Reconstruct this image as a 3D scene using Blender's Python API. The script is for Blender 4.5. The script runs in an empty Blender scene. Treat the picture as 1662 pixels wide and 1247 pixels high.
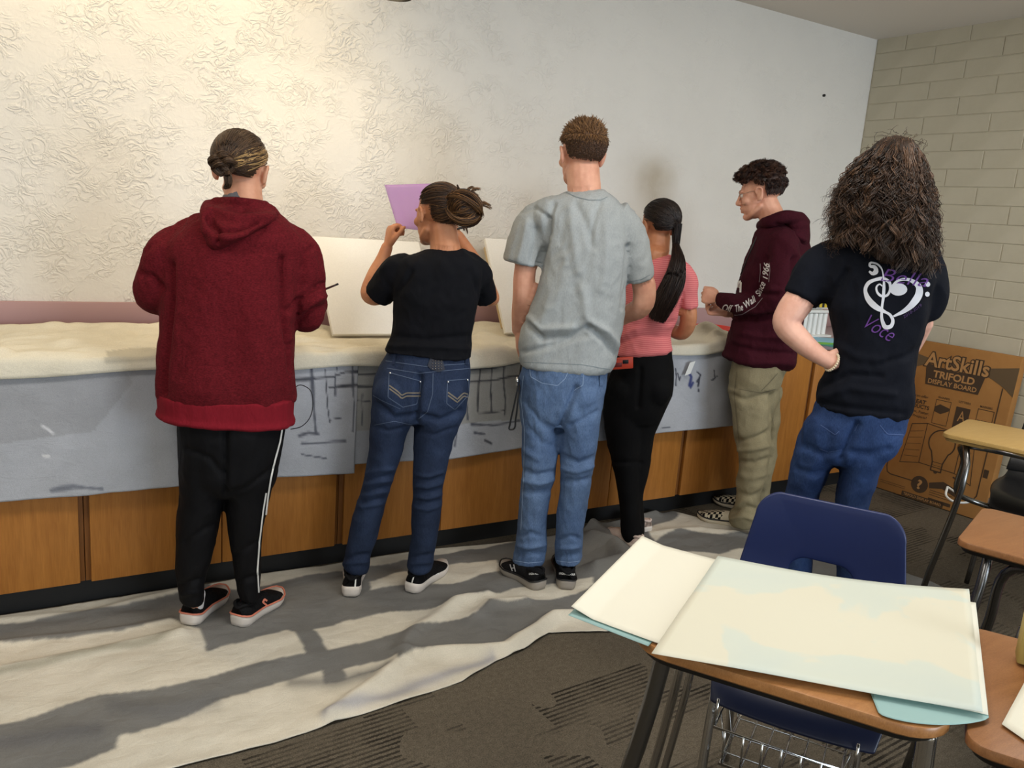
import bpy, bmesh, math, random
import numpy as np
from mathutils import Vector, Matrix
from mathutils.bvhtree import BVHTree

SC = bpy.context.scene
COL = SC.collection
rng = np.random.default_rng(7)
random.seed(7)

# ------------------------------------------------------------------ camera
W, H = 1662, 1247
FPX = 1329.4673
YAW, PITCH, ROLL = 0.551322, 0.204355, 0.07707
CAM = np.array([0.0, 0.0, 1.48])
_cy, _sy, _cp, _sp = math.cos(YAW), math.sin(YAW), math.cos(PITCH), math.sin(PITCH)
_f = np.array([_sy*_cp, _cy*_cp, -_sp])
_r0 = np.array([_cy, -_sy, 0.0])
_u0 = np.cross(_r0, _f)
_cr, _sr = math.cos(ROLL), math.sin(ROLL)
CR = _cr*_r0 + _sr*_u0
CU = -_sr*_r0 + _cr*_u0
CF = _f
cam_data = bpy.data.cameras.new('camera')
cam_data.sensor_fit = 'HORIZONTAL'
cam_data.sensor_width = 36.0
cam_data.lens = FPX / W * 36.0
cam_data.clip_start = 0.05
cam = bpy.data.objects.new('camera', cam_data)
COL.objects.link(cam)
cam.matrix_world = Matrix(((CR[0], CU[0], -CF[0], CAM[0]), (CR[1], CU[1], -CF[1], CAM[1]),
                           (CR[2], CU[2], -CF[2], CAM[2]), (0, 0, 0, 1)))
SC.camera = cam

# ------------------------------------------------------------------ world, lights, exposure
wd = bpy.data.worlds.new('world')
SC.world = wd
wd.use_nodes = True
wd.node_tree.nodes['Background'].inputs[0].default_value = (0.8, 0.88, 1.0, 1)
wd.node_tree.nodes['Background'].inputs[1].default_value = 0.15
SC.view_settings.view_transform = 'Standard'
SC.view_settings.look = 'None'
SC.view_settings.exposure = -0.36
SC.view_settings.gamma = 1.0
SC.view_settings.use_curve_mapping = False
SC.cycles.max_bounces = 6
SC.cycles.diffuse_bounces = 4

def area(name, loc, target, sx, sy, power, col):
    l = bpy.data.lights.new(name, 'AREA')
    l.shape = 'RECTANGLE'; l.size = sx; l.size_y = sy; l.energy = power; l.color = col
    o = bpy.data.objects.new(name, l); COL.objects.link(o)
    o.location = loc
    d = Vector(target) - Vector(loc)
    o.rotation_euler = d.to_track_quat('-Z', 'Y').to_euler()
    return o
def spot(name, loc, target, power, col, ang, blend, rad):
    l = bpy.data.lights.new(name, 'SPOT')
    l.energy = power; l.color = col; l.spot_size = math.radians(ang); l.spot_blend = blend; l.shadow_soft_size = rad
    o = bpy.data.objects.new(name, l); COL.objects.link(o); o.location = loc
    d = Vector(target) - Vector(loc)
    o.rotation_euler = d.to_track_quat('-Z', 'Y').to_euler()
    return o
WARM = (1.0, 0.80, 0.50); NEUT = (1.0, 0.955, 0.89); COOL = (0.74, 0.86, 1.0)
area('assumed_ceiling_light', (-0.9, 1.35, 2.69), (-0.9, 1.35, 0), 1.2, 0.6, 36, NEUT)  # these ceiling lights are assumed, added out of view with no fixtures built
area('assumed_ceiling_light', (1.5, 1.25, 2.69), (1.5, 1.25, 0), 1.2, 0.6, 36, NEUT)
area('assumed_ceiling_light', (3.6, 0.9, 2.69), (3.6, 0.9, 0), 1.2, 0.6, 30, NEUT)
area('assumed_ceiling_light', (-0.5, -2.2, 2.69), (-0.5, -2.2, 0), 1.2, 0.6, 26, NEUT)
area('assumed_ceiling_light', (2.6, -2.0, 2.69), (2.6, -2.0, 0), 1.2, 0.6, 26, NEUT)
area('assumed_daylight', (-1.5, -4.3, 1.5), (0.6, 3.0, 0.9), 3.6, 1.6, 70, COOL)  # added cool area light for assumed daylight; the wall has no window
area('assumed_daylight', (3.5, -4.3, 1.5), (3.5, 3.0, 1.2), 3.0, 1.6, 225, COOL)  # likewise added: bare area light, daylight assumed from behind the camera

# ------------------------------------------------------------------ helpers
def S(*c):
    if len(c) == 1: c = c[0]
    out = []
    for v in c[:3]:
        v = v/255.0
        out.append(v/12.92 if v <= 0.04045 else ((v+0.055)/1.055)**2.4)
    return (out[0], out[1], out[2], 1.0)

def ray(x, y): return CF + CR*((x-W/2)/FPX) - CU*((y-H/2)/FPX)
def on(x, y, axis, val):
    d = ray(x, y); return CAM + d*((val-CAM[axis])/d[axis])
def flr(x, y, z=0.0): return on(x, y, 2, z)
def proj(P):
    d = np.asarray(P, float) - CAM
    z = d @ CF
    return np.stack([W/2 + FPX*(d @ CR)/z, H/2 - FPX*(d @ CU)/z], -1)

ORIG = {}
def wpos(o): return ORIG.get(o.name, np.zeros(3))
def empty(name, loc, label, cat, group=None):
    o = bpy.data.objects.new(name, None); COL.objects.link(o)
    o.location = loc; o.empty_display_size = 0.1
    ORIG[o.name] = np.array(loc, float)
    o['label'] = label; o['category'] = cat
    if group: o['group'] = group
    return o
def tag(o, label=None, cat=None, group=None, kind=None):
    if label: o['label'] = label
    if cat: o['category'] = cat
    if group: o['group'] = group
    if kind: o['kind'] = kind
    return o
def obj(name, V, F, mat, parent=None, origin=None, smooth=True, sharp=None):
    """World-space verts -> one mesh object, parented without rotation."""
    V = np.asarray(V, float).reshape(-1, 3)
    if origin is None:
        origin = wpos(parent) if parent is not None else np.array([V[:, 0].mean(), V[:, 1].mean(), V[:, 2].min()])
    origin = np.asarray(origin, float)
    me = bpy.data.meshes.new(name)
    me.from_pydata((V-origin).tolist(), [], [list(map(int, f)) for f in F] if not isinstance(F, np.ndarray) else F.tolist())
    me.update()
    return link(name, me, mat, parent, origin, smooth, sharp)
def link(name, me, mat, parent=None, origin=(0, 0, 0), smooth=True, sharp=None):
    o = bpy.data.objects.new(name, me); COL.objects.link(o)
    origin = np.asarray(origin, float)
    ORIG[o.name] = origin
    if parent is not None:
        o.parent = parent; o.location = origin - wpos(parent)
    else:
        o.location = origin
    if mat is not None:
        me.materials.append(mat)
    me.polygons.foreach_set('use_smooth', [smooth]*len(me.polygons))
    if sharp: me.set_sharp_from_angle(angle=math.radians(sharp))
    return o

class MB:
    """Collects closed pieces of ONE mesh (world space)."""
    def __init__(s): s.V = []; s.F = []; s.n = 0
    def add(s, V, F):
        V = np.asarray(V, float).reshape(-1, 3)
        s.V.append(V); s.F += [[int(i)+s.n for i in f] for f in F]; s.n += len(V); return s
    def box(s, c, ax, ay, az, bev=0.0):
        """c centre; ax, ay, az half-extent vectors."""
        c, ax, ay, az = [np.asarray(v, float) for v in (c, ax, ay, az)]
        bm = bmesh.new(); bmesh.ops.create_cube(bm, size=2.0)
        L = [np.linalg.norm(v) for v in (ax, ay, az)]
        for v in bm.verts: v.co = Vector((v.co.x*L[0], v.co.y*L[1], v.co.z*L[2]))
        if bev: bmesh.ops.bevel(bm, geom=bm.edges[:], offset=min(bev, min(L)*0.9), segments=2, affect='EDGES', profile=0.5)
        V = np.array([v.co[:] for v in bm.verts])
        bm.verts.index_update()
        F = [[v.index for v in f.verts] for f in bm.faces]; bm.free()
        R = np.stack([ax/L[0], ay/L[1], az/L[2]])
        return s.add(c + V @ R, F)
    def aabox(s, lo, hi, bev=0.0):
        lo = np.array(lo, float); hi = np.array(hi, float); h = (hi-lo)/2
        return s.box((lo+hi)/2, (h[0], 0, 0), (0, h[1], 0), (0, 0, h[2]), bev)
    def tube(s, pts, r, n=10, sub=0, cap=True, closed=False):
        V, F = tube(pts, r, n, sub, cap, closed); return s.add(V, F)
    def build(s, name, mat, parent=None, smooth=True, sharp=35, origin=None):
        if not s.V: return None
        return obj(name, np.concatenate(s.V), s.F, mat, parent, origin, smooth, sharp)

def catmull(P, sub, closed=False):
    P = np.asarray(P, float); n = len(P)
    if sub <= 1 or n < 3: 
        if n == 2 and sub > 1:
            t = np.linspace(0, 1, sub+1)[:, None]; return P[0]*(1-t)+P[1]*t
        return P
    out = []
    rngn = n if closed else n-1
    def tang(i):       # chord-length aware tangent, no overshoot on uneven spacing
        a, b, c = (P[(i-1) % n], P[i % n], P[(i+1) % n]) if closed else (P[max(i-1, 0)], P[i], P[min(i+1, n-1)])
        d0 = np.linalg.norm((b-a)[:3])+1e-9; d1 = np.linalg.norm((c-b)[:3])+1e-9
        if not closed and i == 0: return (c-b)/d1
        if not closed and i == n-1: return (b-a)/d0
        return ((b-a)/d0*d1+(c-b)/d1*d0)/(d0+d1)
    Tn = [tang(i) for i in range(n)]
    for i in range(rngn):
        p1 = P[i]; p2 = P[(i+1) % n]; L = np.linalg.norm((p2-p1)[:3]); m1 = Tn[i]*L; m2 = Tn[(i+1) % n]*L
        for k in range(sub):
            t = k/sub
            out.append((2*t**3-3*t*t+1)*p1+(t**3-2*t*t+t)*m1+(-2*t**3+3*t*t)*p2+(t**3-t*t)*m2)
    if not closed: out.append(P[-1])
    return np.array(out)
def frames(P, closed=False):
    T = np.gradient(P, axis=0) if not closed else np.roll(P, -1, 0)-np.roll(P, 1, 0)
    T /= np.linalg.norm(T, axis=1)[:, None]+1e-12
    a = np.array([0, 0, 1.0]) if abs(T[0][2]) < 0.9 else np.array([1.0, 0, 0])
    N = np.zeros_like(P); nrm = np.cross(T[0], a); nrm /= np.linalg.norm(nrm)
    for i in range(len(P)):
        nrm = nrm - T[i]*(nrm @ T[i]); nrm /= np.linalg.norm(nrm)+1e-12
        N[i] = nrm
    return T, N, np.cross(T, N)
def tube(pts, r, n=10, sub=0, cap=True, closed=False, dome=False):
    P = np.asarray(pts, float)
    r = np.full(len(P), r, float) if np.isscalar(r) else np.asarray(r, float)
    if sub:
        Q = catmull(np.c_[P, r], sub, closed); P = Q[:, :3]; r = Q[:, 3]
    if dome:   # rounded ends
        T = np.gradient(P, axis=0); T /= np.linalg.norm(T, axis=1)[:, None]
        ang = np.radians([80, 60, 40, 20])
        h = [P[0]-T[0]*r[0]*math.sin(a) for a in ang]; hr = [r[0]*math.cos(a) for a in ang]
        e = [P[-1]+T[-1]*r[-1]*math.sin(a) for a in ang[::-1]]; er = [r[-1]*math.cos(a) for a in ang[::-1]]
        P = np.concatenate([h, P, e]); r = np.concatenate([hr, r, er])
    T, N, B = frames(P, closed)
    a = np.arange(n)*2*np.pi/n
    V = P[:, None]+r[:, None, None]*(np.cos(a)[None, :, None]*N[:, None]+np.sin(a)[None, :, None]*B[:, None])
    m = len(P); V = V.reshape(-1, 3)
    F = grid_faces(m, n, closed)
    F = F.tolist()
    if cap and not closed:
        F.append(list(range(n))[::-1]); F.append([(m-1)*n+k for k in range(n)])
    return V, F
def grid_faces(m, n, closed=False, wrap=True):
    """m rings of n verts; wrap joins the ring."""
    i = np.arange(m if closed else m-1)[:, None]; k = np.arange(n if wrap else n-1)[None]
    a = i*n+k; b = i*n+(k+1) % n; i2 = (i+1) % m
    c = i2*n+(k+1) % n; d = i2*n+k
    return np.stack([a, b, c, d], -1).reshape(-1, 4)
def loft(C, A, B, n=28, ex=2.0, sub=4, cap=True):
    """rings of centre C, half-axes A, B (vectors); superellipse exponent ex."""
    Q = catmull(np.concatenate([np.asarray(C, float), np.asarray(A, float), np.asarray(B, float)], 1), sub)
    C, A, B = Q[:, :3], Q[:, 3:6], Q[:, 6:9]
    t = np.arange(n)*2*np.pi/n
    c = np.sign(np.cos(t))*np.abs(np.cos(t))**(2/ex); s = np.sign(np.sin(t))*np.abs(np.sin(t))**(2/ex)
    V = (C[:, None]+c[None, :, None]*A[:, None]+s[None, :, None]*B[:, None]).reshape(-1, 3)
    F = grid_faces(len(C), n).tolist()
    if cap:
        F.append(list(range(n))[::-1]); F.append([(len(C)-1)*n+k for k in range(n)])
    return V, F
def ellipsoid(c, r, R=None, nu=16, nv=10):
    th = np.linspace(0, np.pi, nv+1)[1:-1]; ph = np.arange(nu)*2*np.pi/nu
    V = np.stack([np.sin(th)[:, None]*np.cos(ph), np.sin(th)[:, None]*np.sin(ph), np.cos(th)[:, None]*np.ones(nu)], -1).reshape(-1, 3)
    V = np.concatenate([V, [[0, 0, 1], [0, 0, -1]]])*np.asarray(r, float)
    F = [list(reversed(f)) for f in grid_faces(nv-1, nu).tolist()]; t = (nv-1)*nu
    F = grid_faces(nv-1, nu)[:, ::-1].tolist()
    for k in range(nu):
        F.append([t, k, (k+1) % nu]); F.append([t+1, (nv-2)*nu+(k+1) % nu, (nv-2)*nu+k])
    F = [f[::1] for f in F]
    if R is not None: V = V @ np.asarray(R, float)
    return np.asarray(c, float)+V, F

def remesh(parts, voxel, smooth=3, fac=0.5):
    V = []; F = []; n = 0
    for v, f in parts:
        v = np.asarray(v, float); V.append(v); F += [[int(i)+n for i in q] for q in f]; n += len(v)
    me = bpy.data.meshes.new('t'); me.from_pydata(np.concatenate(V).tolist(), [], F)
    bm = bmesh.new(); bm.from_mesh(me)
    bmesh.ops.triangulate(bm, faces=bm.faces[:])
    bmesh.ops.recalc_face_normals(bm, faces=bm.faces[:]); bm.to_mesh(me); bm.free()
    o = bpy.data.objects.new('t', me); COL.objects.link(o)
    m = o.modifiers.new('r', 'REMESH'); m.mode = 'VOXEL'; m.voxel_size = voxel
    if smooth:
        s = o.modifiers.new('s', 'SMOOTH'); s.factor = fac; s.iterations = smooth
    dg = bpy.context.evaluated_depsgraph_get(); dg.update()
    r = bpy.data.meshes.new_from_object(o.evaluated_get(dg))
    bpy.data.objects.remove(o); bpy.data.meshes.remove(me)
    Vn = np.empty(len(r.vertices)*3); r.vertices.foreach_get('co', Vn)
    return r, Vn.reshape(-1, 3)
def mesh_normals(me):
    N = np.empty(len(me.vertices)*3); me.vertices.foreach_get('normal', N); return N.reshape(-1, 3)
def set_co(me, V):
    me.vertices.foreach_set('co', np.ascontiguousarray(V, dtype=np.float32).ravel()); me.update()

def waves(V, n, k, seed, stretch=(1, 1, 1), spread=0.5):
    """cheap smooth noise in about [-1, 1]"""
    g = np.random.default_rng(seed); out = np.zeros(len(V)); X = V/np.asarray(stretch, float)
    for i in range(n):
        d = g.normal(size=3); d /= np.linalg.norm(d); kk = k*(1+spread*(g.random()*2-1))
        out += np.sin(X @ d*kk+g.random()*6.28+1.3*np.sin(X @ np.roll(d, 1)*kk*0.6+g.random()*6.28))
    return out/math.sqrt(n)

# ------------------------------------------------------------------ materials
def mat(name, col, rough=0.6, metal=0.0, spec=0.5):
    m = bpy.data.materials.new(name); m.use_nodes = True
    b = m.node_tree.nodes['Principled BSDF']
    b.inputs['Base Color'].default_value = col; b.inputs['Roughness'].default_value = rough
    b.inputs['Metallic'].default_value = metal
    b.inputs['Specular IOR Level'].default_value = spec
    return m
class N:
    def __init__(s, m):
        s.m = m; s.t = m.node_tree; s.b = s.t.nodes['Principled BSDF']
        s.tc = s.t.nodes.new('ShaderNodeTexCoord')
    def new(s, typ, **kw):
        n = s.t.nodes.new(typ)
        for k, v in kw.items():
            if k in n.inputs.keys() if hasattr(n.inputs, 'keys') else False: n.inputs[k].default_value = v
            else: setattr(n, k, v)
        return n
    def l(s, a, b): s.t.links.new(a, b)
    def mapping(s, scale=(1, 1, 1), rot=(0, 0, 0), src='Object', loc=(0, 0, 0)):
        mp = s.t.nodes.new('ShaderNodeMapping'); mp.inputs['Scale'].default_value = scale; mp.inputs['Rotation'].default_value = rot
        mp.inputs['Location'].default_value = loc
        s.l(s.tc.outputs[src], mp.inputs['Vector']); return mp.outputs[0]
    def noise(s, vec, scale, detail=4, rough=0.55, dist=0.0):
        n = s.t.nodes.new('ShaderNodeTexNoise'); n.inputs['Scale'].default_value = scale
        n.inputs['Detail'].default_value = detail; n.inputs['Roughness'].default_value = rough; n.inputs['Distortion'].default_value = dist
        s.l(vec, n.inputs['Vector']); return n.outputs['Fac']
    def ramp(s, fac, stops):
        r = s.t.nodes.new('ShaderNodeValToRGB'); e = r.color_ramp.elements
        while len(e) < len(stops): e.new(0.5)
        for q, (p, c) in zip(e, stops): q.position = p; q.color = c
        s.l(fac, r.inputs['Fac']); return r.outputs['Color']
    def mix(s, fac, a, b, mode='MIX'):
        n = s.t.nodes.new('ShaderNodeMix'); n.data_type = 'RGBA'; n.blend_type = mode
        for sock, v in ((n.inputs[0], fac), (n.inputs[6], a), (n.inputs[7], b)):
            if hasattr(v, 'is_linked') or hasattr(v, 'links'): s.l(v, sock)
            else: sock.default_value = v
        return n.outputs[2]
    def math(s, op, a, b=0.0, c=None):
        n = s.t.nodes.new('ShaderNodeMath'); n.operation = op
        for sock, v in zip(n.inputs, (a, b) if c is None else (a, b, c)):
            if hasattr(v, 'links'): s.l(v, sock)
            else: sock.default_value = v
        return n.outputs[0]
    def bump(s, h, strength=0.3, dist=0.01):
        n = s.t.nodes.new('ShaderNodeBump'); n.inputs['Strength'].default_value = strength; n.inputs['Distance'].default_value = dist
        s.l(h, n.inputs['Height']); s.l(n.outputs[0], s.b.inputs['Normal']); return n
    def base(s, c): s.l(c, s.b.inputs['Base Color'])
    def attr(s, name):
        n = s.t.nodes.new('ShaderNodeAttribute'); n.attribute_name = name; return n
def shade(c, k): return (min(c[0]*k, 1), min(c[1]*k, 1), min(c[2]*k, 1), 1)

def fabric(name, col, var=0.18, vscale=14, weave=900, bump=0.12, rough=0.9, streak=(1, 1, 1), fine=0.15, wrinkle=1.0):
    m = mat(name, col, rough, spec=0.15); n = N(m)
    v = n.mapping(streak)
    a = n.noise(v, vscale, 4); b = n.noise(v, weave*0.35, 2)
    c = n.ramp(a, [(0.3, shade(col, 1-var)), (0.7, shade(col, 1+var))])
    d = n.ramp(b, [(0.3, shade((1, 1, 1, 1), 1-fine)), (0.7, (1, 1, 1, 1))])
    n.base(n.mix(1.0, c, d, 'MULTIPLY'))
    wr = n.noise(n.mapping((1, 1, 0.55)), 26, 3, 0.5, 1.2)
    n.bump(n.math('ADD', n.math('MULTIPLY', b, 0.25), n.math('MULTIPLY', wr, 1.6*wrinkle)), bump*2.5, 0.006)
    return m
def denim(name, dark, light, fade=0.5, vs=5):
    m = mat(name, dark, 0.85, spec=0.15); n = N(m)
    v = n.mapping(); a = n.noise(v, vs, 5, 0.6); w = n.noise(n.mapping((1, 1, 0.25)), 420, 2)
    c = n.ramp(a, [(0.5-0.5*fade, dark), (0.5+0.5*fade, light)])
    d = n.ramp(w, [(0.3, (0.62, 0.66, 0.72, 1)), (0.7, (1.08, 1.06, 1.04, 1))])
    wr = n.noise(n.mapping((1, 1, 0.6)), 30, 3, 0.5, 1.4); n.base(n.mix(1.0, c, d, 'MULTIPLY')); n.bump(n.math('ADD', n.math('MULTIPLY', w, 0.2), n.math('MULTIPLY', wr, 1.5)), 0.3, 0.006)
    return m
def skin(name, col):
    m = mat(name, col, 0.5, spec=0.35); n = N(m)
    a = n.noise(n.mapping(), 22, 4); f = n.noise(n.mapping(), 500, 2)
    n.base(n.ramp(a, [(0.3, (col[0]*0.9, col[1]*0.8, col[2]*0.78, 1)), (0.7, shade(col, 1.08))]))
    n.bump(f, 0.05, 0.001)
    n.b.inputs['Subsurface Weight'].default_value = 0.08
    n.b.inputs['Subsurface Radius'].default_value = (0.01, 0.004, 0.002)
    return m
def hairmat(name):
    m = mat(name, (0.05, 0.03, 0.02, 1), 0.45, spec=0.4); n = N(m)
    at = n.attr('tint'); s = n.noise(n.mapping(), 160, 2)
    n.base(n.mix(1.0, at.outputs['Color'], n.ramp(s, [(0.3, (0.7, 0.7, 0.7, 1)), (0.75, (1.2, 1.2, 1.2, 1))]), 'MULTIPLY'))
    return m
def wood(name, c1, c2, scale=(3, 3, 0.35), rough=0.45, spec=0.4):
    m = mat(name, c1, rough, spec=spec); n = N(m)
    v = n.mapping(scale); a = n.noise(v, 9, 6, 0.6, 0.6); f = n.noise(n.mapping((scale[0]*30, scale[1]*30, scale[2]*6)), 4, 3)
    c = n.ramp(a, [(0.3, c1), (0.7, c2)])
    n.base(n.mix(1.0, c, n.ramp(f, [(0.35, (0.86, 0.84, 0.82, 1)), (0.65, (1.05, 1.05, 1.05, 1))]), 'MULTIPLY'))
    n.bump(f, 0.05, 0.002)
    return m
M_chrome = mat('chrome', (0.62, 0.62, 0.62, 1), 0.16, 1.0)
M_black = mat('black_plastic', S(22, 22, 24), 0.45)
M_white = mat('white_plastic', S(232, 232, 228), 0.4)
# ================================================================== ROOM
XW, YW, ZC = 4.72, 3.60, 2.726      # right wall, back wall, ceiling
X0, Y0 = -3.2, -4.6
YF = 3.0                             # cabinet door face
def struct(o): o['kind'] = 'structure'; return o

# --- carpet floor
m = mat('carpet', S(72, 64, 52), 0.95, spec=0.1); n = N(m)
RZ = (0, 0, math.radians(-4))
big = n.noise(n.mapping(), 2.2, 3); fine = n.noise(n.mapping(), 260, 3); mid = n.noise(n.mapping(), 60, 3)
c = n.ramp(big, [(0.3, S(92, 85, 74)), (0.7, S(106, 98, 85))])
c = n.mix(1.0, c, n.ramp(fine, [(0.3, (0.55, 0.55, 0.55, 1)), (0.7, (1.3, 1.28, 1.25, 1))]), 'MULTIPLY')
c = n.mix(0.6, c, n.ramp(mid, [(0.35, (0.75, 0.75, 0.75, 1)), (0.65, (1.15, 1.15, 1.15, 1))]), 'MULTIPLY')
bt = n.t.nodes.new('ShaderNodeTexBrick'); n.l(n.mapping((1, 1, 1), RZ), bt.inputs['Vector'])
bt.inputs['Color1'].default_value = (0, 0, 0, 1); bt.inputs['Color2'].default_value = (1, 1, 1, 1); bt.inputs['Mortar'].default_value = (0, 0, 0, 1)
bt.inputs['Scale'].default_value = 1.0; bt.inputs['Brick Width'].default_value = 0.24; bt.inputs['Row Height'].default_value = 0.15
bt.inputs['Mortar Size'].default_value = 0.0
patch = n.math('GREATER_THAN', bt.outputs['Color'], 0.5)
patch_n = n.math('GREATER_THAN', n.noise(n.mapping((1, 1, 1), RZ, loc=(3.1, 1.2, 0)), 3.0, 1), 0.42)
patch = n.math('MULTIPLY', patch, patch_n)
wv = n.t.nodes.new('ShaderNodeTexWave'); wv.wave_type = 'BANDS'; wv.bands_direction = 'Y'; n.l(n.mapping((1, 1, 1), RZ), wv.inputs['Vector'])
wv.inputs['Scale'].default_value = 17; wv.inputs['Distortion'].default_value = 1.2; wv.inputs['Detail'].default_value = 1; wv.inputs['Detail Scale'].default_value = 9
line = n.math('MULTIPLY', n.math('LESS_THAN', wv.outputs['Fac'], 0.42), patch)
line = n.math('MULTIPLY', line, n.ramp(n.noise(n.mapping(), 5, 2), [(0.35, (0.15,)*3+(1,)), (0.6, (1, 1, 1, 1))]))
n.base(n.mix(n.math('MULTIPLY', line, 0.85), c, S(30, 27, 23)))
n.bump(n.math('SUBTRACT', n.math('ADD', fine, mid), n.math('MULTIPLY', line, 2.0)), 0.6, 0.006)
struct(obj('floor', [(X0, Y0, 0), (XW, Y0, 0), (XW, YW, 0), (X0, YW, 0)], [(0, 1, 2, 3)], m, origin=(0, 0, 0)))

# --- trowelled back wall
def plaster(name, col, strength):
    m = mat(name, col, 0.55, spec=0.25); n = N(m)
    v = n.mapping((1, 1, 1.15))
    a = n.noise(v, 17, 3, 0.5, 1.6); b = n.noise(v, 42, 3, 0.5, 0.8); big = n.noise(n.mapping(), 1.6, 3)
    ridge = n.ramp(n.math('ABSOLUTE', n.math('SUBTRACT', a, 0.5)), [(0.0, (1, 1, 1, 1)), (0.09, (0.15,)*3+(1,)), (0.3, (0, 0, 0, 1))])
    spots = n.ramp(n.noise(v, 6, 2), [(0.40, (0, 0, 0, 1)), (0.62, (1, 1, 1, 1))])
    basec = n.ramp(big, [(0.3, shade(col, 0.96)), (0.7, shade(col, 1.03))])
    sp = on(1065, 300, 1, YW); vd = n.t.nodes.new('ShaderNodeVectorMath'); vd.operation = 'DISTANCE'; n.l(n.tc.outputs['Object'], vd.inputs[0]); vd.inputs[1].default_value = (sp[0], 0, sp[2])
    stain = n.math('MULTIPLY', n.ramp(vd.outputs['Value'], [(0.05, (1, 1, 1, 1)), (0.17, (0, 0, 0, 1))]), n.math('MULTIPLY', n.noise(n.mapping(), 7, 4), 0.75))   # tan smudge on the paint
    n.base(n.mix(stain, basec, S(176, 160, 128)))
    hgt = n.math('ADD', n.math('MULTIPLY', ridge, spots), n.math('MULTIPLY', b, 0.35))
    sx_ = n.t.nodes.new('ShaderNodeSeparateXYZ'); n.l(n.tc.outputs['Object'], sx_.inputs[0])
    worn = n.ramp(n.math('DIVIDE', sx_.outputs[0], 4.7), [(0.28, (1, 1, 1, 1)), (0.58, (0.22, 0.22, 0.22, 1))])   # trowel relief is heavier on the left half
    n.bump(n.math('MULTIPLY', hgt, worn), strength, 0.012)
    return m
struct(obj('wall_back', [(X0, YW, 0), (XW, YW, 0), (XW, YW, ZC), (X0, YW, ZC)], [(0, 1, 2, 3)], plaster('wall_plaster', S(230, 226, 218), 0.48), origin=(0, YW, 0)))
Mw = mat('wall_paint', S(222, 214, 190), 0.6)
struct(obj('wall_left', [(X0, Y0, 0), (X0, YW, 0), (X0, YW, ZC), (X0, Y0, ZC)], [(0, 1, 2, 3)], Mw))
struct(obj('wall_front', [(X0, Y0, 0), (X0, Y0, ZC), (XW, Y0, ZC), (XW, Y0, 0)], [(0, 1, 2, 3)], Mw))
m = mat('ceiling_paint', S(222, 216, 206), 0.8); n = N(m)
n.bump(n.noise(n.mapping(), 60, 3), 0.15, 0.004)
struct(obj('ceiling', [(X0, Y0, ZC), (X0, YW, ZC), (XW, YW, ZC), (XW, Y0, ZC)], [(0, 1, 2, 3)], m))

# --- right wall of painted concrete blocks (each block its own piece)
mort = mat('wall_mortar', S(204, 197, 176), 0.7)
wr = struct(obj('wall_right', [(XW, Y0, 0), (XW, YW, 0), (XW, YW, ZC), (XW, Y0, ZC)], [(0, 3, 2, 1)], mort, origin=(XW, 0, 0)))
mb = mat('wall_block', S(214, 206, 180), 0.55, spec=0.3); n = N(mb)
n.base(n.ramp(n.noise(n.mapping(), 5, 3), [(0.3, S(196, 189, 167)), (0.7, S(206, 199, 178))]))
n.bump(n.noise(n.mapping(), 70, 3), 0.2, 0.004)
BL, BH, JT = 0.406, 0.1015, 0.005
def block_mesh(length):
    q = MB(); q.box((0, 0, 0), (0.004, 0, 0), (0, length/2-JT/2, 0), (0, 0, BH/2-JT/2), 0.0025)
    me = bpy.data.meshes.new('block'); me.from_pydata(np.concatenate(q.V).tolist(), [], q.F); me.update()
    me.materials.append(mb); return me
bm_full = block_mesh(BL); bm_half = block_mesh(BL/2)
for r in range(27):
    y = YW-0.006 - (0 if r % 2 else BL/2)
    if r % 2 == 0:
        o = bpy.data.objects.new('block', bm_half); COL.objects.link(o); o.parent = wr
        o.location = (-0.001, YW-0.006-BL/4, BH*(r+0.5))
    k = 0
    while y-BL > 0.9:
        o = bpy.data.objects.new('block', bm_full); COL.objects.link(o); o.parent = wr
        o.location = (-0.0008+0.0005*math.sin(r*7+k*3), y-BL/2, BH*(r+0.5))
        y -= BL; k += 1

# --- mauve splash strip along the back wall
m = mat('mauve_laminate', S(176, 140, 138), 0.5)
q = MB(); q.aabox((X0, YW-0.02, 0.90), (XW, YW, 1.018), 0.003)
struct(q.build('trim_1', m))

# --- small dark hole / nail in the wall
q = MB(); P = on(1337, 155, 1, YW-0.004); q.tube([P+(0, 0.004, 0), P-(0, 0.008, 0)], 0.008, 8)
tag(q.build('wall_hook', M_black), 'small dark wall hook high on the white wall near the corner', 'hook')
q = MB(); P = on(1092, 8, 1, YW-0.003)

# --- ceiling can light at the top of the frame, plus assumed spots washing the wall with warm light
canP = np.array([1.217, 2.99, 2.213])
cl = empty('spot_lamp', canP, 'dark round spot lamp hanging from the ceiling above the leaning canvas', 'lamp')
V, F = tube([canP, canP+(0, 0, 0.02), canP+(0, 0, 0.16), canP+(0, 0, 0.17)], [0.058, 0.062, 0.062, 0.03], 28, cap=False)
obj('lamp_shade', V, F, mat('lamp_black', S(30, 29, 28), 0.4), cl)
q = MB(); q.tube([canP+(0, 0, 0.165), canP+(0, 0, ZC-canP[2])], 0.008, 10); q.build('stem', M_black, cl)
q = MB(); q.tube([canP+(0, 0, ZC-canP[2]-0.02), canP+(0, 0, ZC-canP[2])], 0.055, 24); q.build('ceiling_plate', M_black, cl)
mbulb = mat('bulb_glow', (1, 0.85, 0.6, 1), 0.5)
mbulb.node_tree.nodes['Principled BSDF'].inputs['Emission Color'].default_value = (1, 0.8, 0.5, 1)
mbulb.node_tree.nodes['Principled BSDF'].inputs['Emission Strength'].default_value = 6
V, F = ellipsoid(canP+(0, 0, 0.05), (0.035, 0.035, 0.04)); obj('bulb', V, F, mbulb, cl)
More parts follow.
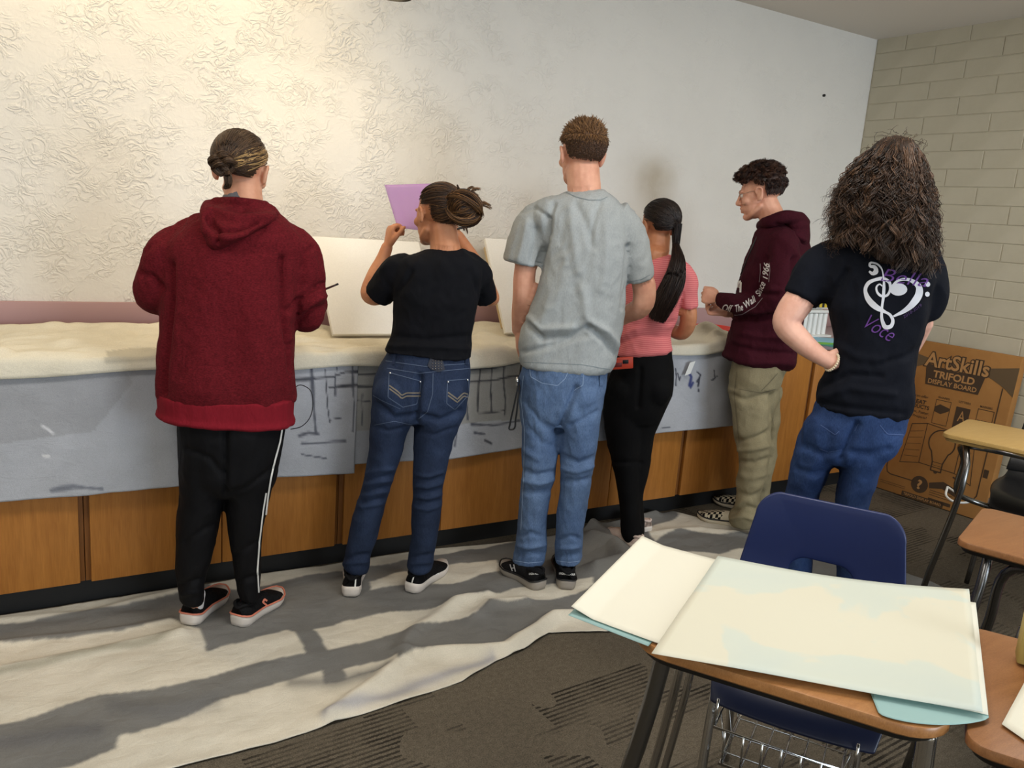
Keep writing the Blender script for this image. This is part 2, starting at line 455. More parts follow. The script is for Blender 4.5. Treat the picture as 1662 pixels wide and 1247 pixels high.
spot('assumed_wall_wash', (0.15, 3.0, 2.68), (0.2, 3.55, 1.3), 30, WARM, 150, 1.0, 0.06)  # these warm wall spots are assumed; bare lights with no fixture of their own
spot('assumed_wall_wash', (1.12, 3.0, 2.10), (1.12, 3.55, 1.2), 9, WARM, 150, 1.0, 0.05)
spot('assumed_wall_wash', (0.9, 3.12, 2.68), (0.9, 3.55, 1.3), 22, WARM, 150, 1.0, 0.06)

# ================================================================== BASE CABINETS
Mc = wood('maple_veneer', S(160, 102, 42), S(180, 120, 54), (5, 5, 0.5))
Mcb = wood('maple_side', S(120, 74, 32), S(140, 90, 42), (5, 5, 0.5))
Mk = mat('rubber_kick', S(14, 14, 15), 0.6)
cab_lab = ['wooden base cabinet at the far left, left of the red hoodie', 'wooden base cabinet behind the legs of the red hoodie person',
           'wooden base cabinet between the dark jeans and the light jeans', 'wooden base cabinet behind the black trousers of the girl in pink',
           'wooden base cabinet behind the khaki trousers with bare doors', 'wooden base cabinet in the corner beside the cardboard box']
edges = [0.164+0.914*(k-1) for k in range(7)]
edges[-1] = XW
for k in range(6):
    a, b = edges[k], edges[k+1]
    cb = empty('base_cabinet', ((a+b)/2, 3.3, 0), cab_lab[k], 'cabinet', 'base cabinets under the counter')
    q = MB(); q.aabox((a+0.001, YF+0.022, 0.105), (b-0.001, YW-0.03, 0.865), 0.002); q.build('body', Mcb, cb)
    q = MB(); q.aabox((a, YF+0.075, 0.0), (b, YF+0.095, 0.104)); q.build('toe_kick', Mk, cb)
    mid = (a+b)/2
    for c0, c1 in ((a+0.017, mid-0.0015), (mid+0.0015, b-0.017)):
        q = MB(); q.aabox((c0, YF, 0.108), (c1, YF+0.02, 0.855), 0.003); q.build('door', Mc, cb)
ct = empty('countertop', (0.7, 3.3, 0.866), 'long mauve laminate countertop running along the back wall', 'countertop')
q = MB(); q.aabox((X0, YF-0.025, 0.866), (XW-0.012, YW-0.022, 0.90), 0.004); q.build('top', mat('counter_laminate', S(186, 166, 170), 0.4), ct)

# ================================================================== DROP CLOTHS
def pip(px, py, poly):
    poly = np.asarray(poly, float); inside = np.zeros(px.shape, bool); n_ = len(poly); j = n_-1
    for i in range(n_):
        xi, yi = poly[i]; xj, yj = poly[j]
        cnd = ((yi > py) != (yj > py)) & (px < (xj-xi)*(py-yi)/(yj-yi+1e-12)+xi)
        inside ^= cnd; j = i
    return inside
def segdist(px, py, poly):
    poly = np.asarray(poly, float); best = np.full(px.shape, 1e9)
    for (ax, ay), (bx, by) in zip(poly[:-1], poly[1:]):
        dx, dy = bx-ax, by-ay; L = dx*dx+dy*dy+1e-12
        t = np.clip(((px-ax)*dx+(py-ay)*dy)/L, 0, 1)
        best = np.minimum(best, np.hypot(px-ax-t*dx, py-ay-t*dy))
    return best
def cloth_mat(name):
    m = mat(name, (0.5, 0.5, 0.5, 1), 0.92, spec=0.1); n = N(m)
    at = n.attr('paint'); f = n.noise(n.mapping(), 420, 2); g = n.noise(n.mapping(), 9, 4)
    c = n.mix(1.0, at.outputs['Color'], n.ramp(f, [(0.3, (0.88, 0.88, 0.88, 1)), (0.7, (1.05, 1.05, 1.05, 1))]), 'MULTIPLY')
    c = n.mix(0.7, c, n.ramp(g, [(0.3, (0.88, 0.88, 0.87, 1)), (0.7, (1.05, 1.05, 1.05, 1))]), 'MULTIPLY')
    w_ = n.noise(n.mapping((0.6, 1, 1)), 24, 4, 0.55, 1.0); n.base(c); n.bump(n.math('ADD', n.math('MULTIPLY', f, 0.3), n.math('MULTIPLY', w_, 2.0)), 0.28, 0.008)
    return m
def paint_attr(me, colors):
    a = me.color_attributes.new('paint', 'FLOAT_COLOR', 'POINT')
    c = np.ones((len(me.vertices), 4), np.float32); c[:, :3] = colors
    a.data.foreach_set('color', c.ravel())
def grid_obj(name, V, nx, ny, mat_, thick, keep=None, colors=None, parent=None):
    F = grid_faces(ny, nx, wrap=False)
    if keep is not None: F = F[keep[F].all(1)]
    used = np.unique(F); remap = np.full(len(V), -1); remap[used] = np.arange(len(used))
    o = obj(name, V[used], remap[F], mat_, parent)
    if colors is not None: paint_attr(o.data, colors[used])
    if thick:
        s = o.modifiers.new('thickness', 'SOLIDIFY'); s.thickness = thick; s.offset = -1
    return o
Mcl = cloth_mat('canvas_cloth')
L3 = lambda *c: np.array(S(*c)[:3])

# floor cloth -------------------------------------------------------
front_px = [(-60, 1330), (150, 1290), (305, 1244), (445, 1209), (600, 1158), (668, 1135), (750, 1108), (805, 1076), (851, 1057), (891, 1030), (922, 1029), (984, 1028), (1100, 1018), (1250, 1000), (1430, 975), (1532, 957)]
back_px = [(1532, 953), (1480, 938), (1400, 920), (1300, 880), (1250, 846), (1200, 822), (1090, 832), (985, 858), (850, 880), (700, 893), (500, 912), (380, 938), (250, 960), (120, 980), (0, 1003), (-60, 1012)]
poly = np.array([flr(*p)[:2] for p in front_px+back_px]); poly = np.concatenate([poly[:-1], poly[-1:]])
nx, ny = 620, 170
gx = np.linspace(-0.9, 3.55, nx); gy = np.linspace(1.7, 3.13, ny)
# warp rows so they follow the front and back edges
fr = np.array([flr(*p)[:2] for p in front_px]); bk = np.array([flr(*p)[:2] for p in back_px[::-1]])
fr = fr[np.argsort(fr[:, 0])]; bk = bk[np.argsort(bk[:, 0])]
xe = np.linspace(fr[0, 0], 3.47, nx)
yf = np.interp(xe, fr[:, 0], fr[:, 1]); yb = np.minimum(np.interp(xe, bk[:, 0], bk[:, 1]), YF+0.055); yb = np.maximum(yb, yf+0.004)
t = np.linspace(0, 1, ny)[:, None]
X = np.repeat(xe[None], ny, 0); Y = yf[None]*(1-t)+yb[None]*t
P2 = np.stack([X.ravel(), Y.ravel(), np.zeros(nx*ny)], 1)
pp = proj(P2); px, py = pp[:, 0], pp[:, 1]
k4 = lambda pts: [(500+x*0.3906, 760+y*0.3906) for x, y in pts]
k3 = lambda pts: [(x*0.3906, 760+y*0.3906) for x, y in pts]
k7 = lambda pts: [(880+x*0.3207, 540+y*0.3207) for x, y in pts]
cream = [k3([(-200, 620), (0, 612), (250, 570), (740, 480), (740, 520), (600, 560), (360, 607), (130, 652), (-200, 690)]),
         k3([(-200, 790), (0, 745), (350, 715), (730, 640), (830, 675), (860, 768), (1190, 678), (1222, 690), (1277, 785), (1150, 800), (980, 850), (640, 932), (430, 955), (330, 987), (0, 1062), (-200, 1110)]),
         k3([(870, 470), (1100, 440), (1420, 380), (1500, 385), (1425, 410), (1120, 482), (980, 507), (870, 500)]),
         k4([(36, 680), (240, 622), (560, 580), (640, 545), (840, 515), (1000, 490), (1180, 462), (1195, 492), (1100, 532), (820, 572), (740, 565), (700, 622), (510, 662), (345, 698), (250, 735), (90, 772)]),
         k4([(150, 850), (370, 798), (372, 842), (170, 890)]),
         k3([(100, 1400), (200, 1260), (480, 1175), (490, 1120), (700, 1060), (830, 1012), (1200, 893), (1340, 850), (1360, 922), (1536, 905), (1640, 850), (1700, 800), (1536, 1300), (780, 1400)]),
         k4([(-20, 925), (150, 900), (330, 860), (440, 785), (620, 762), (780, 745), (900, 690), (1000, 618), (1080, 618), (1400, 660), (1400, 800), (0, 1200)]),
         k4([(-40, 420), (140, 385), (400, 340), (840, 270), (870, 310), (640, 352), (340, 402), (140, 425), (-40, 445)]),
         k4([(230, 475), (400, 440), (640, 402), (790, 390), (800, 430), (600, 485), (520, 480), (230, 500)]),
         k7([(510, 1000), (640, 960), (760, 870), (870, 880), (980, 960), (1100, 960), (1100, 1020), (900, 1030), (700, 1010), (560, 1060)]),
         k7([(560, 1110), (900, 1130), (1150, 1060), (1300, 1150), (1300, 1300), (560, 1300)])]
rn = waves(P2, 10, 30, 3)*3.0+waves(P2, 10, 9, 5)*3
pxn, pyn = px+rn, py+rn*0.35
msk = np.zeros(nx*ny, bool)
for pl in cream: msk |= pip(pxn, pyn, pl)
big = waves(P2, 10, 3.2, 11); bl = waves(P2, 12, 8, 13)
grey = L3(122, 121, 118)[None]*(1+0.12*big[:, None]+0.06*bl[:, None])
crm = L3(216, 209, 193)[None]*(1+0.05*big[:, None]+0.04*bl[:, None])
soft = msk.astype(float)
smg = soft.reshape(ny, nx)
for _ in range(1): smg = (smg+np.roll(smg, 1, 0)+np.roll(smg, -1, 0)+np.roll(smg, 1, 1)+np.roll(smg, -1, 1))/5
soft = smg.ravel()[:, None]
colr = grey*(1-soft)+crm*soft
for pl, wdt, cc, op in [(k3([(-50, 870), (300, 800), (640, 720), (760, 675)]), 5, L3(112, 106, 84), 0.6), (k4([(70, 1045), (250, 985), (500, 890), (760, 800)]), 7, L3(150, 150, 160), 0.7),  # first, greenish stroke: shade along the long fold, painted into the cloth colour
                        (k3([(0, 1150), (150, 1130), (400, 1100)]), 14, L3(90, 90, 95), 0.5), (k3([(480, 1000), (700, 1020), (900, 985)]), 14, L3(95, 96, 100), 0.4),
                        (k4([(-60, 900), (100, 905), (250, 880), (330, 840)]), 10, L3(120, 119, 116), 0.7)]:
    d = segdist(pxn, pyn, pl); w_ = (np.exp(-(d/wdt)**2)*op)[:, None]; colr = colr*(1-w_)+cc*w_
Zc = 0.004+0.0035*(waves(P2, 10, 10, 21, (2.2, 0.8, 1))+1.5)/2+0.0024*waves(P2, 10, 34, 22, (2, 0.8, 1))+0.0012*np.abs(waves(P2, 10, 60, 23, (1.5, 0.9, 1)))
def fold(poly_px, hgt, wid):
    global Zc
    q = np.array([flr(*p)[:2] for p in poly_px]); d = segdist(X.ravel(), Y.ravel(), q); Zc = Zc+hgt*np.exp(-(d/wid)**2)
fold(k4([(380, 770), (440, 690), (520, 640), (620, 560), (740, 530)]), 0.022, 0.03)
fold(k4([(90, 1040), (300, 900), (420, 780), (700, 770), (830, 760), (1020, 625), (1100, 622)]), 0.028, 0.03)
fold(k4([(700, 620), (760, 570), (900, 560)]), 0.02, 0.03)
fold(k4([(1180, 300), (1270, 330), (1310, 400), (1200, 430)]), 0.045, 0.05)
fold(k4([(1150, 250), (1250, 290)]), 0.035, 0.04)
fold(k3([(0, 850), (400, 770), (750, 690)]), 0.016, 0.022)
fold(k3([(0, 740), (400, 690), (700, 640)]), 0.010, 0.02)
fold(k3([(0, 640), (350, 610), (730, 520)]), 0.008, 0.02)
fold(k7([(240, 1000), (420, 960), (560, 930)]), 0.03, 0.04)
fold(k7([(540, 1030), (800, 1000), (1000, 1030)]), 0.014, 0.03)
edge = np.minimum(np.repeat(t, nx, 1), 1-np.repeat(t, nx, 1)).ravel()
V = np.stack([X.ravel(), Y.ravel()+0.004*waves(P2, 8, 14, 31)*np.minimum(edge*20, 1), np.maximum(Zc, 0.003)], 1)
fc = grid_obj('floor_drop_cloth', V, nx, ny, Mcl, 0.0025, colors=np.clip(colr, 0, 1))
tag(fc, 'canvas drop cloth on the floor, painted in wide grey and cream stripes', 'drop cloth')

# cream cloth over the counter top ----------------------------------
nx, ny = 420, 56
xs = np.linspace(-0.75, 3.28, nx)
sv = np.linspace(0, 1, ny)
P2 = np.stack([np.tile(xs, ny), np.repeat(sv, nx), np.zeros(nx*ny)], 1)
s_ = P2[:, 1]; x_ = P2[:, 0]
flatz = np.zeros(nx*ny)
wob = waves(np.stack([x_*1.0, x_*0, x_*0], 1), 8, 5, 41)
backy = 3.50+0.035*wob; 
flen = 0.06+0.012*waves(np.stack([x_, x_*0, x_*0], 1), 6, 6, 43)-0.02*np.clip((x_-1.75)/0.2, 0, 1)
tot = (backy-2.948)+flen
dd = s_*tot; top = backy-2.948
Yc = np.where(dd < top, backy-dd, 2.948-0.004*np.sin(np.clip((dd-top)/0.02, 0, 1.57)))
Zz = np.where(dd < top, 0.913, 0.913-(dd-top))
over = np.clip((dd-top)/0.05, 0, 1)
n1 = waves(np.stack([x_, dd*1.4, 0*x_], 1), 12, 11, 45); n2 = waves(np.stack([x_, dd*2, 0*x_], 1), 12, 28, 46)
n3 = waves(np.stack([x_*.7+dd*.3, dd*1.6, 0*x_], 1), 12, 46, 48)
bump_ = np.abs(n1)*0.017+np.abs(n2)*0.008+np.abs(n3)*0.003
for ax_, ay_, bx_, by_ in ((1.08, 3.25, 1.70, 3.25), (1.93, 3.25, 2.40, 3.25), (2.42, 3.02, 2.95, 3.02)):
    dx_ = np.maximum(np.maximum(ax_-x_, x_-bx_), 0); flatz = np.maximum(flatz, np.exp(-(np.hypot(dx_, (backy-dd)-ay_)/0.075)**4))
for x_p, y_p in ((1160, 536), (1094, 536)):
    c_p = on(x_p, y_p, 2, 0.935); flatz = np.maximum(flatz, np.exp(-(np.hypot(x_-c_p[0], (backy-dd)-c_p[1])/0.145)**6))
bump_ = bump_*(1-flatz)
bz = np.exp(-(dd/0.05)**2)*(0.018+0.02*np.maximum(wob, -0.6))
Zz = Zz+(1-over)*(bump_+bz)*np.clip((top-dd)/0.03, 0.15, 1)
bunch = (1-flatz)*np.exp(-((x_-3.08)/0.13)**2)*np.exp(-((dd-top*0.62)/0.16)**2)
Zz = Zz+bunch*(0.05+0.02*n2)
Yc = Yc-over*(0.006+0.006*np.maximum(n1, 0))
colc = L3(226, 218, 198)[None]*(1+0.04*waves(P2*np.array([1, .6, 1]), 10, 6, 47)[:, None])
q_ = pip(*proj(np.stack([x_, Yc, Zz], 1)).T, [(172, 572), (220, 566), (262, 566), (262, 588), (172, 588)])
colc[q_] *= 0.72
cc = grid_obj('counter_drop_cloth', np.stack([x_, Yc, Zz], 1), nx, ny, Mcl, 0.003, colors=np.clip(colc, 0, 1))
tag(cc, 'cream canvas drop cloth bunched over the top of the counter', 'drop cloth')

# grey painted cloths hanging down the front -------------------------
def hang(name, x0, x1, ztop, zb_px, yoff, seed, strokes, tints, label, nx, ny=70):
    xs = np.linspace(x0, x1, nx); zb = [on(x, y, 1, YF-0.03) for x, y in zb_px]
    zbot = np.interp(xs, [p[0] for p in zb], [p[2] for p in zb])
    t = np.linspace(0, 1, ny)[:, None]
    X = np.repeat(xs[None], ny, 0); Z = ztop*(1-t)+zbot[None]*t
    P = np.stack([X.ravel(), 0*X.ravel(), Z.ravel()], 1); tt = np.repeat(t, nx, 1).ravel()
    Yh = YF-0.034-yoff-0.003*tt - 0.014*tt*(1+waves(P*np.array([1, 1, .25]), 10, 9, 51))*0.8-0.002*waves(P, 10, 30, 52)*np.minimum(tt*3, 1)-0.004*tt*np.abs(waves(P*np.array([1, 1, .5]), 10, 17, 53))
    V = np.stack([P[:, 0], Yh, P[:, 2]], 1); pp = proj(V); px, py = pp.T
    col = L3(178, 180, 186)[None]*(1+0.05*waves(P, 10, 4, seed+2)[:, None]+0.03*waves(P, 10, 16, seed+3)[:, None])
    for pl, cc_, op in tints:
        w_ = pip(px+4*waves(P, 8, 12, seed+9), py, pl).astype(float)[:, None]*op; col = col*(1-w_)+L3(*cc_)*w_
    jx = 1.6*waves(P, 8, 22, seed+5); wn = 0.6+0.4*waves(P, 8, 40, seed+7)
    for pl, wdt, cc_ in strokes:
        d = segdist(px+jx, py+jx, pl); w_ = np.clip(1.5-d/(wdt*np.clip(wn, 0.55, 1.4)), 0, 0.92)[:, None]; col = col*(1-w_)+L3(*cc_)*w_
    o = grid_obj(name, V, nx, ny, Mcl, 0.0025, colors=np.clip(col, 0, 1))
    return tag(o, label, 'drop cloth')
ink = (62, 64, 72); ink2 = (84, 87, 97)
stA = [([(480, 616), (540, 612), (560, 604), (640, 600)], 2.6, ink), ([(505, 595), (508, 640), (511, 700)], 3.0, ink2), ([(528, 600), (530, 660), (533, 684)], 1.6, ink), ([(534, 628), (580, 624)], 2, ink),
       ([(533, 680), (552, 676)], 1.6, ink), ([(486, 707), (500, 702), (515, 703)], 4, ink2), ([(490, 720), (540, 716), (560, 716)], 2, ink2), ([(490, 738), (530, 745)], 1.8, ink2),
       ([(546, 596), (542, 640)], 1.6, ink2), ([(572, 590), (572, 700)], 1.5, ink2), ([(85, 797), (120, 790), (165, 793)], 3.5, (120, 124, 134)), ([(70, 692), (86, 703)], 3.5, (222, 222, 226)), ([(70, 739), (77, 739)], 2, (225, 225, 226))]
stB = [([(560, 606), (640, 606)], 2.2, ink), ([(560, 626), (605, 627)], 2.2, ink), ([(760, 601), (800, 597), (842, 591)], 2.4, ink), ([(758, 622), (800, 618), (843, 612)], 2.4, ink),
       ([(780, 577), (777, 640), (774, 668)], 1.8, ink), ([(798, 574), (795, 665)], 1.6, ink), ([(821, 570), (819, 600), (817, 672)], 2.2, ink), ([(762, 580), (758, 680)], 1.6, ink2),
       ([(776, 670), (815, 664)], 1.6, ink), ([(765, 688), (800, 690), (843, 684)], 2.6, ink2), ([(770, 702), (786, 705)], 3.5, ink2), ([(788, 716), (798, 721)], 3.5, ink), ([(742, 690), (738, 724)], 1.8, ink2),
       ([(560, 650), (600, 652)], 1.6, ink2), ([(588, 640), (587, 690)], 1.6, ink2),
       ([(1096, 598), (1098, 612), (1097, 626)], 1.8, (40, 42, 60)), ([(1100, 606), (1103, 618)], 1.6, (40, 42, 60)), ([(1105, 612), (1103, 618)], 1.6, (40, 42, 60)),
       ([(1118, 606), (1122, 612), (1119, 626)], 2.6, (52, 62, 120)), ([(1125, 622), (1121, 630)], 1.6, (52, 62, 120)), ([(1131, 604), (1137, 609), (1132, 620)], 2, (40, 42, 60)), ([(1136, 612), (1134, 628)], 1.8, (40, 42, 60)), ([(1135, 634), (1135, 637)], 1.6, (40, 42, 60)),
       ([(1158, 600), (1160, 616), (1155, 618), (1164, 610)], 1.6, ink), ([(1074, 694), (1085, 692)], 2, ink2)]
hang('front_drop_cloth', -0.75, 1.115, 0.905, [(-60, 812), (0, 812), (120, 802), (290, 784), (450, 771), (557, 767), (575, 766)], 0.009, 51, stA, [([(-80, 570), (180, 570), (215, 620), (150, 700), (0, 720), (-80, 700)], (150, 150, 152), 0.5)],
     'grey painted cloth hanging from the counter at the left, behind the red hoodie', 330)
hang('front_drop_cloth', 1.09, 3.21, 0.903, [(540, 757), (600, 750), (730, 743), (840, 727), (985, 712), (1070, 700), (1190, 688)], 0.0, 61, stB,
     [([(570, 560), (850, 560), (850, 680), (570, 700)], (158, 156, 148), 0.75)],
     'pale cloth with dark brushed grid lines hanging from the counter behind the jeans', 370)
q = MB(); a = on(1120, 598, 1, 2.935); R_ = np.array([0.018, 0, 0.004]); U_ = np.array([0.012, 0, 0.032])
q.box(a, R_, (0, 0.0008, 0), U_*1.0)
tag(q.build('care_tag', M_white), 'small white tag sticking up on the pale hanging cloth', 'tag')
# ================================================================== THINGS ON THE COUNTER
Mcanvas = fabric('primed_canvas', S(244, 242, 236), 0.02, 5, 500, 0.05, 0.8, fine=0.05)
def leaning_canvas(bl, br, tl, tr, thick, label):
    t_ = empty('blank_canvas', (bl+br)/2, label, 'canvas', 'blank canvases leaning on the wall')
    U = br-bl; V = tl-bl; Nn = np.cross(U, V); Nn /= np.linalg.norm(Nn)     # towards the room
    if Nn[1] > 0: Nn = -Nn
    q = MB(); q.box((bl+tr)/2-Nn*thick*0.5, U/2, V/2, Nn*thick/2, 0.003); q.build('front', Mcanvas, t_)
    Mst = wood('stretcher_pine', S(196, 170, 128), S(208, 184, 144))
    for a, b in ((bl, br), (tl, tr), (bl, tl), (br, tr)):
        d = (b-a); c = (a+b)/2-Nn*(thick+0.009); c = c+((bl+tr)/2-(a+b)/2)*0.12
        q = MB(); q.box(c, d/2*0.86, np.cross(Nn, d/np.linalg.norm(d))*0.02, Nn*0.009, 0.002); q.build('stretcher_bar', Mst, t_)
b0 = on(541, 541, 1, 3.25); b0[2] = 0.937
leaning_canvas(b0, b0+(0.50, 0, 0.0), b0+(-0.02, 0.255, 0.385), b0+(0.48, 0.255, 0.385), 0.022, 'large white blank canvas leaning on the wall between red hoodie and black tee')
b1 = on(821, 537, 1, 3.25); b1[2] = 0.937
leaning_canvas(b1, b1+(0.36, 0, 0.0), b1+(-0.005, 0.25, 0.42), b1+(0.355, 0.25, 0.42), 0.02, 'white blank canvas mostly hidden behind the grey t-shirt')

def dish(name, c, r, h, m, label, cat):
    prof = [(0.0, 0.0), (r*0.7, 0.0), (r*0.78, 0.004), (r*0.97, h-0.003), (r, h), (r*1.03, h), (r*1.0, h-0.004), (r*0.8, 0.001-0.002), (0.0, -0.003)]
    n_ = 32; V = []
    for a, z in prof:
        for k in range(n_): V.append((c[0]+max(a, 0.0005)*math.cos(2*math.pi*k/n_), c[1]+max(a, 0.0005)*math.sin(2*math.pi*k/n_), c[2]+z+0.003))
    F = grid_faces(len(prof), n_).tolist()
    return tag(obj(name, V, F, m), label, cat)
Mred = mat('red_plastic', S(214, 52, 36), 0.35)
pz = on(1160, 536, 2, 0.935); dish('paint_plate', pz-(0, 0, 0.014), 0.115, 0.03, Mred, 'red plastic plate on the bunched cloth beside the maroon sleeve', 'plate')
pz = on(1094, 536, 2, 0.935); dish('paint_plate', pz-(0, 0, 0.014), 0.10, 0.022, Mred, 'red plastic plate mostly hidden behind the arm of the girl in pink', 'plate')

# white tube rack with a hazard stripe, paper sheets, blue folder
rk = on(1322, 548, 2, 0.905); rk[1] += 0.05
rack = empty('tube_rack', rk, 'white plastic rack with black and yellow striped top, behind the bent elbow', 'rack')
q = MB(); q.box(rk+(0.02, 0, 0.006), (0.13, 0, 0), (0, 0.05, 0), (0, 0, 0.006), 0.003); q.build('base', M_white, rack)
q = MB(); q.box(rk+(0.02, 0.045, 0.11), (0.13, 0, 0), (0, 0.004, 0), (0, 0, 0.105), 0.003); q.build('back_panel', M_white, rack)
for i in range(6):
    c = rk+(-0.09+i*0.043, 0, 0.012); q = MB(); q.tube([c, c+(0, 0, 0.125)], 0.017, 14); q.build('tube', M_white, rack)
q = MB(); q.box(rk+(0.02, -0.018, 0.15), (0.13, 0, 0), (0, 0.006, 0), (0, 0, 0.008), 0.002); q.build('rail', M_white, rack)
ms = mat('hazard_tape', S(224, 190, 40), 0.5); n = N(ms)
w_ = n.t.nodes.new('ShaderNodeTexWave'); w_.bands_direction = 'X'; w_.inputs['Scale'].default_value = 7; n.l(n.mapping(), w_.inputs['Vector'])
n.base(n.ramp(w_.outputs['Fac'], [(0.45, S(26, 26, 28)), (0.5, S(228, 196, 60))]))
q = MB(); q.box(rk+(0.02, -0.004, 0.19), (0.12, 0, 0), (0, 0.003, 0), (0, 0, 0.018), 0.001); q.build('striped_label', ms, rack)
q = MB(); q.box(rk+(0.02, 0.0, 0.2185), (0.128, 0, 0), (0, 0.045, 0), (0, 0, 0.008), 0.003); q.build('lid', M_white, rack)
for i, (c_, lab) in enumerate([((60, 150, 140), 'teal sheet of paper lying at the counter end under the green sheet'), ((120, 190, 70), 'green sheet of paper topmost at the counter end'), ((150, 200, 225), 'pale blue sheet of paper beside the green sheet')]):
    p = on(1338, 556, 2, 0.902)+np.array([0.02*i+0.03*(i == 2), -0.02+0.03*i, 0.0015+0.0022*i])
    q = MB(); a = 0.2-0.35*i; q.box(p, (0.14*math.cos(a), 0.14*math.sin(a), 0), (-0.10*math.sin(a), 0.10*math.cos(a), 0), (0, 0, 0.0008))
    tag(q.build('paper_sheet', mat('paper_%s' % lab.split()[0], S(*c_), 0.7)), lab, 'paper', 'coloured sheets at the counter end')
p = on(1500, 553, 2, 0.925)+np.array([-0.02, 0.12, 0]); fo = empty('blue_folder', p-(0, 0, 0.022), 'flat blue folder on the counter end above the cardboard box', 'folder')
q = MB(); q.box(p+(0, 0.06, -0.006), (0.15, -0.03, 0), (0.02, 0.10, 0), (0, 0, 0.012), 0.004); q.build('cover', mat('folder_blue', S(78, 108, 160), 0.45), fo)
q = MB(); q.box(p+(0, 0.064, -0.006), (0.146, -0.029, 0), (0.019, 0.098, 0), (0, 0, 0.007)); q.build('pages', M_white, fo)

# ================================================================== CARDBOARD BOX
BO = np.array([4.485, 2.955, 0.004]); BU = np.array([0.06, -0.65, 0.0]); BV = np.array([0.07, -0.0, 0.93])
BUn = BU/np.linalg.norm(BU); BVn = BV/np.linalg.norm(BV); BN = np.cross(BVn, BUn); BN /= np.linalg.norm(BN)
if BN[0] > 0: BN = -BN
mcard = mat('cardboard', S(158, 112, 62), 0.8, spec=0.15); n = N(mcard)
n.base(n.ramp(n.noise(n.mapping(), 6, 4), [(0.3, S(150, 105, 58)), (0.7, S(166, 119, 68))])); n.bump(n.noise(n.mapping((1, 1, 8)), 30, 2), 0.05, 0.002)
bx = empty('cardboard_box', BO+BU/2, 'tall flat cardboard box with printed front leaning on the block wall', 'box')
q = MB(); q.box(BO+BU/2+BV/2-BN*0.034, BU/2, BV/2, BN*0.034, 0.004); q.build('carton', mcard, bx)
mpr = mat('dark_print', S(66, 48, 30), 0.75); mpl = mat('light_print', S(176, 130, 78), 0.8); mgr = mat('grey_brown_print', S(98, 78, 52), 0.8)
WB, HB = np.linalg.norm(BU), np.linalg.norm(BV)
def bpt(u, v, lift=0.0012): return BO+BUn*u*WB+BVn*v*HB+BN*lift
def bpoly(q, pts, lift=0.0012):
    P = [bpt(u, v, lift) for u, v in pts]; q.add(P, [list(range(len(P)))])
def bline(q, pts, w=0.004, lift=0.0012, closed=False):
    pts = list(pts)+([pts[0]] if closed else [])
    for (a, b), (c, d) in zip(pts[:-1], pts[1:]):
        A, B = np.array([a*WB, b*HB]), np.array([c*WB, d*HB]); t = B-A; L = np.linalg.norm(t)
        if L < 1e-6: continue
        t /= L; nn = np.array([-t[1], t[0]])*w/2; A = A-t*w*0.3; B = B+t*w*0.3
        bpoly(q, [((A+nn)[0]/WB, (A+nn)[1]/HB), ((A-nn)[0]/WB, (A-nn)[1]/HB), ((B-nn)[0]/WB, (B-nn)[1]/HB), ((B+nn)[0]/WB, (B+nn)[1]/HB)], lift)
def text_mesh(txt, shear=0.0, bold=0.0, spacing=1.0):
    c = bpy.data.curves.new('t', 'FONT'); c.body = txt; c.shear = shear; c.offset = bold; c.space_character = spacing; c.resolution_u = 3
    c.align_x = 'CENTER'; c.align_y = 'CENTER'; c.size = 1.0
    o = bpy.data.objects.new('t', c); COL.objects.link(o); dg = bpy.context.evaluated_depsgraph_get(); dg.update()
    me = bpy.data.meshes.new_from_object(o.evaluated_get(dg)); V = np.array([v.co[:] for v in me.vertices]).reshape(-1, 3); F = [list(p.vertices) for p in me.polygons]
    bpy.data.objects.remove(o); bpy.data.curves.remove(c); bpy.data.meshes.remove(me)
    return V, F
def btext(q, txt, u, v, width, height, rot=0.0, lift=0.0016, bold=0.01, shear=0.0):
    V, F = text_mesh(txt, shear, bold); lo, hi = V[:, :2].min(0), V[:, :2].max(0); c = (lo+hi)/2
    x = (V[:, 0]-c[0])/(hi[0]-lo[0])*width; y = (V[:, 1]-c[1])/(hi[1]-lo[1])*height
    cr, sr = math.cos(rot), math.sin(rot)
    P = BO+BUn*u*WB+BVn*v*HB + np.outer(x*cr-y*sr, BUn)+np.outer(x*sr+y*cr, BVn)+BN*lift
    q.add(P, F)
flat = dict(smooth=False, sharp=None)
q = MB()   # top swoosh band
top = [(u, 0.955-0.115*(1-abs(2*u-1)**1.2)*0.55-0.02) for u in np.linspace(0.0, 1, 17)]
for (a, b), (c, d) in zip(top[:-1], top[1:]):
    lo = lambda u: 0.76+0.13*math.sin(math.pi*u)**0.8
    bpoly(q, [(a, lo(a)), (c, lo(c)), (c, d), (a, b)])
q.build('printed_band', mgr, bx, **flat)
q = MB(); bpoly(q, [(0.27, 0.735), (0.73, 0.735), (0.76, 0.862), (0.50, 0.842), (0.24, 0.868)], 0.0018); q.build('printed_banner', mpr, bx, **flat)
q = MB(); btext(q, 'ArtSkills', 0.5, 0.893, 0.375, 0.098, 0.0, 0.002, 0.075); q.build('brand_outline', mpr, bx, **flat)
q = MB(); btext(q, 'ArtSkills', 0.5, 0.893, 0.36, 0.085, 0.0, 0.0026, 0.02); q.build('brand_lettering', mpl, bx, **flat)
q = MB(); btext(q, 'TRIFOLD', 0.5, 0.808, 0.235, 0.043, 0, 0.0026, 0.03); btext(q, 'DISPLAY BOARD', 0.5, 0.760, 0.275, 0.028, 0, 0.0026, 0.02); q.build('banner_lettering', mpl, bx, **flat)
q = MB()
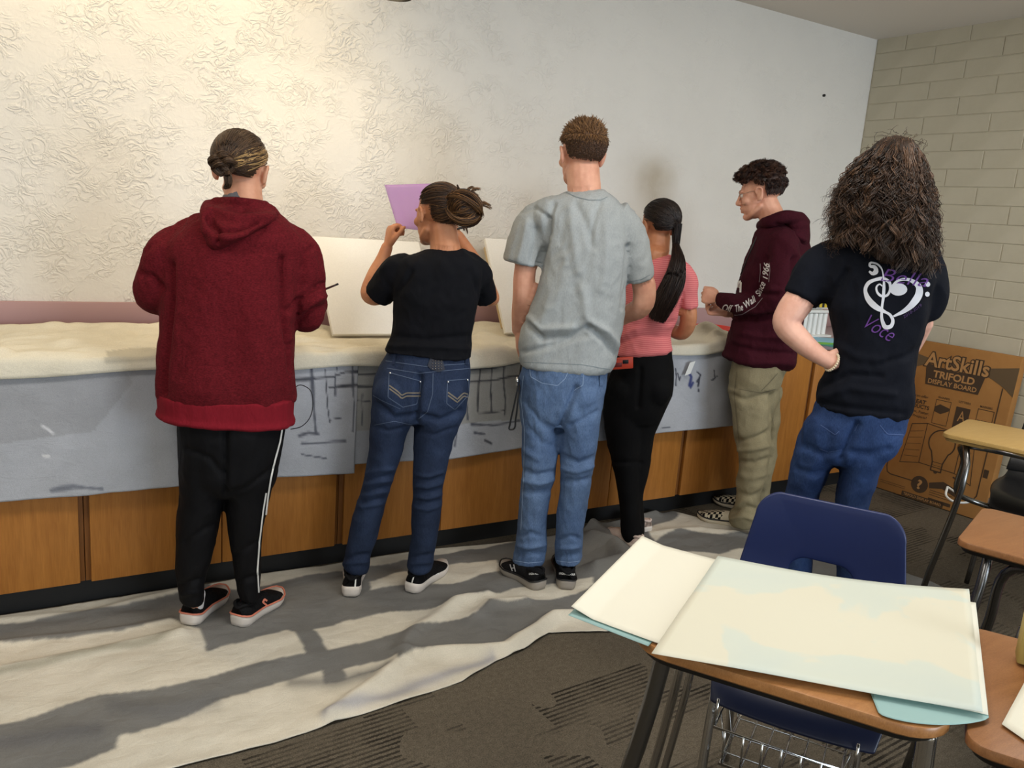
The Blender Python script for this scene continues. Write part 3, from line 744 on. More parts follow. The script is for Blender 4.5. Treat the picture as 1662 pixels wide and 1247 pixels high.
bline(q, [(0.09, 0.80), (0.09, 0.16), (0.105, 0.125), (0.14, 0.115), (0.36, 0.115)], 0.006); bline(q, [(0.91, 0.80), (0.91, 0.14), (0.89, 0.115), (0.80, 0.115)], 0.006)
btext(q, 'You can offer', 0.235, 0.655, 0.12, 0.016, 0.0, 0.0016, 0.005, 0.2); btext(q, 'GREAT', 0.235, 0.618, 0.105, 0.026, 0, 0.0016, 0.03); btext(q, 'PRODUCTS', 0.235, 0.588, 0.155, 0.024, 0, 0.0016, 0.03)
btext(q, 'for Easier, Faster,', 0.235, 0.553, 0.17, 0.018, 0, 0.0016, 0.01); btext(q, 'Better Projects!', 0.235, 0.523, 0.15, 0.018, 0, 0.0016, 0.01)
for u, t_ in ((0.46, 'SHAPES'), (0.64, 'LETTERS'), (0.82, 'MARKERS')): btext(q, t_, u, 0.672, 0.065, 0.012, 0, 0.0016, 0.01)
# three small product pictures
bline(q, [(0.40, 0.505), (0.53, 0.505), (0.53, 0.655), (0.40, 0.655)], 0.003, closed=True); bpoly(q, [(0.40, 0.58), (0.46, 0.57), (0.53, 0.60), (0.53, 0.615), (0.44, 0.63), (0.40, 0.61)])
bpoly(q, [(0.58, 0.49), (0.70, 0.49), (0.70, 0.64), (0.58, 0.64)])
bline(q, [(0.76, 0.505), (0.89, 0.505), (0.89, 0.655), (0.76, 0.655)], 0.003, closed=True)
for k in range(4): bpoly(q, [(0.77+k*0.029, 0.54), (0.793+k*0.029, 0.54), (0.793+k*0.029, 0.59), (0.77+k*0.029, 0.59)])
# open display board and light bulb drawing
bline(q, [(0.20, 0.21), (0.235, 0.47), (0.37, 0.495), (0.37, 0.24), (0.20, 0.21)], 0.004)
bline(q, [(0.37, 0.495), (0.69, 0.475), (0.69, 0.235), (0.37, 0.24)], 0.004); bline(q, [(0.69, 0.475), (0.80, 0.435), (0.84, 0.19), (0.69, 0.235)], 0.004)
for k in range(5): bline(q, [(0.225+0.002*k, 0.26+0.04*k), (0.35, 0.275+0.042*k)], 0.002)
for k in range(4): bline(q, [(0.71, 0.27+0.045*k), (0.80-0.004*k, 0.255+0.042*k)], 0.002)
th = np.radians(np.linspace(-50, 230, 24)); R0 = 0.075
bulb = [(0.53+R0*math.cos(a)/WB, 0.395+R0*math.sin(a)/HB) for a in th]
bline(q, [(0.575, 0.215), (0.575, 0.27)]+bulb+[(0.485, 0.27), (0.485, 0.215), (0.575, 0.215)], 0.007)
bline(q, [(0.485, 0.27), (0.575, 0.27)], 0.003); bline(q, [(0.485, 0.25), (0.575, 0.25)], 0.002); bpoly(q, [(0.51, 0.212), (0.55, 0.212), (0.54, 0.20), (0.52, 0.20)])
bline(q, [(0.69, 0.21), (0.74, 0.195), (0.80, 0.17)], 0.01)
# question badge, arc banner and bottom strip
c_ = [(0.42+0.05*math.cos(a)/WB, 0.105+0.05*math.sin(a)/HB) for a in np.linspace(0, 6.283, 25)[:-1]]; bpoly(q, c_)
bpoly(q, [(0.50, 0.135), (0.62, 0.165), (0.76, 0.135), (0.78, 0.095), (0.76, 0.09), (0.62, 0.12), (0.51, 0.10)])
for k in range(3): bline(q, [(0.52, 0.092-0.014*k), (0.72, 0.090-0.014*k)], 0.003)
bpoly(q, [(0.52, 0.022), (0.72, 0.022), (0.72, 0.043), (0.52, 0.043)])
bpoly(q, [(0.27, 0.0), (0.72, 0.0), (0.72, 0.028), (0.27, 0.028)] if False else [(0.28, 0.004), (0.66, 0.004), (0.66, 0.034), (0.28, 0.034)])
for k in range(2): bline(q, [(0.06, 0.06-0.012*k), (0.30, 0.06-0.012*k)], 0.002)
bpoly(q, [(0.94, 0.50), (0.985, 0.50), (0.985, 0.55), (0.94, 0.55)]); bpoly(q, [(0.92, 0.26), (0.96, 0.26), (0.96, 0.31), (0.92, 0.31)])
q.build('front_print', mpr, bx, **flat)
for a_ in (('?', 0.42, 0.105, 0.028, 0.058, 0.0, 0.0022, 0.03), ('TRIFOLD DISPLAY BOARD', 0.47, 0.019, 0.225, 0.016, 0, 0.0022, 0.01), ('A', 0.64, 0.585, 0.04, 0.06, 0, 0.0022, 0.0)):
    q = MB(); btext(q, *a_); q.build('pale_lettering', mpl, bx, **flat)

# ================================================================== STUDENT DESKS
Mtop = wood('oak_laminate', S(164, 112, 64), S(178, 126, 76), (1.2, 8, 8), 0.32, 0.5)
Mtop2 = wood('brown_laminate', S(140, 94, 58), S(156, 108, 68), (1.2, 8, 8), 0.32, 0.5)
Mtop3 = wood('yellow_laminate', S(198, 160, 94), S(206, 170, 104), (1.2, 8, 8), 0.32, 0.5)
Mframe = mat('dark_chrome', S(126, 126, 126), 0.25, 1.0)
Mblk = mat('desk_edge', S(24, 22, 20), 0.5)
def rrect(w, d, r, k=6):
    out = []
    for cx, cy, a0 in ((w-r, d-r, 0), (r, d-r, 90), (r, r, 180), (w-r, r, 270)):
        for i in range(k+1):
            a = math.radians(a0+90*i/k); out.append((cx+r*math.cos(a), cy+r*math.sin(a)))
    return np.array(out)
class Fr:
    """desk frame: u along the long edge, v towards the sitter's front, z up"""
    def __init__(s, o, u, v): s.o = np.array([o[0], o[1], 0.0]); s.u = np.array([u[0], u[1], 0.0]); s.u /= np.linalg.norm(s.u); s.v = np.array([v[0], v[1], 0.0]); s.v /= np.linalg.norm(s.v)
    def __call__(s, u, v, z): return s.o+s.u*u+s.v*v+np.array([0, 0, z])
def desktop(f, w, d, z, th, m, edge, parent, r=0.035):
    R = rrect(w, d, r); n_ = len(R); cx, cy = w/2, d/2
    def ring(ins, zz): return [f(cx+(x-cx)*(1-ins/(w/2)), cy+(y-cy)*(1-ins/(d/2)), zz) for x, y in R]
    V = ring(0.004, z-th)+ring(0, z-th+0.004)+ring(0, z-0.004)+ring(0.0015, z-0.001)+ring(0.006, z)
    F = grid_faces(5, n_).tolist(); F.append(list(range(n_))[::-1]); F.append([4*n_+k for k in range(n_)])
    o = obj('desk_top', V, F, m, parent, sharp=40)
    V = ring(0.012, z-th-0.012)+ring(0.006, z-th-0.001); F = grid_faces(2, n_).tolist(); F.append(list(range(n_))[::-1]); F.append([n_+k for k in range(n_)])
    obj('top_backing', V, F, edge, parent, sharp=40)
    return o
def chair_back(f, uc, vb, z0, z1, wbot, wtop, m, parent, hole=(0.10, 0.135), lean=0.06, holetop=0.8):
    """U-shaped moulded backrest: band between an arched opening and the rounded outer outline."""
    n_ = 48; h = z1-z0
    def outline(wb, wt, hh, r, k):
        pts = []
        for i in range(k): t = i/(k-1); pts.append((-(wb*(1-t)+wt*t)/2, t*(hh-r)))
        for i in range(1, k): a = math.pi-math.pi/2*i/(k-1); pts.append((-wt/2+r+r*math.cos(a), hh-r+r*math.sin(a)))
        rr = [(-x, z) for x, z in pts[::-1]]
        return np.array(pts+rr[0:])
    o = outline(wbot, wtop, h, 0.055, n_//4); i_ = outline(hole[0]*2, hole[0]*2*holetop, hole[1], 0.045, n_//4)
    # arched top edge
    o[:, 1] += 0.022*(1-(o[:, 0]/(wtop/2))**2)*(o[:, 1] > h-0.06)
    K = 9; V = []
    for k in range(K):
        t = k/(K-1); V.append(i_*(1-t)+o*t)
    P = np.array(V); m_ = P.shape[1]; P = P.reshape(-1, 2)
    def place(x, z, off): return f(uc+x, vb-lean*(z/h)+0.22*x*x*1.6+off+0.03*math.exp(-((z-0.02)/0.08)**2), z0+z)
    A = np.array([place(x, z, 0.0) for x, z in P]); B = np.array([place(x, z, -0.012) for x, z in P])
    fa = grid_faces(K, m_, wrap=False); nA = len(A)
    F = fa.tolist()+(fa[:, ::-1]+nA).tolist()
    loop = [(0, k) for k in range(m_)]+[(k, m_-1) for k in range(1, K)]+[(K-1, k) for k in range(m_-2, -1, -1)]+[(k, 0) for k in range(K-2, 0, -1)]
    idx = [r*m_+c for r, c in loop]
    for a, b in zip(idx, idx[1:]+idx[:1]): F.append([b, a, a+nA, b+nA])
    ob = obj('backrest', np.concatenate([A, B]), F, m, parent)
    b = ob.modifiers.new('round', 'BEVEL'); b.width = 0.005; b.segments = 3; b.limit_method = 'ANGLE'; b.angle_limit = math.radians(50)
    return ob
def chair_seat(f, uc, v0, v1, z, w, m, parent):
    nu, nv = 22, 22; V = []
    for j in range(nv):
        t = j/(nv-1)
        for i in range(nu):
            s = -1+2*i/(nu-1)
            wr = w/2*(0.90+0.10*math.sin(math.pi*min(t*1.2, 1)))*(1-0.10*max(0, t-0.8)*5*abs(s)**4)
            zz = z-0.018*(1-s*s)*math.sin(math.pi*min(t*1.1, 1))-0.055*max(0, (t-0.76)/0.24)**2.0+0.05*max(0, (0.16-t)/0.16)**2
            V.append(f(uc+s*wr, v0+(v1-v0)*t*(1-0.05*s*s*t), zz))
    o = obj('seat', V, grid_faces(nv, nu, wrap=False), m, parent)
    sd = o.modifiers.new('thick', 'SOLIDIFY'); sd.thickness = 0.014; sd.offset = 0
    b = o.modifiers.new('round', 'BEVEL'); b.width = 0.005; b.segments = 3; b.limit_method = 'ANGLE'; b.angle_limit = math.radians(50)
    return o

# --- foreground desk with the blue chair
FD = Fr((1.319, 1.289), (0.537, -0.8436), (-0.8436, -0.537))
DZ = 0.740
d1 = empty('student_desk', FD(0.25, 0.25, 0), 'foreground student desk with blue chair, topped with pale paper sheets', 'desk', 'student desks')
desktop(FD, 0.53, 0.47, DZ, 0.022, Mtop, Mblk, d1, 0.075)
Mblue = mat('blue_shell', S(24, 38, 84), 0.38); n = N(Mblue); n.bump(n.noise(n.mapping(), 500, 2), 0.08, 0.001)
chair_back(FD, 0.258, -0.363, 0.455, 0.80, 0.46, 0.37, Mblue, d1, hole=(0.10, 0.195), lean=0.03, holetop=0.82)
chair_seat(FD, 0.266, -0.34, 0.035, 0.455, 0.44, mat('blue_seat', S(22, 30, 58), 0.4), d1)
def leg(pts, r=0.0125, m=M_chrome, parent=None, name='leg', sub=6):
    q = MB(); q.tube(pts, r, 12, sub); return q.build(name, m, parent, sharp=None)
leg([FD(0.058, 0.405, DZ-0.03), FD(0.045, 0.41, 0.60), FD(-0.08, 0.42, 0.012)], 0.0165, Mframe, d1)
leg([FD(0.50, 0.40, DZ-0.03), FD(0.505, 0.405, 0.60), FD(0.54, 0.42, 0.012)], 0.0155, M_chrome, d1)
leg([FD(0.06, 0.40, DZ-0.036), FD(0.05, 0.10, DZ-0.04), FD(0.03, 0.05, DZ-0.09), FD(0.0, 0.0, 0.40), FD(-0.05, -0.03, 0.05), FD(-0.05, 0.02, 0.014)], 0.011, M_chrome, d1, 'side_rail')
leg([FD(0.08, 0.43, DZ-0.036), FD(0.08, 0.12, DZ-0.04), FD(0.06, 0.07, DZ-0.09), FD(0.03, 0.02, 0.40), FD(-0.02, -0.01, 0.05), FD(-0.02, 0.04, 0.014)], 0.009, M_chrome, d1, 'side_rail')
for uu in (0.09, 0.41):
    leg([FD(uu, -0.02, 0.425), FD(uu, 0.0, 0.32), FD(uu, 0.05, 0.012)], 0.011, M_chrome, d1)
    leg([FD(uu, -0.28, 0.43), FD(uu, -0.30, 0.32), FD(uu, -0.36, 0.012)], 0.011, M_chrome, d1)
    leg([FD(uu, -0.02, 0.424), FD(uu, -0.10, 0.418), FD(uu, -0.29, 0.426)], 0.011, M_chrome, d1, 'seat_rail')
    leg([FD(uu, -0.30, 0.43), FD(uu, -0.385, 0.46), FD(uu, -0.395, 0.60)], 0.010, M_chrome, d1, 'back_post')
# wire book basket under the seat
bk_ = MB(); z0 = 0.26
for zz, ins in ((0.36, 0), (z0, 0.02)):
    bk_.tube([FD(0.11+ins, 0.05-ins, zz), FD(0.41-ins, 0.05-ins, zz), FD(0.41-ins, -0.27+ins, zz), FD(0.11+ins, -0.27+ins, zz)], 0.0038, 7, closed=True)
for i in range(7):
    u = 0.135+i*0.042; bk_.tube([FD(u, 0.05, 0.36), FD(u, 0.03, z0), FD(u, -0.25, z0), FD(u, -0.27, 0.36)], 0.0026, 6)
for v in (-0.18, -0.10, -0.02): bk_.tube([FD(0.11, v, 0.36), FD(0.13, v, z0), FD(0.39, v, z0), FD(0.41, v, 0.36)], 0.0026, 6)
for u in (0.11, 0.41):
    for v in (0.045, -0.265): bk_.tube([FD(u, v, 0.36), FD(u, v, 0.43)], 0.0035, 6)
bk_.build('wire_basket', M_chrome, d1, sharp=None)

# --- paper sheets on it
Mpap = mat('cream_paper', S(224, 221, 205), 0.75, spec=0.15)
mmap = mat('pale_map_paper', S(230, 228, 206), 0.65, spec=0.25); n = N(mmap)
a = n.noise(n.mapping((1, 1, 1), loc=(0.7, 0.35, 0)), 2.6, 4, 0.5, 0.8); b = n.noise(n.mapping(), 9, 4, 0.5, 0.5)
g_ = n.math('ADD', n.math('MULTIPLY', a, 0.85), n.math('MULTIPLY', b, 0.15))
n.base(n.ramp(g_, [(0.455, S(214, 211, 192)), (0.48, S(204, 210, 198)), (0.62, S(200, 208, 199))]))
mteal = mat('teal_paper_back', S(146, 180, 178), 0.6)
def sheet(name, quad, m, label, group, lift, curl=None, back=None, nx=36, ny=24, sag=None, wav=0.002, seed=1):
    """quad: tl, tr, br, bl at desk height (world xy)."""
    tl, tr, br, bl = [np.array([*p[:2], 0.0]) for p in quad]; V = []
    for j in range(ny):
        t = j/(ny-1)
        for i in range(nx):
            s = i/(nx-1); p = tl*(1-s)*(1-t)+tr*s*(1-t)+br*s*t+bl*(1-s)*t
            z = lift
            if sag: z += sag(s, t)
            p = p+np.array([0, 0, z])
            if curl: p = curl(s, t, p)
            V.append(p)
    V = np.array(V); V[:, 2] += wav*(waves(V, 6, 14, seed)+1.4)
    o = obj(name, V, grid_faces(ny, nx, wrap=False)[:, ::-1], m)
    sd = o.modifiers.new('thick', 'SOLIDIFY'); sd.thickness = 0.0006; sd.offset = 0
    if back is not None:
        o.data.materials.append(back); sd.material_offset = 1; sd.material_offset_rim = 0; sd.thickness = 0.0012
    return tag(o, label, 'paper', group)
T = lambda x, y, z=DZ: on(x, y, 2, z)
g = 'paper sheets on the foreground desk'
sheet('paper_sheet', [T(1040, 884), T(1170, 914), T(1052, 1050), T(922, 1000)], mteal, 'teal sheet at the left of the desk, under the white sheet', g, DZ+0.001, seed=3, wav=0.0008)
sheet('paper_sheet', [T(1041, 880), T(1186, 918), T(1074, 1051), T(926, 996)], Mpap, 'blank white sheet overhanging the left edge of the foreground desk', g, DZ+0.0045, seed=4, wav=0.0006,
      sag=lambda s, t: 0.010*max(0, 0.25-s)*4)
sheet('paper_sheet', [T(1190, 930), T(1583, 982), T(1603, 1166), T(1080, 1070)], Mpap, 'white sheet under the map, its right edge curling down over the desk side', g, DZ+0.0065, seed=6, wav=0.0006,
      curl=lambda s, t, p: p+FD.v*0.03*math.sin(math.pi*s)*max(0, 1-1.6*t)+np.array([0, 0, -0.002*max(0, (s-0.9)/0.1)**2]))
# teal backed sheet whose rounded near edge hangs out below the map at the right
def teal_edge(s, t, p): return p+FD.v*(0.030*math.sin(math.pi*min(s*1.0, 1))**0.6*t)+np.array([0, 0, -0.001*t*t])
sheet('paper_sheet', [T(1400, 1100), T(1600, 1135), T(1604, 1168), T(1425, 1160)], mteal, 'teal sheet curling out below the map at the right end of the desk', g, DZ+0.0035, seed=7, wav=0.0004, nx=30, ny=16, curl=teal_edge)
sheet('map_sheet', [T(1164, 912), T(1571, 966), T(1592, 1170), T(1056, 1072)], mmap, 'pale green map sheet covering most of the foreground desk', g, DZ+0.0125, seed=5, wav=0.0010,
      curl=lambda s, t, p: p+FD.v*0.022*math.sin(math.pi*s)*max(0, 1-1.6*t)+np.array([0, 0, -0.003*math.sin(math.pi*s)*max(0, 1-3*t)]))

# --- three more desks at the right
def side_desk(o, u, v, w, d, z, mt, shell, label, chair=(0.30, -0.10), legs=True, edge=Mblk):
    f = Fr(o, u, v); e = empty('student_desk', f(w/2, d/2, 0), label, 'desk', 'student desks')
    desktop(f, w, d, z, 0.02, mt, edge, e)
    return f, e
# yellow desk with black chair (farthest)
f, e = side_desk((3.625, 1.985), (0.30, -0.954), (-0.954, -0.30), 0.60, 0.44, DZ, Mtop3, None, 'yellow topped student desk in front of the cardboard box, with black chair', edge=Mtop3)
dY = e
leg([f(0.07, 0.36, DZ-0.03), f(0.09, 0.40, 0.70), f(0.03, 0.405, 0.012)], 0.0125, Mframe, e)
leg([f(0.45, 0.40, DZ-0.035), f(0.12, 0.40, DZ-0.037), f(0.07, 0.36, DZ-0.05), f(0.06, 0.24, 0.60), f(0.05, 0.18, 0.44), f(0.10, 0.10, 0.40), f(0.40, 0.08, 0.40)], 0.012, Mframe, e, 'side_rail')
leg([f(0.55, 0.38, DZ-0.03), f(0.57, 0.40, 0.012)], 0.0125, Mframe, e)
for u_, v_ in ((0.16, 0.06), (0.52, 0.06), (0.16, -0.30), (0.52, -0.30)): leg([f(u_, v_, 0.42), f(u_-0.03, v_, 0.012)], 0.011, Mframe, e)
Mbs = mat('black_shell', S(20, 20, 22), 0.35)
chair_seat(f, 0.34, -0.36, 0.12, 0.445, 0.44, Mbs, e)
chair_back(f, 0.34, -0.37, 0.475, 0.82, 0.42, 0.36, Mbs, e)
# mid brown desk with maroon chair
f, e = side_desk((2.425, 1.235), (0.345, -0.938), (-0.938, -0.345), 0.60, 0.385, DZ, Mtop2, None, 'brown topped student desk with maroon chair, between yellow desk and foreground desk')
leg([f(0.07, 0.30, DZ-0.03), f(0.07, 0.34, 0.62), f(0.02, 0.33, 0.30), f(-0.02, 0.32, 0.012)], 0.0125, Mframe, e)
leg([f(0.45, 0.33, DZ-0.035), f(0.18, 0.33, DZ-0.037), f(0.13, 0.31, DZ-0.06), f(0.10, 0.28, 0.52), f(0.09, 0.22, 0.36), f(0.12, 0.10, 0.34), f(0.40, 0.08, 0.36)], 0.013, Mframe, e, 'side_rail')
leg([f(0.55, 0.34, DZ-0.03), f(0.57, 0.36, 0.012)], 0.0125, Mframe, e)
for u_, v_ in ((0.16, 0.02), (0.52, 0.02), (0.16, -0.34), (0.52, -0.34)): leg([f(u_, v_, 0.42), f(u_-0.03, v_, 0.012)], 0.011, Mframe, e)
Mms = mat('maroon_shell', S(84, 26, 34), 0.38)
chair_seat(f, 0.36, -0.36, 0.12, 0.445, 0.44, Mms, e)
chair_back(f, 0.36, -0.37, 0.475, 0.82, 0.42, 0.36, Mms, e)
# nearest brown desk at the lower right
f, e = side_desk((1.625, 0.815), (0.51, -0.86), (-0.86, -0.51), 0.60, 0.46, 0.735, Mtop2, None, 'brown student desk at the lower right, beside the foreground desk')
for u_, v_ in ((0.06, 0.40), (0.54, 0.40)): leg([f(u_, v_, 0.70), f(u_, v_+0.01, 0.60), f(u_-0.02, v_+0.02, 0.012)], 0.0125, Mframe, e)
leg([f(0.45, 0.42, 0.70), f(0.12, 0.42, 0.70), f(0.08, 0.38, 0.66), f(0.08, 0.30, 0.50), f(0.10, 0.20, 0.38), f(0.14, 0.02, 0.38)], 0.012, Mframe, e, 'side_rail')
for u_, v_ in ((0.16, 0.02), (0.52, 0.02), (0.16, -0.34), (0.52, -0.34)): leg([f(u_, v_, 0.42), f(u_-0.03, v_, 0.012)], 0.011, Mframe, e)
chair_seat(f, 0.36, -0.36, 0.10, 0.445, 0.42, Mbs, e); chair_back(f, 0.36, -0.37, 0.475, 0.70, 0.42, 0.36, Mbs, e)
q0 = [T(1668, 1100, 0.735), T(1760, 1130, 0.735), T(1740, 1260, 0.735), T(1625, 1180, 0.735)]
sheet('paper_sheet', q0, Mpap, 'blank sheet of paper on the brown desk at the lower right', None, 0.738, seed=9, wav=0.001, nx=14, ny=10)
q = MB(); P = on(1662, 1020, 2, 0.81); q.box(P+(0.042, -0.034, 0.0), (0.025, -0.045, 0), (0.0, 0.0, 0.07), (0.02, 0.012, 0), 0.004)
tag(q.build('notebook', mat('olive_cover', S(170, 150, 84), 0.6)), 'olive notebook standing at the right edge on the brown desk', 'notebook')

P = on(1548, 806, 2, 0.30); q = MB(); q.tube([P+(0.02, 0.05, 0.03), P+(-0.03, 0.02, 0.0), P+(-0.045, -0.02, -0.01), P+(0.0, -0.05, -0.015), P+(0.05, -0.07, -0.005)], 0.0055, 8, 6)
q.tube([P+(0.05, -0.07, -0.005), P+(0.02, -0.01, 0.012), P+(0.02, 0.05, 0.03)], 0.005, 8, 6)
q.build('cable_loop', M_white, dY, sharp=None)
# ================================================================== PEOPLE
class Per:
    """A person: ground point from the photo, an upright frame facing the camera there."""
    def __init__(s, gx, gy, label, group=None):
        s.G = flr(gx, gy); d = s.G-CAM; d[2] = 0; s.D = np.linalg.norm(d); s.ed = d/s.D
        s.er = np.array([s.ed[1], -s.ed[0], 0.0]); s.label = label
        s.px_m = ((s.G-CAM) @ CF)/FPX        # metres per pixel near the feet plane
        s.parts = []
    def at(s, x, y, d=0.0):
        r = ray(x, y); t = (s.G+s.ed*d-CAM) @ s.ed/(r @ s.ed); return CAM+r*t
    def mpp(s, p): return ((np.asarray(p)-CAM) @ CF)/FPX
    def chain(s, pts, n=16, sub=5, dome=True, flat=False):
        """pts: (px, py, depth, radius in px)"""
        P = []; R = []
        for x, y, d, r in pts:
            p = s.at(x, y, d); P.append(p); R.append(r*s.mpp(p))
        return tube(P, R, n, sub, True, False, dome and not flat)
    def rows(s, rows, ex=2.3, sub=4, n=32):
        """rows: (yl, xl, yr, xr, b, d) or (y, xl, xr, b, d): half-depth b, centre depth d (m)"""
        C = []; A = []; B = []
        for r in rows:
            if len(r) == 5: y, xl, xr, b, d = r; yl = yr = y
            else: yl, xl, yr, xr, b, d = r
            L = s.at(xl, yl, d); R_ = s.at(xr, yr, d)
            C.append((L+R_)/2); A.append((R_-L)/2); B.append(s.ed*b)
        return loft(C, A, B, n, ex, sub)
    def ell(s, x, y, d, r, turn=0.0, tilt=0.0):
        c = s.at(x, y, d); return ellipsoid(c, r, s.basis(turn, tilt), 16, 10)
    def basis(s, turn=0.0, tilt=0.0, roll=0.0):
        """rows: right, forward, up for something facing 'turn' degrees right of straight away from the camera; tilt>0 looks down"""
        t, p, q = math.radians(turn), math.radians(tilt), math.radians(roll)
        r = s.er*math.cos(t)-s.ed*math.sin(t); f = s.er*math.sin(t)+s.ed*math.cos(t); u = np.array([0, 0, 1.0])
        f, u = f*math.cos(p)-u*math.sin(p), u*math.cos(p)+f*math.sin(p)
        r, u = r*math.cos(q)-u*math.sin(q), u*math.cos(q)+r*math.sin(q)
        return np.stack([r, f, u])

def head_parts(c, B, k=1.0, ears=True):
    """closed pieces of a head; c centre of the skull, B rows right/forward/up, k scale (1 = 0.23 m tall)"""
    out = []
    def E(p, r, turn=None):
        Bb = B
        if turn is not None:
            a = math.radians(turn); Bb = np.stack([B[0]*math.cos(a)+B[1]*math.sin(a), B[1]*math.cos(a)-B[0]*math.sin(a), B[2]])
        out.append(ellipsoid(c+(np.asarray(p)*k) @ B, np.asarray(r)*k, Bb, 18, 12))
    def Tb(pts, rad): out.append(tube([c+(np.asarray(p)*k) @ B for p in pts], np.asarray(rad)*k, 10, 4, True, False, True))
    E((0, -.014, .036), (.075, .094, .080))          # cranium
    E((0, .030, .000), (.066, .060, .085))           # forehead and face
    E((0, .036, -.052), (.054, .052, .058))          # jaw
    E((0, .072, -.095), (.024, .021, .018)); E((0, .066, -.058), (.032, .026, .026))          # chin
    Tb([(-.045, .004, -.058), (-.034, .044, -.086), (0, .066, -.097), (.034, .044, -.086), (.045, .004, -.058)], [.013, .014, .016, .014, .013])
    for s in (-1, 1):
        E((s*.040, .060, -.026), (.024, .024, .020))
        E((s*.026, .081, .021), (.025, .012, .009))
        E((s*.012, .094, -.033), (.008, .010, .007))
        if ears:
            E((s*.077, -.004, -.010), (.008, .017, .029), s*22)
            Tb([(s*.074, .010, -.006), (s*.080, .012, .012), (s*.086, -.002, .023), (s*.089, -.016, .014), (s*.087, -.015, -.006), (s*.080, -.002, -.028), (s*.075, .007, -.034)], [.004, .005, .005, .005, .0048, .006, .005])
    Tb([(0, .086, .016), (0, .096, -.006), (0, .108, -.027)], [.009, .0095, .011])
    E((0, .101, -.034), (.011, .010, .007))
    Tb([(-.022, .083, -.057), (-.008, .094, -.053), (0, .0945, -.054), (.008, .094, -.053), (.022, .083, -.057)], [.004, .0068, .0065, .0068, .004])
    Tb([(-.018, .083, -.066), (0, .092, -.068), (.018, .083, -.066)], [.004, .0080, .004])
    return out
def eyes(c, B, k, parent, iris):
    for s in (-1, 1):
        p = c+(np.array([s*.030, .0745, .003])*k) @ B
        o = obj('eye', *ellipsoid(p, np.array([.0125, .0125, .0125])*k, B, 14, 10), M_eye, parent)
        o.data.materials.append(iris)
        lo = np.array([v.co[:] for v in o.data.vertices])+wpos(o)-p
        fw = lo @ B[1]
        for pl in o.data.polygons: pl.material_index = 1 if np.mean([fw[i] for i in pl.vertices]) > .0108*k else 0
M_eye = mat('eye_white', S(226, 220, 212), 0.25); M_iris = mat('iris_brown', S(50, 32, 22), 0.25)

def hand_parts(w, d, palm, side, L=0.18, curl=(50, 60, 40), spread=1.0, thumb=35):
    """w wrist, d direction of the hand, palm = direction the palm faces, side +1: thumb on the d x palm side.
    Five separate fingers of different lengths, bent at three joints."""
    d = np.asarray(d, float); d /= np.linalg.norm(d); pn = np.asarray(palm, float); pn -= d*(pn @ d); pn /= np.linalg.norm(pn)
    x = np.cross(d, pn)*side      # towards the thumb
    out = []; k = L/0.18
    C = [w-d*.01*k, w+d*.02*k, w+d*.05*k, w+d*.082*k, w+d*.092*k]
    A = [x*.024*k, x*.030*k, x*.039*k, x*.040*k, x*.034*k]; Bq = [pn*.017*k, pn*.016*k, pn*.014*k, pn*.012*k, pn*.008*k]
    out.append(loft(C, A, Bq, 18, 2.4, 3))
    for i, (off, ln) in enumerate(((.029, .070), (.010, .078), (-.0095, .073), (-.028, .058))):
        p = w+d*(.084-.004*abs(i-1.2))*k+x*off*k; dirv = d+x*(0.10*(1.2-i)*spread); dirv /= np.linalg.norm(dirv)
        pts = [p-dirv*.02*k, p]; rr = [.0085*k, .0088*k]; a = 0; q = p
        for j, (fr, cu) in enumerate(((.45, curl[0]), (.32, curl[1]), (.23, curl[2]))):
            a += math.radians(cu); dv = dirv*math.cos(a)+pn*math.sin(a); q = q+dv*ln*fr*k; pts.append(q); rr.append((.0082-.0008*j)*k)
        out.append(tube(pts, rr, 10, 3, True, False, True))
    p0 = w+d*.015*k+x*.020*k+pn*.004*k; t = math.radians(thumb)
    d1 = d*math.cos(t)+x*math.sin(t)+pn*.25; d1 /= np.linalg.norm(d1); d2 = d*math.cos(t*.4)+x*math.sin(t*.4)*.3+pn*.55; d2 /= np.linalg.norm(d2)
    out.append(tube([p0, p0+d1*.040*k, p0+d1*.040*k+d2*.030*k, p0+d1*.040*k+d2*.052*k], [.013*k, .0115*k, .0098*k, .0085*k], 10, 3, True, False, True))
    return out

def creases(per, V, Nn, folds):
    """folds: (polyline px, height m, width px): raised or pressed folds in the cloth, seen side only"""
    pp = proj(V); toward = (Nn @ -per.ed); toward = np.clip(toward*1.6, 0, 1); out = np.zeros(len(V))
    for pl, h, w in folds:
        d = segdist(pp[:, 0], pp[:, 1], pl); out += 1.45*h*np.exp(-(d/(w*0.85))**2)
    return out*toward
def garment(per, name, parts, m, parent, voxel=0.008, smooth=4, noise=(), folds=(), seed=1):
    me, V = remesh(parts, voxel, smooth)
    Nn = mesh_normals(me); h = np.zeros(len(V))
    for i, (amp, k, st) in enumerate(noise):
        w = waves(V, 12, k, seed+i*7, st); h += amp*(w if i % 2 else (1-2*np.abs(np.clip(w, -1.5, 1.5))))
    if folds: h += creases(per, V, Nn, folds)
    V = V+Nn*h[:, None]
    org = wpos(parent); set_co(me, V-org)
    o = link(name, me, m, parent, org, True)
    if name in ('hoodie', 'tshirt', 'trousers', 'jeans'): tuck(parent, V, me)
    return o
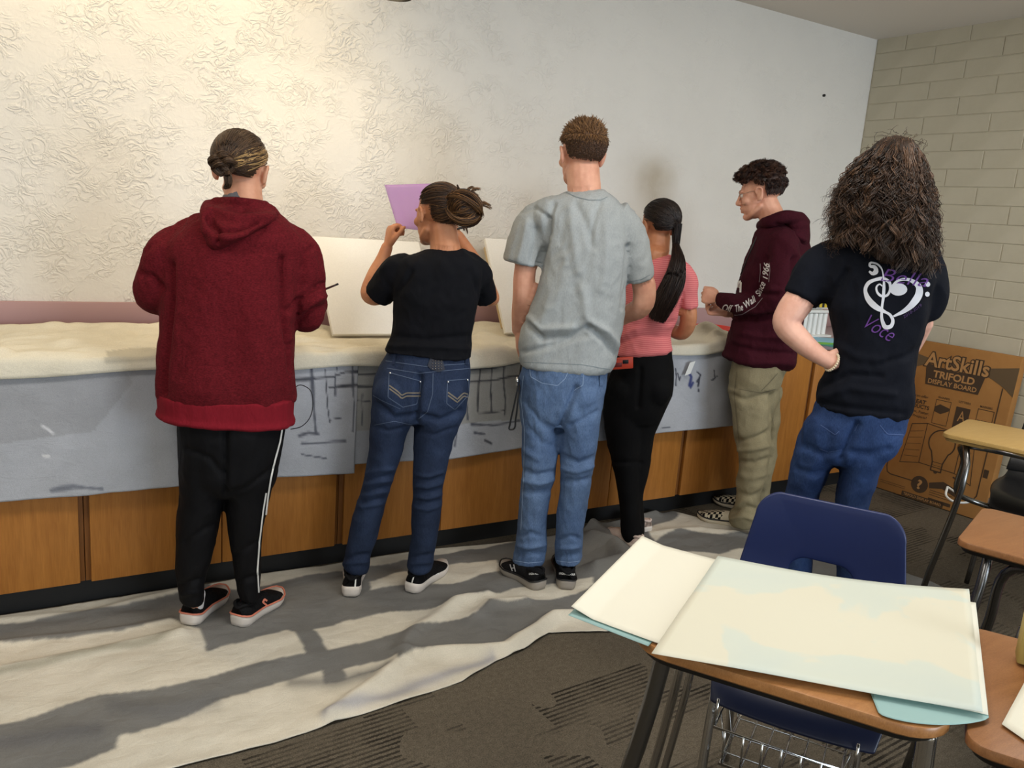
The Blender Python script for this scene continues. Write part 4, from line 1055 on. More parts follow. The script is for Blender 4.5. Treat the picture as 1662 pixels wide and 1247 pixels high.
def tuck(body, V, me):
    """press skin that would show through a garment just inside it"""
    tree = BVHTree.FromPolygons(V.tolist(), [tuple(q.vertices) for q in me.polygons])
    b = body.data; B = np.empty(len(b.vertices)*3); b.vertices.foreach_get('co', B); B = B.reshape(-1, 3)+wpos(body)
    lo, hi = V.min(0)-.015, V.max(0)+.015; ch = False
    for i in np.nonzero(((B > lo) & (B < hi)).all(1))[0]:
        co, nn, _, dist = tree.find_nearest(Vector(B[i]), .016)
        if co is None: continue
        d = (B[i]-np.array(co)) @ np.array(nn)
        if d > -.005: B[i] = np.array(co)-np.array(nn)*.007; ch = True
    if ch: set_co(b, B-wpos(body))
def bvh(o):
    me = o.data; V = np.empty(len(me.vertices)*3); me.vertices.foreach_get('co', V)
    V = V.reshape(-1, 3)+wpos(o)
    return BVHTree.FromPolygons(V.tolist(), [tuple(p.vertices) for p in me.polygons])
def cast(tree, x, y, lift=0.0015):
    d = Vector(ray(x, y)).normalized(); h = tree.ray_cast(Vector(CAM), d)
    if h[0] is None: return None
    n_ = h[1] if h[1].dot(d) < 0 else -h[1]
    return np.array(h[0]+n_*lift), np.array(n_)
def ribbon(q, tree, pts, w, lift=0.0015, step=3.0, taper=False, closed=False):
    """flat stitched or printed line laid on a surface; pts px, w px"""
    P = np.asarray(pts, float)
    if closed: P = np.concatenate([P, P[:1]])
    L = np.r_[0, np.cumsum(np.hypot(*np.diff(P, axis=0).T))]; n_ = max(2, int(L[-1]/step)+1); t = np.linspace(0, L[-1], n_)
    X = np.interp(t, L, P[:, 0]); Y = np.interp(t, L, P[:, 1]); tx = np.gradient(X); ty = np.gradient(Y); l = np.hypot(tx, ty)+1e-9; nx_, ny_ = -ty/l, tx/l
    ww = np.full(n_, w/2.0) if np.isscalar(w) else np.interp(t/L[-1], np.linspace(0, 1, len(w)), w)/2
    prev = None
    for i in range(n_):
        a = cast(tree, X[i]+nx_[i]*ww[i], Y[i]+ny_[i]*ww[i], lift); b = cast(tree, X[i]-nx_[i]*ww[i], Y[i]-ny_[i]*ww[i], lift)
        if a is None or b is None: prev = None; continue
        if prev is not None and np.linalg.norm(a[0]-prev[0]) < 0.06: q.add([prev[0], prev[1], b[0], a[0]], [(0, 1, 2, 3)])
        prev = (a[0], b[0])
def stitch(tree, lines, m, parent, name='seam', lift=0.0015):
    """each stitched line a part of its own"""
    for pts, w in lines:
        q = MB(); ribbon(q, tree, pts, w, lift); q.build(name, m, parent, sharp=None)
def patch(q, tree, poly, lift=0.0015, res=3.0, thick=0.0):
    """filled polygon (px) laid on a surface"""
    P = np.asarray(poly, float); x0, y0 = P.min(0); x1, y1 = P.max(0)
    c = bpy.data.curves.new('t', 'CURVE'); 
    bm = bmesh.new(); vs = [bm.verts.new((x, y, 0)) for x, y in P]; f = bm.faces.new(vs); bmesh.ops.triangulate(bm, faces=[f])
    for _ in range(6):
        E_ = [e for e in bm.edges if e.calc_length() > res*2.2]
        if not E_: break
        bmesh.ops.subdivide_edges(bm, edges=E_, cuts=1); bmesh.ops.triangulate(bm, faces=bm.faces[:])
    bpy.data.curves.remove(c); surf(q, tree, bm, lift)
def surf(q, tree, bm, lift):
    bm.verts.index_update(); V = []; ok = []
    for v in bm.verts:
        r = cast(tree, v.co.x, v.co.y, lift); ok.append(r is not None); V.append(r[0] if r is not None else (0, 0, 0))
    F = [[v.index for v in f.verts] for f in bm.faces if all(ok[v.index] for v in f.verts)]
    bm.free()
    if F: q.add(V, F)
def print_text(q, tree, txt, p0, p1, height, shear=0.3, bold=0.01, lift=0.0018, res=4):
    """lettering from p0 to p1 (px baseline centre line), height px, laid on the cloth"""
    V, F = text_mesh(txt, shear, bold); lo, hi = V[:, :2].min(0), V[:, :2].max(0)
    p0 = np.asarray(p0, float); p1 = np.asarray(p1, float); d = p1-p0; L = np.hypot(*d); d /= L; nn = np.array([d[1], -d[0]])
    x = (V[:, 0]-lo[0])/(hi[0]-lo[0])*L; y = ((V[:, 1]-lo[1])/(hi[1]-lo[1])-0.5)*height
    P = p0+np.outer(x, d)+np.outer(y, nn)
    bm = bmesh.new(); vs = [bm.verts.new((a, b, 0)) for a, b in P]
    for f in F:
        try: bm.faces.new([vs[i] for i in f])
        except ValueError: pass
    bmesh.ops.triangulate(bm, faces=bm.faces[:])
    for _ in range(3):
        E_ = [e for e in bm.edges if e.calc_length() > res]
        if not E_: break
        bmesh.ops.subdivide_edges(bm, edges=E_, cuts=1); bmesh.ops.triangulate(bm, faces=bm.faces[:])
    surf(q, tree, bm, lift)

# ---------------------------------------------------------------- hair
class Hair:
    def __init__(s): s.V = []; s.F = []; s.C = []; s.n = 0
    def piece(s, VF, col):
        V, F = VF; s.V.append(np.asarray(V)); s.F += [[int(i)+s.n for i in f] for f in F]; s.C.append(np.tile(np.array(col[:3]), (len(V), 1))); s.n += len(V)
    def strands(s, P, r, col, n=3):
        """P (k, m, 3) strand points; r radius at root..tip; col (k,3)"""
        k, m, _ = P.shape; T = np.gradient(P, axis=1); T /= np.linalg.norm(T, axis=2)[..., None]+1e-9
        a = np.where(np.abs(T[..., 2:3]) < 0.9, np.array([0, 0, 1.0]), np.array([1.0, 0, 0])); A = np.cross(T, a); A /= np.linalg.norm(A, axis=2)[..., None]+1e-9; B = np.cross(T, A)
        rad = np.interp(np.linspace(0, 1, m), np.linspace(0, 1, len(r)), r)[None, :, None]
        ring = np.stack([P+rad*(A*math.cos(t)+B*math.sin(t)) for t in np.arange(n)*2*math.pi/n], 2)   # k,m,n,3
        base = s.n; V = ring.reshape(-1, 3)
        f = grid_faces(m, n); F = (f[None]+(np.arange(k)*m*n)[:, None, None]).reshape(-1, 4)+base
        s.V.append(V); s.F += F.tolist(); s.n += len(V)
        s.C.append(np.repeat(np.asarray(col)[:, None], m*n, 1).reshape(-1, 3))
    def build(s, name, m, parent):
        V = np.concatenate(s.V); o = obj(name, V, s.F, m, parent)
        a = o.data.color_attributes.new('tint', 'FLOAT_COLOR', 'POINT'); c = np.ones((len(V), 4), np.float32); c[:, :3] = np.concatenate(s.C)
        a.data.foreach_set('color', c.ravel()); return o
def scalp_pts(k, seed, hairline):
    """unit-sphere directions (right, forward, up) kept by hairline(x, y, z)"""
    g = np.random.default_rng(seed); out = np.zeros((0, 3))
    while len(out) < k:
        d = g.normal(size=(k*3, 3)); d /= np.linalg.norm(d, axis=1)[:, None]
        out = np.concatenate([out, d[hairline(d[:, 0], d[:, 1], d[:, 2])]])
    return out[:k]
SK = np.array([.0795, .099, .0835]); SKC = np.array([0, -.012, .036])   # scalp ellipsoid
def sk(c, B, k, D, lift=0.0): return c+((SKC+D*(SK+lift))*k) @ B
def hl_default(x, y, z): return (y < 0.28+0.55*np.clip(z, -1, 1)) & (z > -0.80-0.0*y) & ~((y > -0.25) & (z < -0.12+0.3*np.maximum(y, 0)) & (np.abs(x) > .55)) & ~((y > .1) & (z < 0.2))
def curls(hr, P0, ax, L, rad, turns, cols, seed, n=12, m=18, bundle=.004, r=.0012, droop=0.0):
    """ringlets: each a bundle of strands sharing one helix. P0 (k,3) roots, ax (k,3) directions, L (k,) lengths"""
    g = np.random.default_rng(seed); k = len(P0); t = np.linspace(0, 1, m)[None, :, None]
    q = g.normal(size=(k, 3)); n1 = np.cross(ax, q); n1 /= np.linalg.norm(n1, axis=1)[:, None]; n2 = np.cross(ax, n1)
    ph = g.random((k, 1, 1))*6.28+t*turns*6.28*(.75+.5*g.random((k, 1, 1)))*np.where(g.random((k, 1, 1)) < .5, 1, -1); am = rad*(.7+.6*g.random((k, 1, 1)))*np.clip(t*4, 0, 1)
    C = P0[:, None]+ax[:, None]*t*L[:, None, None]+(n1[:, None]*np.cos(ph)+n2[:, None]*np.sin(ph))*am+np.array([0, 0, -1.0])*droop*t**2*L[:, None, None]
    C = np.repeat(C, n, 0); o = g.normal(size=(k*n, 1, 3))*bundle*(.35+.65*t); C = C+o
    base = np.array([cols[i][:3] for i in g.integers(0, len(cols), k)]); col = np.repeat(base, n, 0)*(.75+.5*g.random((k*n, 1)))
    hr.strands(C, [r*.8, r, r, r*.5], col)
def slerp(a, b, t):
    d = np.clip((a*b).sum(-1), -1, 1); th = np.arccos(d)[:, None, None]; s = np.sin(th)+1e-6; t = t[None, :, None]
    return (np.sin((1-t)*th)*a[:, None]+np.sin(t*th)*b[:, None])/s
def cap_piece(c, B, k, hl, lift):
    """solid under-layer so no scalp shows between strands"""
    V, F = ellipsoid((0, 0, 0), (1, 1, 1), None, 44, 30); keep = hl(V[:, 0], V[:, 1], V[:, 2]); F = [f for f in F if all(keep[i] for i in f)]
    return sk(c, B, k, V, lift), F
def sleek_to(hr, c, B, k, hl, gather, cols, K=1500, seed=1, lift=(.002, .010), r=.0016, m=14, streak=None):
    """hair combed back along the head to a gathered point (unit dir)"""
    hr.piece(cap_piece(c, B, k, hl, .001), cols[0])
    D = scalp_pts(K, seed, hl); g = np.random.default_rng(seed+1); gd = np.asarray(gather, float); gd /= np.linalg.norm(gd)
    E_ = gd+g.normal(size=(K, 3))*.10; E_ /= np.linalg.norm(E_, axis=1)[:, None]
    t = np.linspace(0, 1, m); P = slerp(D, E_, t); lf = (lift[0]+(lift[1]-lift[0])*g.random(K))[:, None]*np.sin(np.pi*np.clip(t*.8+.1, 0, 1))[None]
    W_ = c+((SKC+P*(SK+lf[..., None]))*k) @ B
    ci = g.integers(0, len(cols), K); col = np.array([cols[i][:3] for i in ci])*(0.75+0.5*g.random((K, 1)))
    if streak is not None:
        w = streak(D); col = col*(1-w[:, None])+np.array(streak.col)*w[:, None]*(0.8+0.4*g.random((K, 1)))
    hr.strands(W_, [r*.8, r, r, r*.8], col)
def lock(hr, pts, r0, cols, K=200, seed=1, r=.0013, m=18, frizz=0.0, curl=0.0, curlk=40, flare=None):
    """a bundle of strands along a curve; r0 bundle radius list"""
    g = np.random.default_rng(seed); Q = catmull(np.asarray(pts, float), 6); L = np.linspace(0, 1, len(Q)); t = np.linspace(0, 1, m)
    C = np.stack([np.interp(t, L, Q[:, i]) for i in range(3)], 1); T, N_, B_ = frames(C)
    a = g.random(K)*6.283; rr = np.sqrt(g.random(K)); rad = np.interp(t, np.linspace(0, 1, len(r0)), r0)
    tw = a[:, None]+0.8*(g.random((K, 1))-.5)*t[None]*3
    off = (np.cos(tw)*rr[:, None]*rad)[..., None]*N_[None]+(np.sin(tw)*rr[:, None]*rad)[..., None]*B_[None]
    P = C[None]+off
    if curl:
        ph = g.random((K, 1))*6.283+t[None]*curlk*(0.8+0.4*g.random((K, 1))); amp = curl*(0.5+g.random((K, 1)))*np.clip(t[None]*4, 0, 1)
        P = P+(np.cos(ph)*amp)[..., None]*N_[None]+(np.sin(ph)*amp)[..., None]*B_[None]
    if frizz: P = P+np.cumsum(g.normal(size=P.shape)*frizz, axis=1)
    ci = g.integers(0, len(cols), K); col = np.array([cols[i][:3] for i in ci])*(0.7+0.6*g.random((K, 1)))
    hr.strands(P, [r*.7, r, r, r*.4], col)

# ---------------------------------------------------------------- shoes
def shoe(heel, toe, parent, m_up, m_sole, m_accent, w=0.092, sole_h=0.032, name='shoe', collar=0.085, laces=True, m_lace=None, low=False, m_in=None):
    """heel, toe: points on the ground"""
    heel = np.asarray(heel, float); toe = np.asarray(toe, float); f = toe-heel; f[2] = 0; L = np.linalg.norm(f); f /= L; r = np.array([f[1], -f[0], 0.0]); u = np.array([0, 0, 1.0])
    z0 = 0.006
    def pt(x, y, z): return heel+r*x+f*y+u*(z+z0)
    ts = np.array([0, .04, .12, .25, .42, .60, .75, .88, .96, 1.0]); hw = np.array([.20, .33, .40, .38, .36, .44, .50, .43, .27, .12])*w
    n_ = 30; tt = np.concatenate([np.linspace(0, 1, n_)**1.0]); W2 = np.interp(tt, ts, hw)
    rise = 0.014*np.clip((tt-.72)/.28, 0, 1)**2+0.006*np.clip((.1-tt)/.1, 0, 1)
    Vs = []; 
    prof = [(0.90, 0.0), (1.0, 0.30), (1.04, 0.62), (0.98, 1.0)]
    hgt = sole_h*(1.15-.35*tt)
    rings = []
    for sx, sz in prof:
        left = [pt(-W2[i]*sx, L*(tt[i]*(1.0+0.02*(sx-.9))-.005), rise[i]+hgt[i]*sz) for i in range(n_)]
        right = [pt(W2[i]*sx, L*(tt[i]*(1.0+0.02*(sx-.9))-.005), rise[i]+hgt[i]*sz) for i in range(n_-1, -1, -1)]
        rings.append(left+right)
    V = np.array(rings).reshape(-1, 3); F = grid_faces(4, 2*n_)[:, ::-1].tolist()
    F += [[i, i+1, 2*n_-2-i, 2*n_-1-i] for i in range(n_-1)]; k3 = 3*2*n_; F += [[k3+2*n_-1-i, k3+2*n_-2-i, k3+i+1, k3+i] for i in range(n_-1)]
    # upper: half-tube sections from heel to toe
    ms_ = 22; ty = np.linspace(0.0, 1, 26); Vu = []
    top = np.interp(ty, [0, .05, .16, .30, .42, .55, .75, .90, 1.0], [collar*.80, collar, collar*.95, collar*.80, collar*.86, .070, .052, .042, .026]) if not low else np.interp(ty, [0, .05, .16, .30, .42, .55, .75, .90, 1.0], [.062, .070, .064, .056, .068, .064, .052, .042, .026])
    wu = np.interp(ty, ts, hw)*.97; ru = 0.014*np.clip((ty-.72)/.28, 0, 1)**2
    for i, y in enumerate(ty):
        b0 = ru[i]+sole_h*(1.15-.35*y)*.75
        for j in range(ms_):
            a = math.pi*j/(ms_-1); cx = math.cos(a); sx = math.sin(a)
            narrow = 1-0.30*sx**2*np.clip(1-y*1.7, 0, 1)
            Vu.append(pt(-cx*abs(cx)**-.25*wu[i]*narrow if abs(cx) > 1e-6 else 0, L*(y*.965+.015), b0+(top[i]-b0)*sx**.75))
    Fu = grid_faces(26, ms_, wrap=False).tolist(); Fu.append(list(range(ms_))); Fu.append([25*ms_+j for j in range(ms_)][::-1])
    up = obj(name, Vu, Fu, m_up, parent, origin=heel)
    obj('sole', V, F, m_sole, up)
    q = MB(); pl = [pt(-W2[i]*1.045, L*(tt[i]-.002), rise[i]+hgt[i]*.98) for i in range(n_)]+[pt(W2[i]*1.045, L*(tt[i]-.002), rise[i]+hgt[i]*.98) for i in range(n_-1, -1, -1)]
    if m_accent is not None:
        q.tube(pl, .0035, 6, closed=True); q.build('trim_line', m_accent, up, sharp=None)
    # collar rim around the ankle opening
    q = MB(); cy = .16; ring = []
    for a in np.linspace(0, 2*math.pi, 20)[:-1]:
        yy = .17+.15*math.cos(a); xx = .24*w*math.sin(a)*(1.15 if True else 1); ring.append(pt(xx*1.0, L*(yy), np.interp(yy, ty, top)-.004))
    q.tube(ring, .0065, 8, closed=True); q.build('collar', m_in or m_up, up, sharp=None)
    if laces:
        q = MB()
        for y in (.42, .48, .54, .60):
            h = np.interp(y, ty, top); q.tube([pt(-.016, L*y, h-.003), pt(0, L*(y+.005), h+.002), pt(.016, L*y, h-.003)], .0028, 6, 3)
        q.build('laces', m_lace or m_up, up, sharp=None)
    return up, pt, L
SKA = skin('skin_fair', S(214, 160, 130)); SKB = skin('skin_tan', S(186, 128, 92)); SKC_ = skin('skin_rosy', S(214, 150, 124)); SKP = skin('skin_pale', S(224, 178, 158))
HM = hairmat('hair_strands')
def hcol(*c): return S(*c)[:3]
def person_root(per, body_parts, m, voxel=0.0045, smooth=2):
    me, V = remesh(body_parts, voxel, smooth)
    org = per.G.copy(); set_co(me, V-org)
    o = link('person', me, m, None, org, True)
    tag(o, per.label, 'person'); return o

# ------------------------------------------------------------------ 1 red hoodie
p = Per(366, 1008, 'person in heathered red hoodie and black track trousers with white piping, holding a brush')
hc = p.at(391, 277, 0.02); HB1 = p.basis(20, 8, 2)
body = head_parts(hc, HB1, 1.0)
body += [p.chain([(394, 296, .02, 30), (396, 330, .0, 32), (400, 350, 0, 40)]),
         p.rows([(345, 350, 450, .05, 0), (370, 300, 472, .09, 0), (420, 285, 470, .11, 0), (520, 285, 458, .12, 0), (620, 285, 455, .12, 0), (690, 300, 450, .10, 0)]),
         p.chain([(320, 690, 0, 26), (326, 780, 0, 20), (320, 880, 0, 15), (314, 990, 0.0, 12)]), p.chain([(425, 690, 0, 26), (410, 780, 0, 22), (402, 880, 0, 16), (402, 985, 0.0, 12)]),
         p.chain([(288, 388, 0, 24), (262, 435, 0, 17), (256, 476, .03, 16), (278, 497, .16, 15), (322, 500, .29, 12)]),
         p.chain([(466, 388, 0, 24), (494, 440, 0, 17), (496, 500, .03, 16), (503, 494, .15, 17), (505, 484, .26, 12)])]
wl = p.at(322, 500, .29); body += hand_parts(wl, p.er*.8+p.ed*.5, p.er*-.2+np.array([0, 0, 1.0]), 1, .18, (25, 30, 20))
wr_ = p.at(504, 485, .26); body += hand_parts(wr_, p.ed*.85-p.er*.4+np.array([0, 0, .15]), -p.er, -1, .17, (55, 60, 40))
R1 = person_root(p, body, SKA, .005)
eyes(hc, HB1, 1.0, R1, M_iris)
Mred_ = fabric('red_heather_fleece', S(106, 25, 33), 0.10, 60, 420, 0.25, 0.95, (1, 1, 2.2), 0.5)
n = N(Mred_)
ho = garment(p, 'hoodie', [
    p.rows([(336, 352, 440, .05, 0), (346, 322, 450, .075, 0), (358, 303, 464, .105, 0), (385, 272, 488, .135, 0), (420, 263, 490, .150, 0), (470, 260, 482, .160, 0), (520, 258, 479, .165, 0), (580, 255, 480, .17, 0), (630, 253, 480, .17, 0), (642, 253, 648, 480, .165, 0)], 2.5),
    p.chain([(306, 388, 0, 29), (271, 413, 0, 34), (259, 440, 0.0, 29), (252, 474, .02, 30), (276, 494, .13, 25), (318, 500, .26, 19)]),
    p.chain([(448, 386, 0, 31), (481, 411, 0, 35), (494, 446, 0.0, 31), (498, 474, .02, 30), (498, 506, .03, 30), (503, 498, .12, 27), (510, 480, .22, 18)]),
    p.chain([(500, 480, -.01, 30), (512, 486, .02, 19), (504, 500, .10, 24)])],
    Mred_, R1, .008, 4, [(0.0053, 22, (1, 1, 2.0)), (0.0033, 46, (1, 1, 1.6)), (.0012, 85, (1, 1, 1.3))],
    [([(276, 430), (273, 520), (262, 640)], -.016, 7), ([(459, 420), (462, 500), (474, 600)], -.018, 7), ([(524, 462), (505, 470), (480, 490), (470, 505)], -.014, 5), ([(530, 480), (510, 488), (488, 506)], .008, 5),
     ([(528, 497), (500, 508), (478, 528)], -.009, 5), ([(231, 444), (248, 450), (262, 468)], -.012, 5), ([(505, 402), (495, 412), (488, 436)], -.008, 4), ([(234, 412), (256, 392), (285, 366)], -.004, 5),
     ([(340, 420), (330, 520), (335, 630)], .006, 26), ([(410, 430), (420, 540), (410, 630)], .006, 26), ([(474, 560), (482, 640)], -.008, 6)], 101)
garment(p, 'waistband', [p.rows([(634, 254, 640, 479, .168, 0), (645, 254.5, 652, 477, .166, 0), (662, 256, 672, 476, .163, 0), (673, 257, 685, 475, .16, 0), (675, 262, 686, 470, .15, 0)], 2.5)],
        fabric('red_rib_knit', S(126, 26, 38), 0.06, 30, 300, 0.2, 0.95, (6, 6, 0.4)), ho, .007, 2, [(.0012, 60, (1, 1, 4))], (), 103)
garment(p, 'hood', [
    p.rows([(329, 352, 326, 432, .07, .02), (334, 342, 440, .10, .0), (346, 330, 447, .115, -.02), (358, 326, 447, .11, -.05), (372, 329, 425, .10, -.085), (386, 333, 402, .085, -.105), (398, 337, 372, .06, -.115), (406, 343, 358, .03, -.115)], 2.2, 5),
    p.chain([(338, 335, -.02, 11), (334, 350, -.10, 10), (336, 375, -.14, 9)]), p.chain([(352, 328, -.02, 8), (395, 328, -.095, 8), (437, 340, -.04, 9), (449, 352, -.02, 9)])],
    Mred_, ho, .0065, 3, [(.002, 30, (1, 1, 1))],
    [([(336, 352), (350, 372), (352, 395)], -.016, 6), ([(352, 372), (385, 374), (420, 362)], -.012, 5), ([(342, 340), (380, 352), (420, 352), (445, 350)], .010, 7), ([(350, 385), (375, 385), (398, 378)], .010, 6), ([(404, 330), (392, 345)], -.006, 4)], 105)
V, F = p.rows([(309, 368, 408, .060, .012), (319, 361, 415, .066, .01), (336, 356, 420, .07, 0)], 2.0)
obj('inner_collar', V, F, fabric('grey_jersey', S(112, 112, 116), .08), R1)
Mtrk = fabric('black_polyester', S(13, 13, 16), .15, 10, 700, .08, .7)
tr = garment(p, 'trousers', [
    p.rows([(640, 275, 468, .155, 0), (690, 284, 463, .155, 0), (740, 287, 452, .14, 0), (780, 289, 446, .12, 0), (795, 295, 440, .09, 0)], 2.4),
    p.rows([(700, 284, 378, .13, 0), (760, 287, 368, .12, 0), (800, 289, 363, .11, 0), (842, 286, 357, .10, 0), (903, 285, 348, .09, 0), (943, 287, 338, .085, .0), (966, 290, 336, .08, 0), (975, 291, 335, .075, 0)], 2.2),
    p.rows([(700, 362, 462, .13, 0), (751, 363, 451, .12, 0), (795, 366, 440, .11, 0), (859, 368, 431, .10, 0), (926, 375, 428, .085, 0), (960, 381, 426, .08, 0), (969, 383, 425, .075, 0)], 2.2)],
    Mtrk, R1, .008, 3, [(0.0045, 16, (1, 1, 2.5)), (0.0024, 40, (1, 1, 1.5)), (.0012, 85, (1, 1, 1.3))],
    [([(366, 700), (366, 800)], -.012, 5), ([(300, 730), (340, 745), (362, 770)], -.006, 5), ([(440, 760), (400, 790), (372, 800)], -.006, 5), ([(300, 880), (330, 860), (352, 850)], -.005, 5), ([(380, 900), (420, 880)], -.005, 5),
     ([(292, 950), (330, 940)], -.007, 5), ([(384, 945), (425, 935)], -.007, 5), ([(294, 965), (334, 962)], .006, 4)], 107)
tb = bvh(tr); q = MB()
stitch(tb, [([(458, 690), (454, 715), (446, 745), (439, 775), (434, 805), (429, 850), (426, 900), (424, 960)], 2.6), ([(431, 800), (426, 830), (420, 880), (417, 925), (419, 962)], 2.4)], M_white, tr, 'white_piping', .003)
Msh = fabric('black_mesh_knit', S(20, 20, 22), .2, 30, 800, .3, .8); Mso = mat('white_rubber', S(214, 206, 198), .5); Mco = mat('coral_foam', S(214, 128, 104), .5)
def pxq(fn):  return fn
u1, pt1, L1 = shoe(flr(304, 1019), flr(361, 968), R1, Msh, Mso, Mco, .10, .036, laces=True)
u2, pt2, L2 = shoe(flr(384, 1021), flr(453, 972), R1, Msh, Mso, Mco, .10, .036, laces=True)
for uu, lg in ((u1, None), (u2, [(433, 976), (429, 973), (426, 978), (433, 983), (432, 990), (427, 989)])):
    if lg:
        q = MB(); ribbon(q, bvh(uu), lg, 3, .002, 1.5); q.build('logo', Mco, uu)
q = MB()
for x, y in ((311, 985), (392, 978)): q.tube([p.at(x-4, y+2, -.05), p.at(x, y-2, -.06), p.at(x+4, y+2, -.05)], .002, 6, 3)
V, F = p.chain([(322, 965, .0, 11), (320, 984, .0, 10)]); obj('sock', V, F, mat('white_sock', S(206, 204, 206), .9), R1)
# hair: brown, sleek, blonde streak on the right, small looped bun
hr = Hair(); brown = [hcol(76, 56, 40), hcol(92, 68, 48), hcol(64, 46, 33)]
hl1 = lambda x, y, z: (y < 0.22+0.5*np.clip(z, -1, 1)) & (z > -0.72) & ~((y > -0.30) & (z < -0.05) & (np.abs(x) > .5))
class STK:
    col = hcol(196, 158, 104)
    def __call__(s, D): return np.clip((D[:, 0]-.40)*5, 0, 1)*np.clip((.62-D[:, 2])*5, 0, 1)*np.clip((D[:, 2]+.30)*6, 0, 1)*(np.sin(D[:, 2]*34+D[:, 0]*5) > -.1)*.85
sleek_to(hr, hc, HB1, 1.0, hl1, (-.10, -.90, -.42), brown, 2200, 11, (.002, .009), .0014, 14, STK())
g0 = sk(hc, HB1, 1.0, np.array([-.10, -.90, -.42])/1.0, .010)
for i, (dx, dz, rr) in enumerate(((0, .012, .017), (-.020, .0, .013), (.016, -.004, .013), (-.008, -.016, .014))):
    c_ = g0+HB1[0]*dx+HB1[2]*dz-HB1[1]*.006
    lock(hr, [c_+HB1[0]*.02+HB1[2]*.010, c_-HB1[1]*.022+HB1[2]*.014, c_-HB1[0]*.02-HB1[1]*.012, c_-HB1[2]*.016, c_+HB1[0]*.012-HB1[2]*.006], [.006, rr*.6, rr*.7, rr*.5, .004], brown, 90, 30+i, .0012, 16, .0003)
lock(hr, [g0-HB1[2]*.01+HB1[0]*.006, g0-HB1[2]*.04-HB1[1]*.012+HB1[0]*.016, g0-HB1[2]*.065-HB1[1]*.004+HB1[0]*.014, g0-HB1[2]*.072+HB1[0]*.002], [.006, .011, .009, .003], brown, 120, 40, .0012, 16, .0003)
hr.build('hair', HM, R1)
# brush in the right hand
tipb = p.at(549, 461, .20); butt = p.at(500, 481, .25)
br = empty('paintbrush', (tipb+butt)/2, 'thin dark paintbrush sticking out past the red sleeve', 'paintbrush')
q = MB(); q.tube([butt, butt*.6+tipb*.4, tipb*.92+butt*.08], [.0028, .0042, .0036], 10, 4); q.build('handle', mat('brush_handle', S(60, 30, 32), .35), br, sharp=None)
q = MB(); q.tube([tipb*.92+butt*.08, tipb], [.0040, .0036], 10); q.build('end_cap', M_black, br, sharp=None)
# thin black cord loop from the pocket
cord = [p.at(x, y, d) for x, y, d in ((474, 664, .06), (476, 634, .05), (488, 625, .02), (503, 633, .0), (508, 655, 0), (503, 678, 0), (490, 692, .02), (472, 697, .06))]
q = MB(); q.tube(cord, .0016, 6, 5); tag(q.build('cord_loop', M_black, sharp=None), 'thin black cord looping out beside the hem of the red hoodie', 'cord')

# ------------------------------------------------------------------ 2 girl in black tee
p = Per(634, 958, 'person in plain black t-shirt and dark jeans, messy bun, holding up a purple sheet')
hc = p.at(710, 350, .02); HB2 = p.basis(-34, 6, 4); K2 = .93
body = head_parts(hc, HB2, K2)
body += [p.chain([(718, 372, .01, 24), (722, 398, .0, 25), (722, 412, 0, 34)]),
         p.rows([(410, 690, 755, .04, 0), (425, 662, 775, .08, 0), (470, 650, 770, .095, 0), (540, 645, 760, .095, 0), (600, 620, 755, .10, 0), (650, 612, 750, .10, 0)]),
         p.chain([(642, 640, 0, 30), (622, 720, 0, 22), (600, 820, 0, 16), (578, 925, 0, 9)]), p.chain([(720, 640, 0, 30), (708, 720, 0, 22), (690, 820, 0, 16), (684, 922, 0, 9)]),
         p.chain([(672, 440, 0, 15), (636, 457, .03, 17), (607, 481, .08, 15.5), (600, 478, .10, 14.5), (608, 450, .13, 14), (622, 418, .16, 10.5), (628, 402, .17, 9.5)]),
         p.chain([(760, 432, 0, 17), (782, 462, .06, 15), (797, 484, .13, 14), (775, 432, .24, 12), (744, 384, .30, 9.5)])]
w2 = p.at(629, 402, .17); body += hand_parts(w2, np.array([0, 0, .95])+p.er*.12+p.ed*.15, p.er*.9+p.ed*.3, -1, .165, (62, 70, 40), 1, 40)
w3 = p.at(744, 384, .30); body += hand_parts(w3, np.array([0, 0, .9])-p.er*.45+p.ed*.1, -p.er*.9+p.ed*.2, 1, .165, (45, 60, 40), 1, 40)
R2 = person_root(p, body, SKB, .0045); eyes(hc, HB2, K2, R2, M_iris)
tie = [p.at(744, 371, .30)+(p.er*math.cos(a)*.024+p.ed*math.sin(a)*.024+np.array([0, 0, .006*math.cos(a)])) for a in np.linspace(0, 6.283, 18)[:-1]]
q = MB(); q.tube(tie, .004, 8, closed=True); q.build('hair_tie', M_black, R2, sharp=None)
Mbt = fabric('black_jersey', S(15, 16, 21), .10, 12, 800, .08, .9)
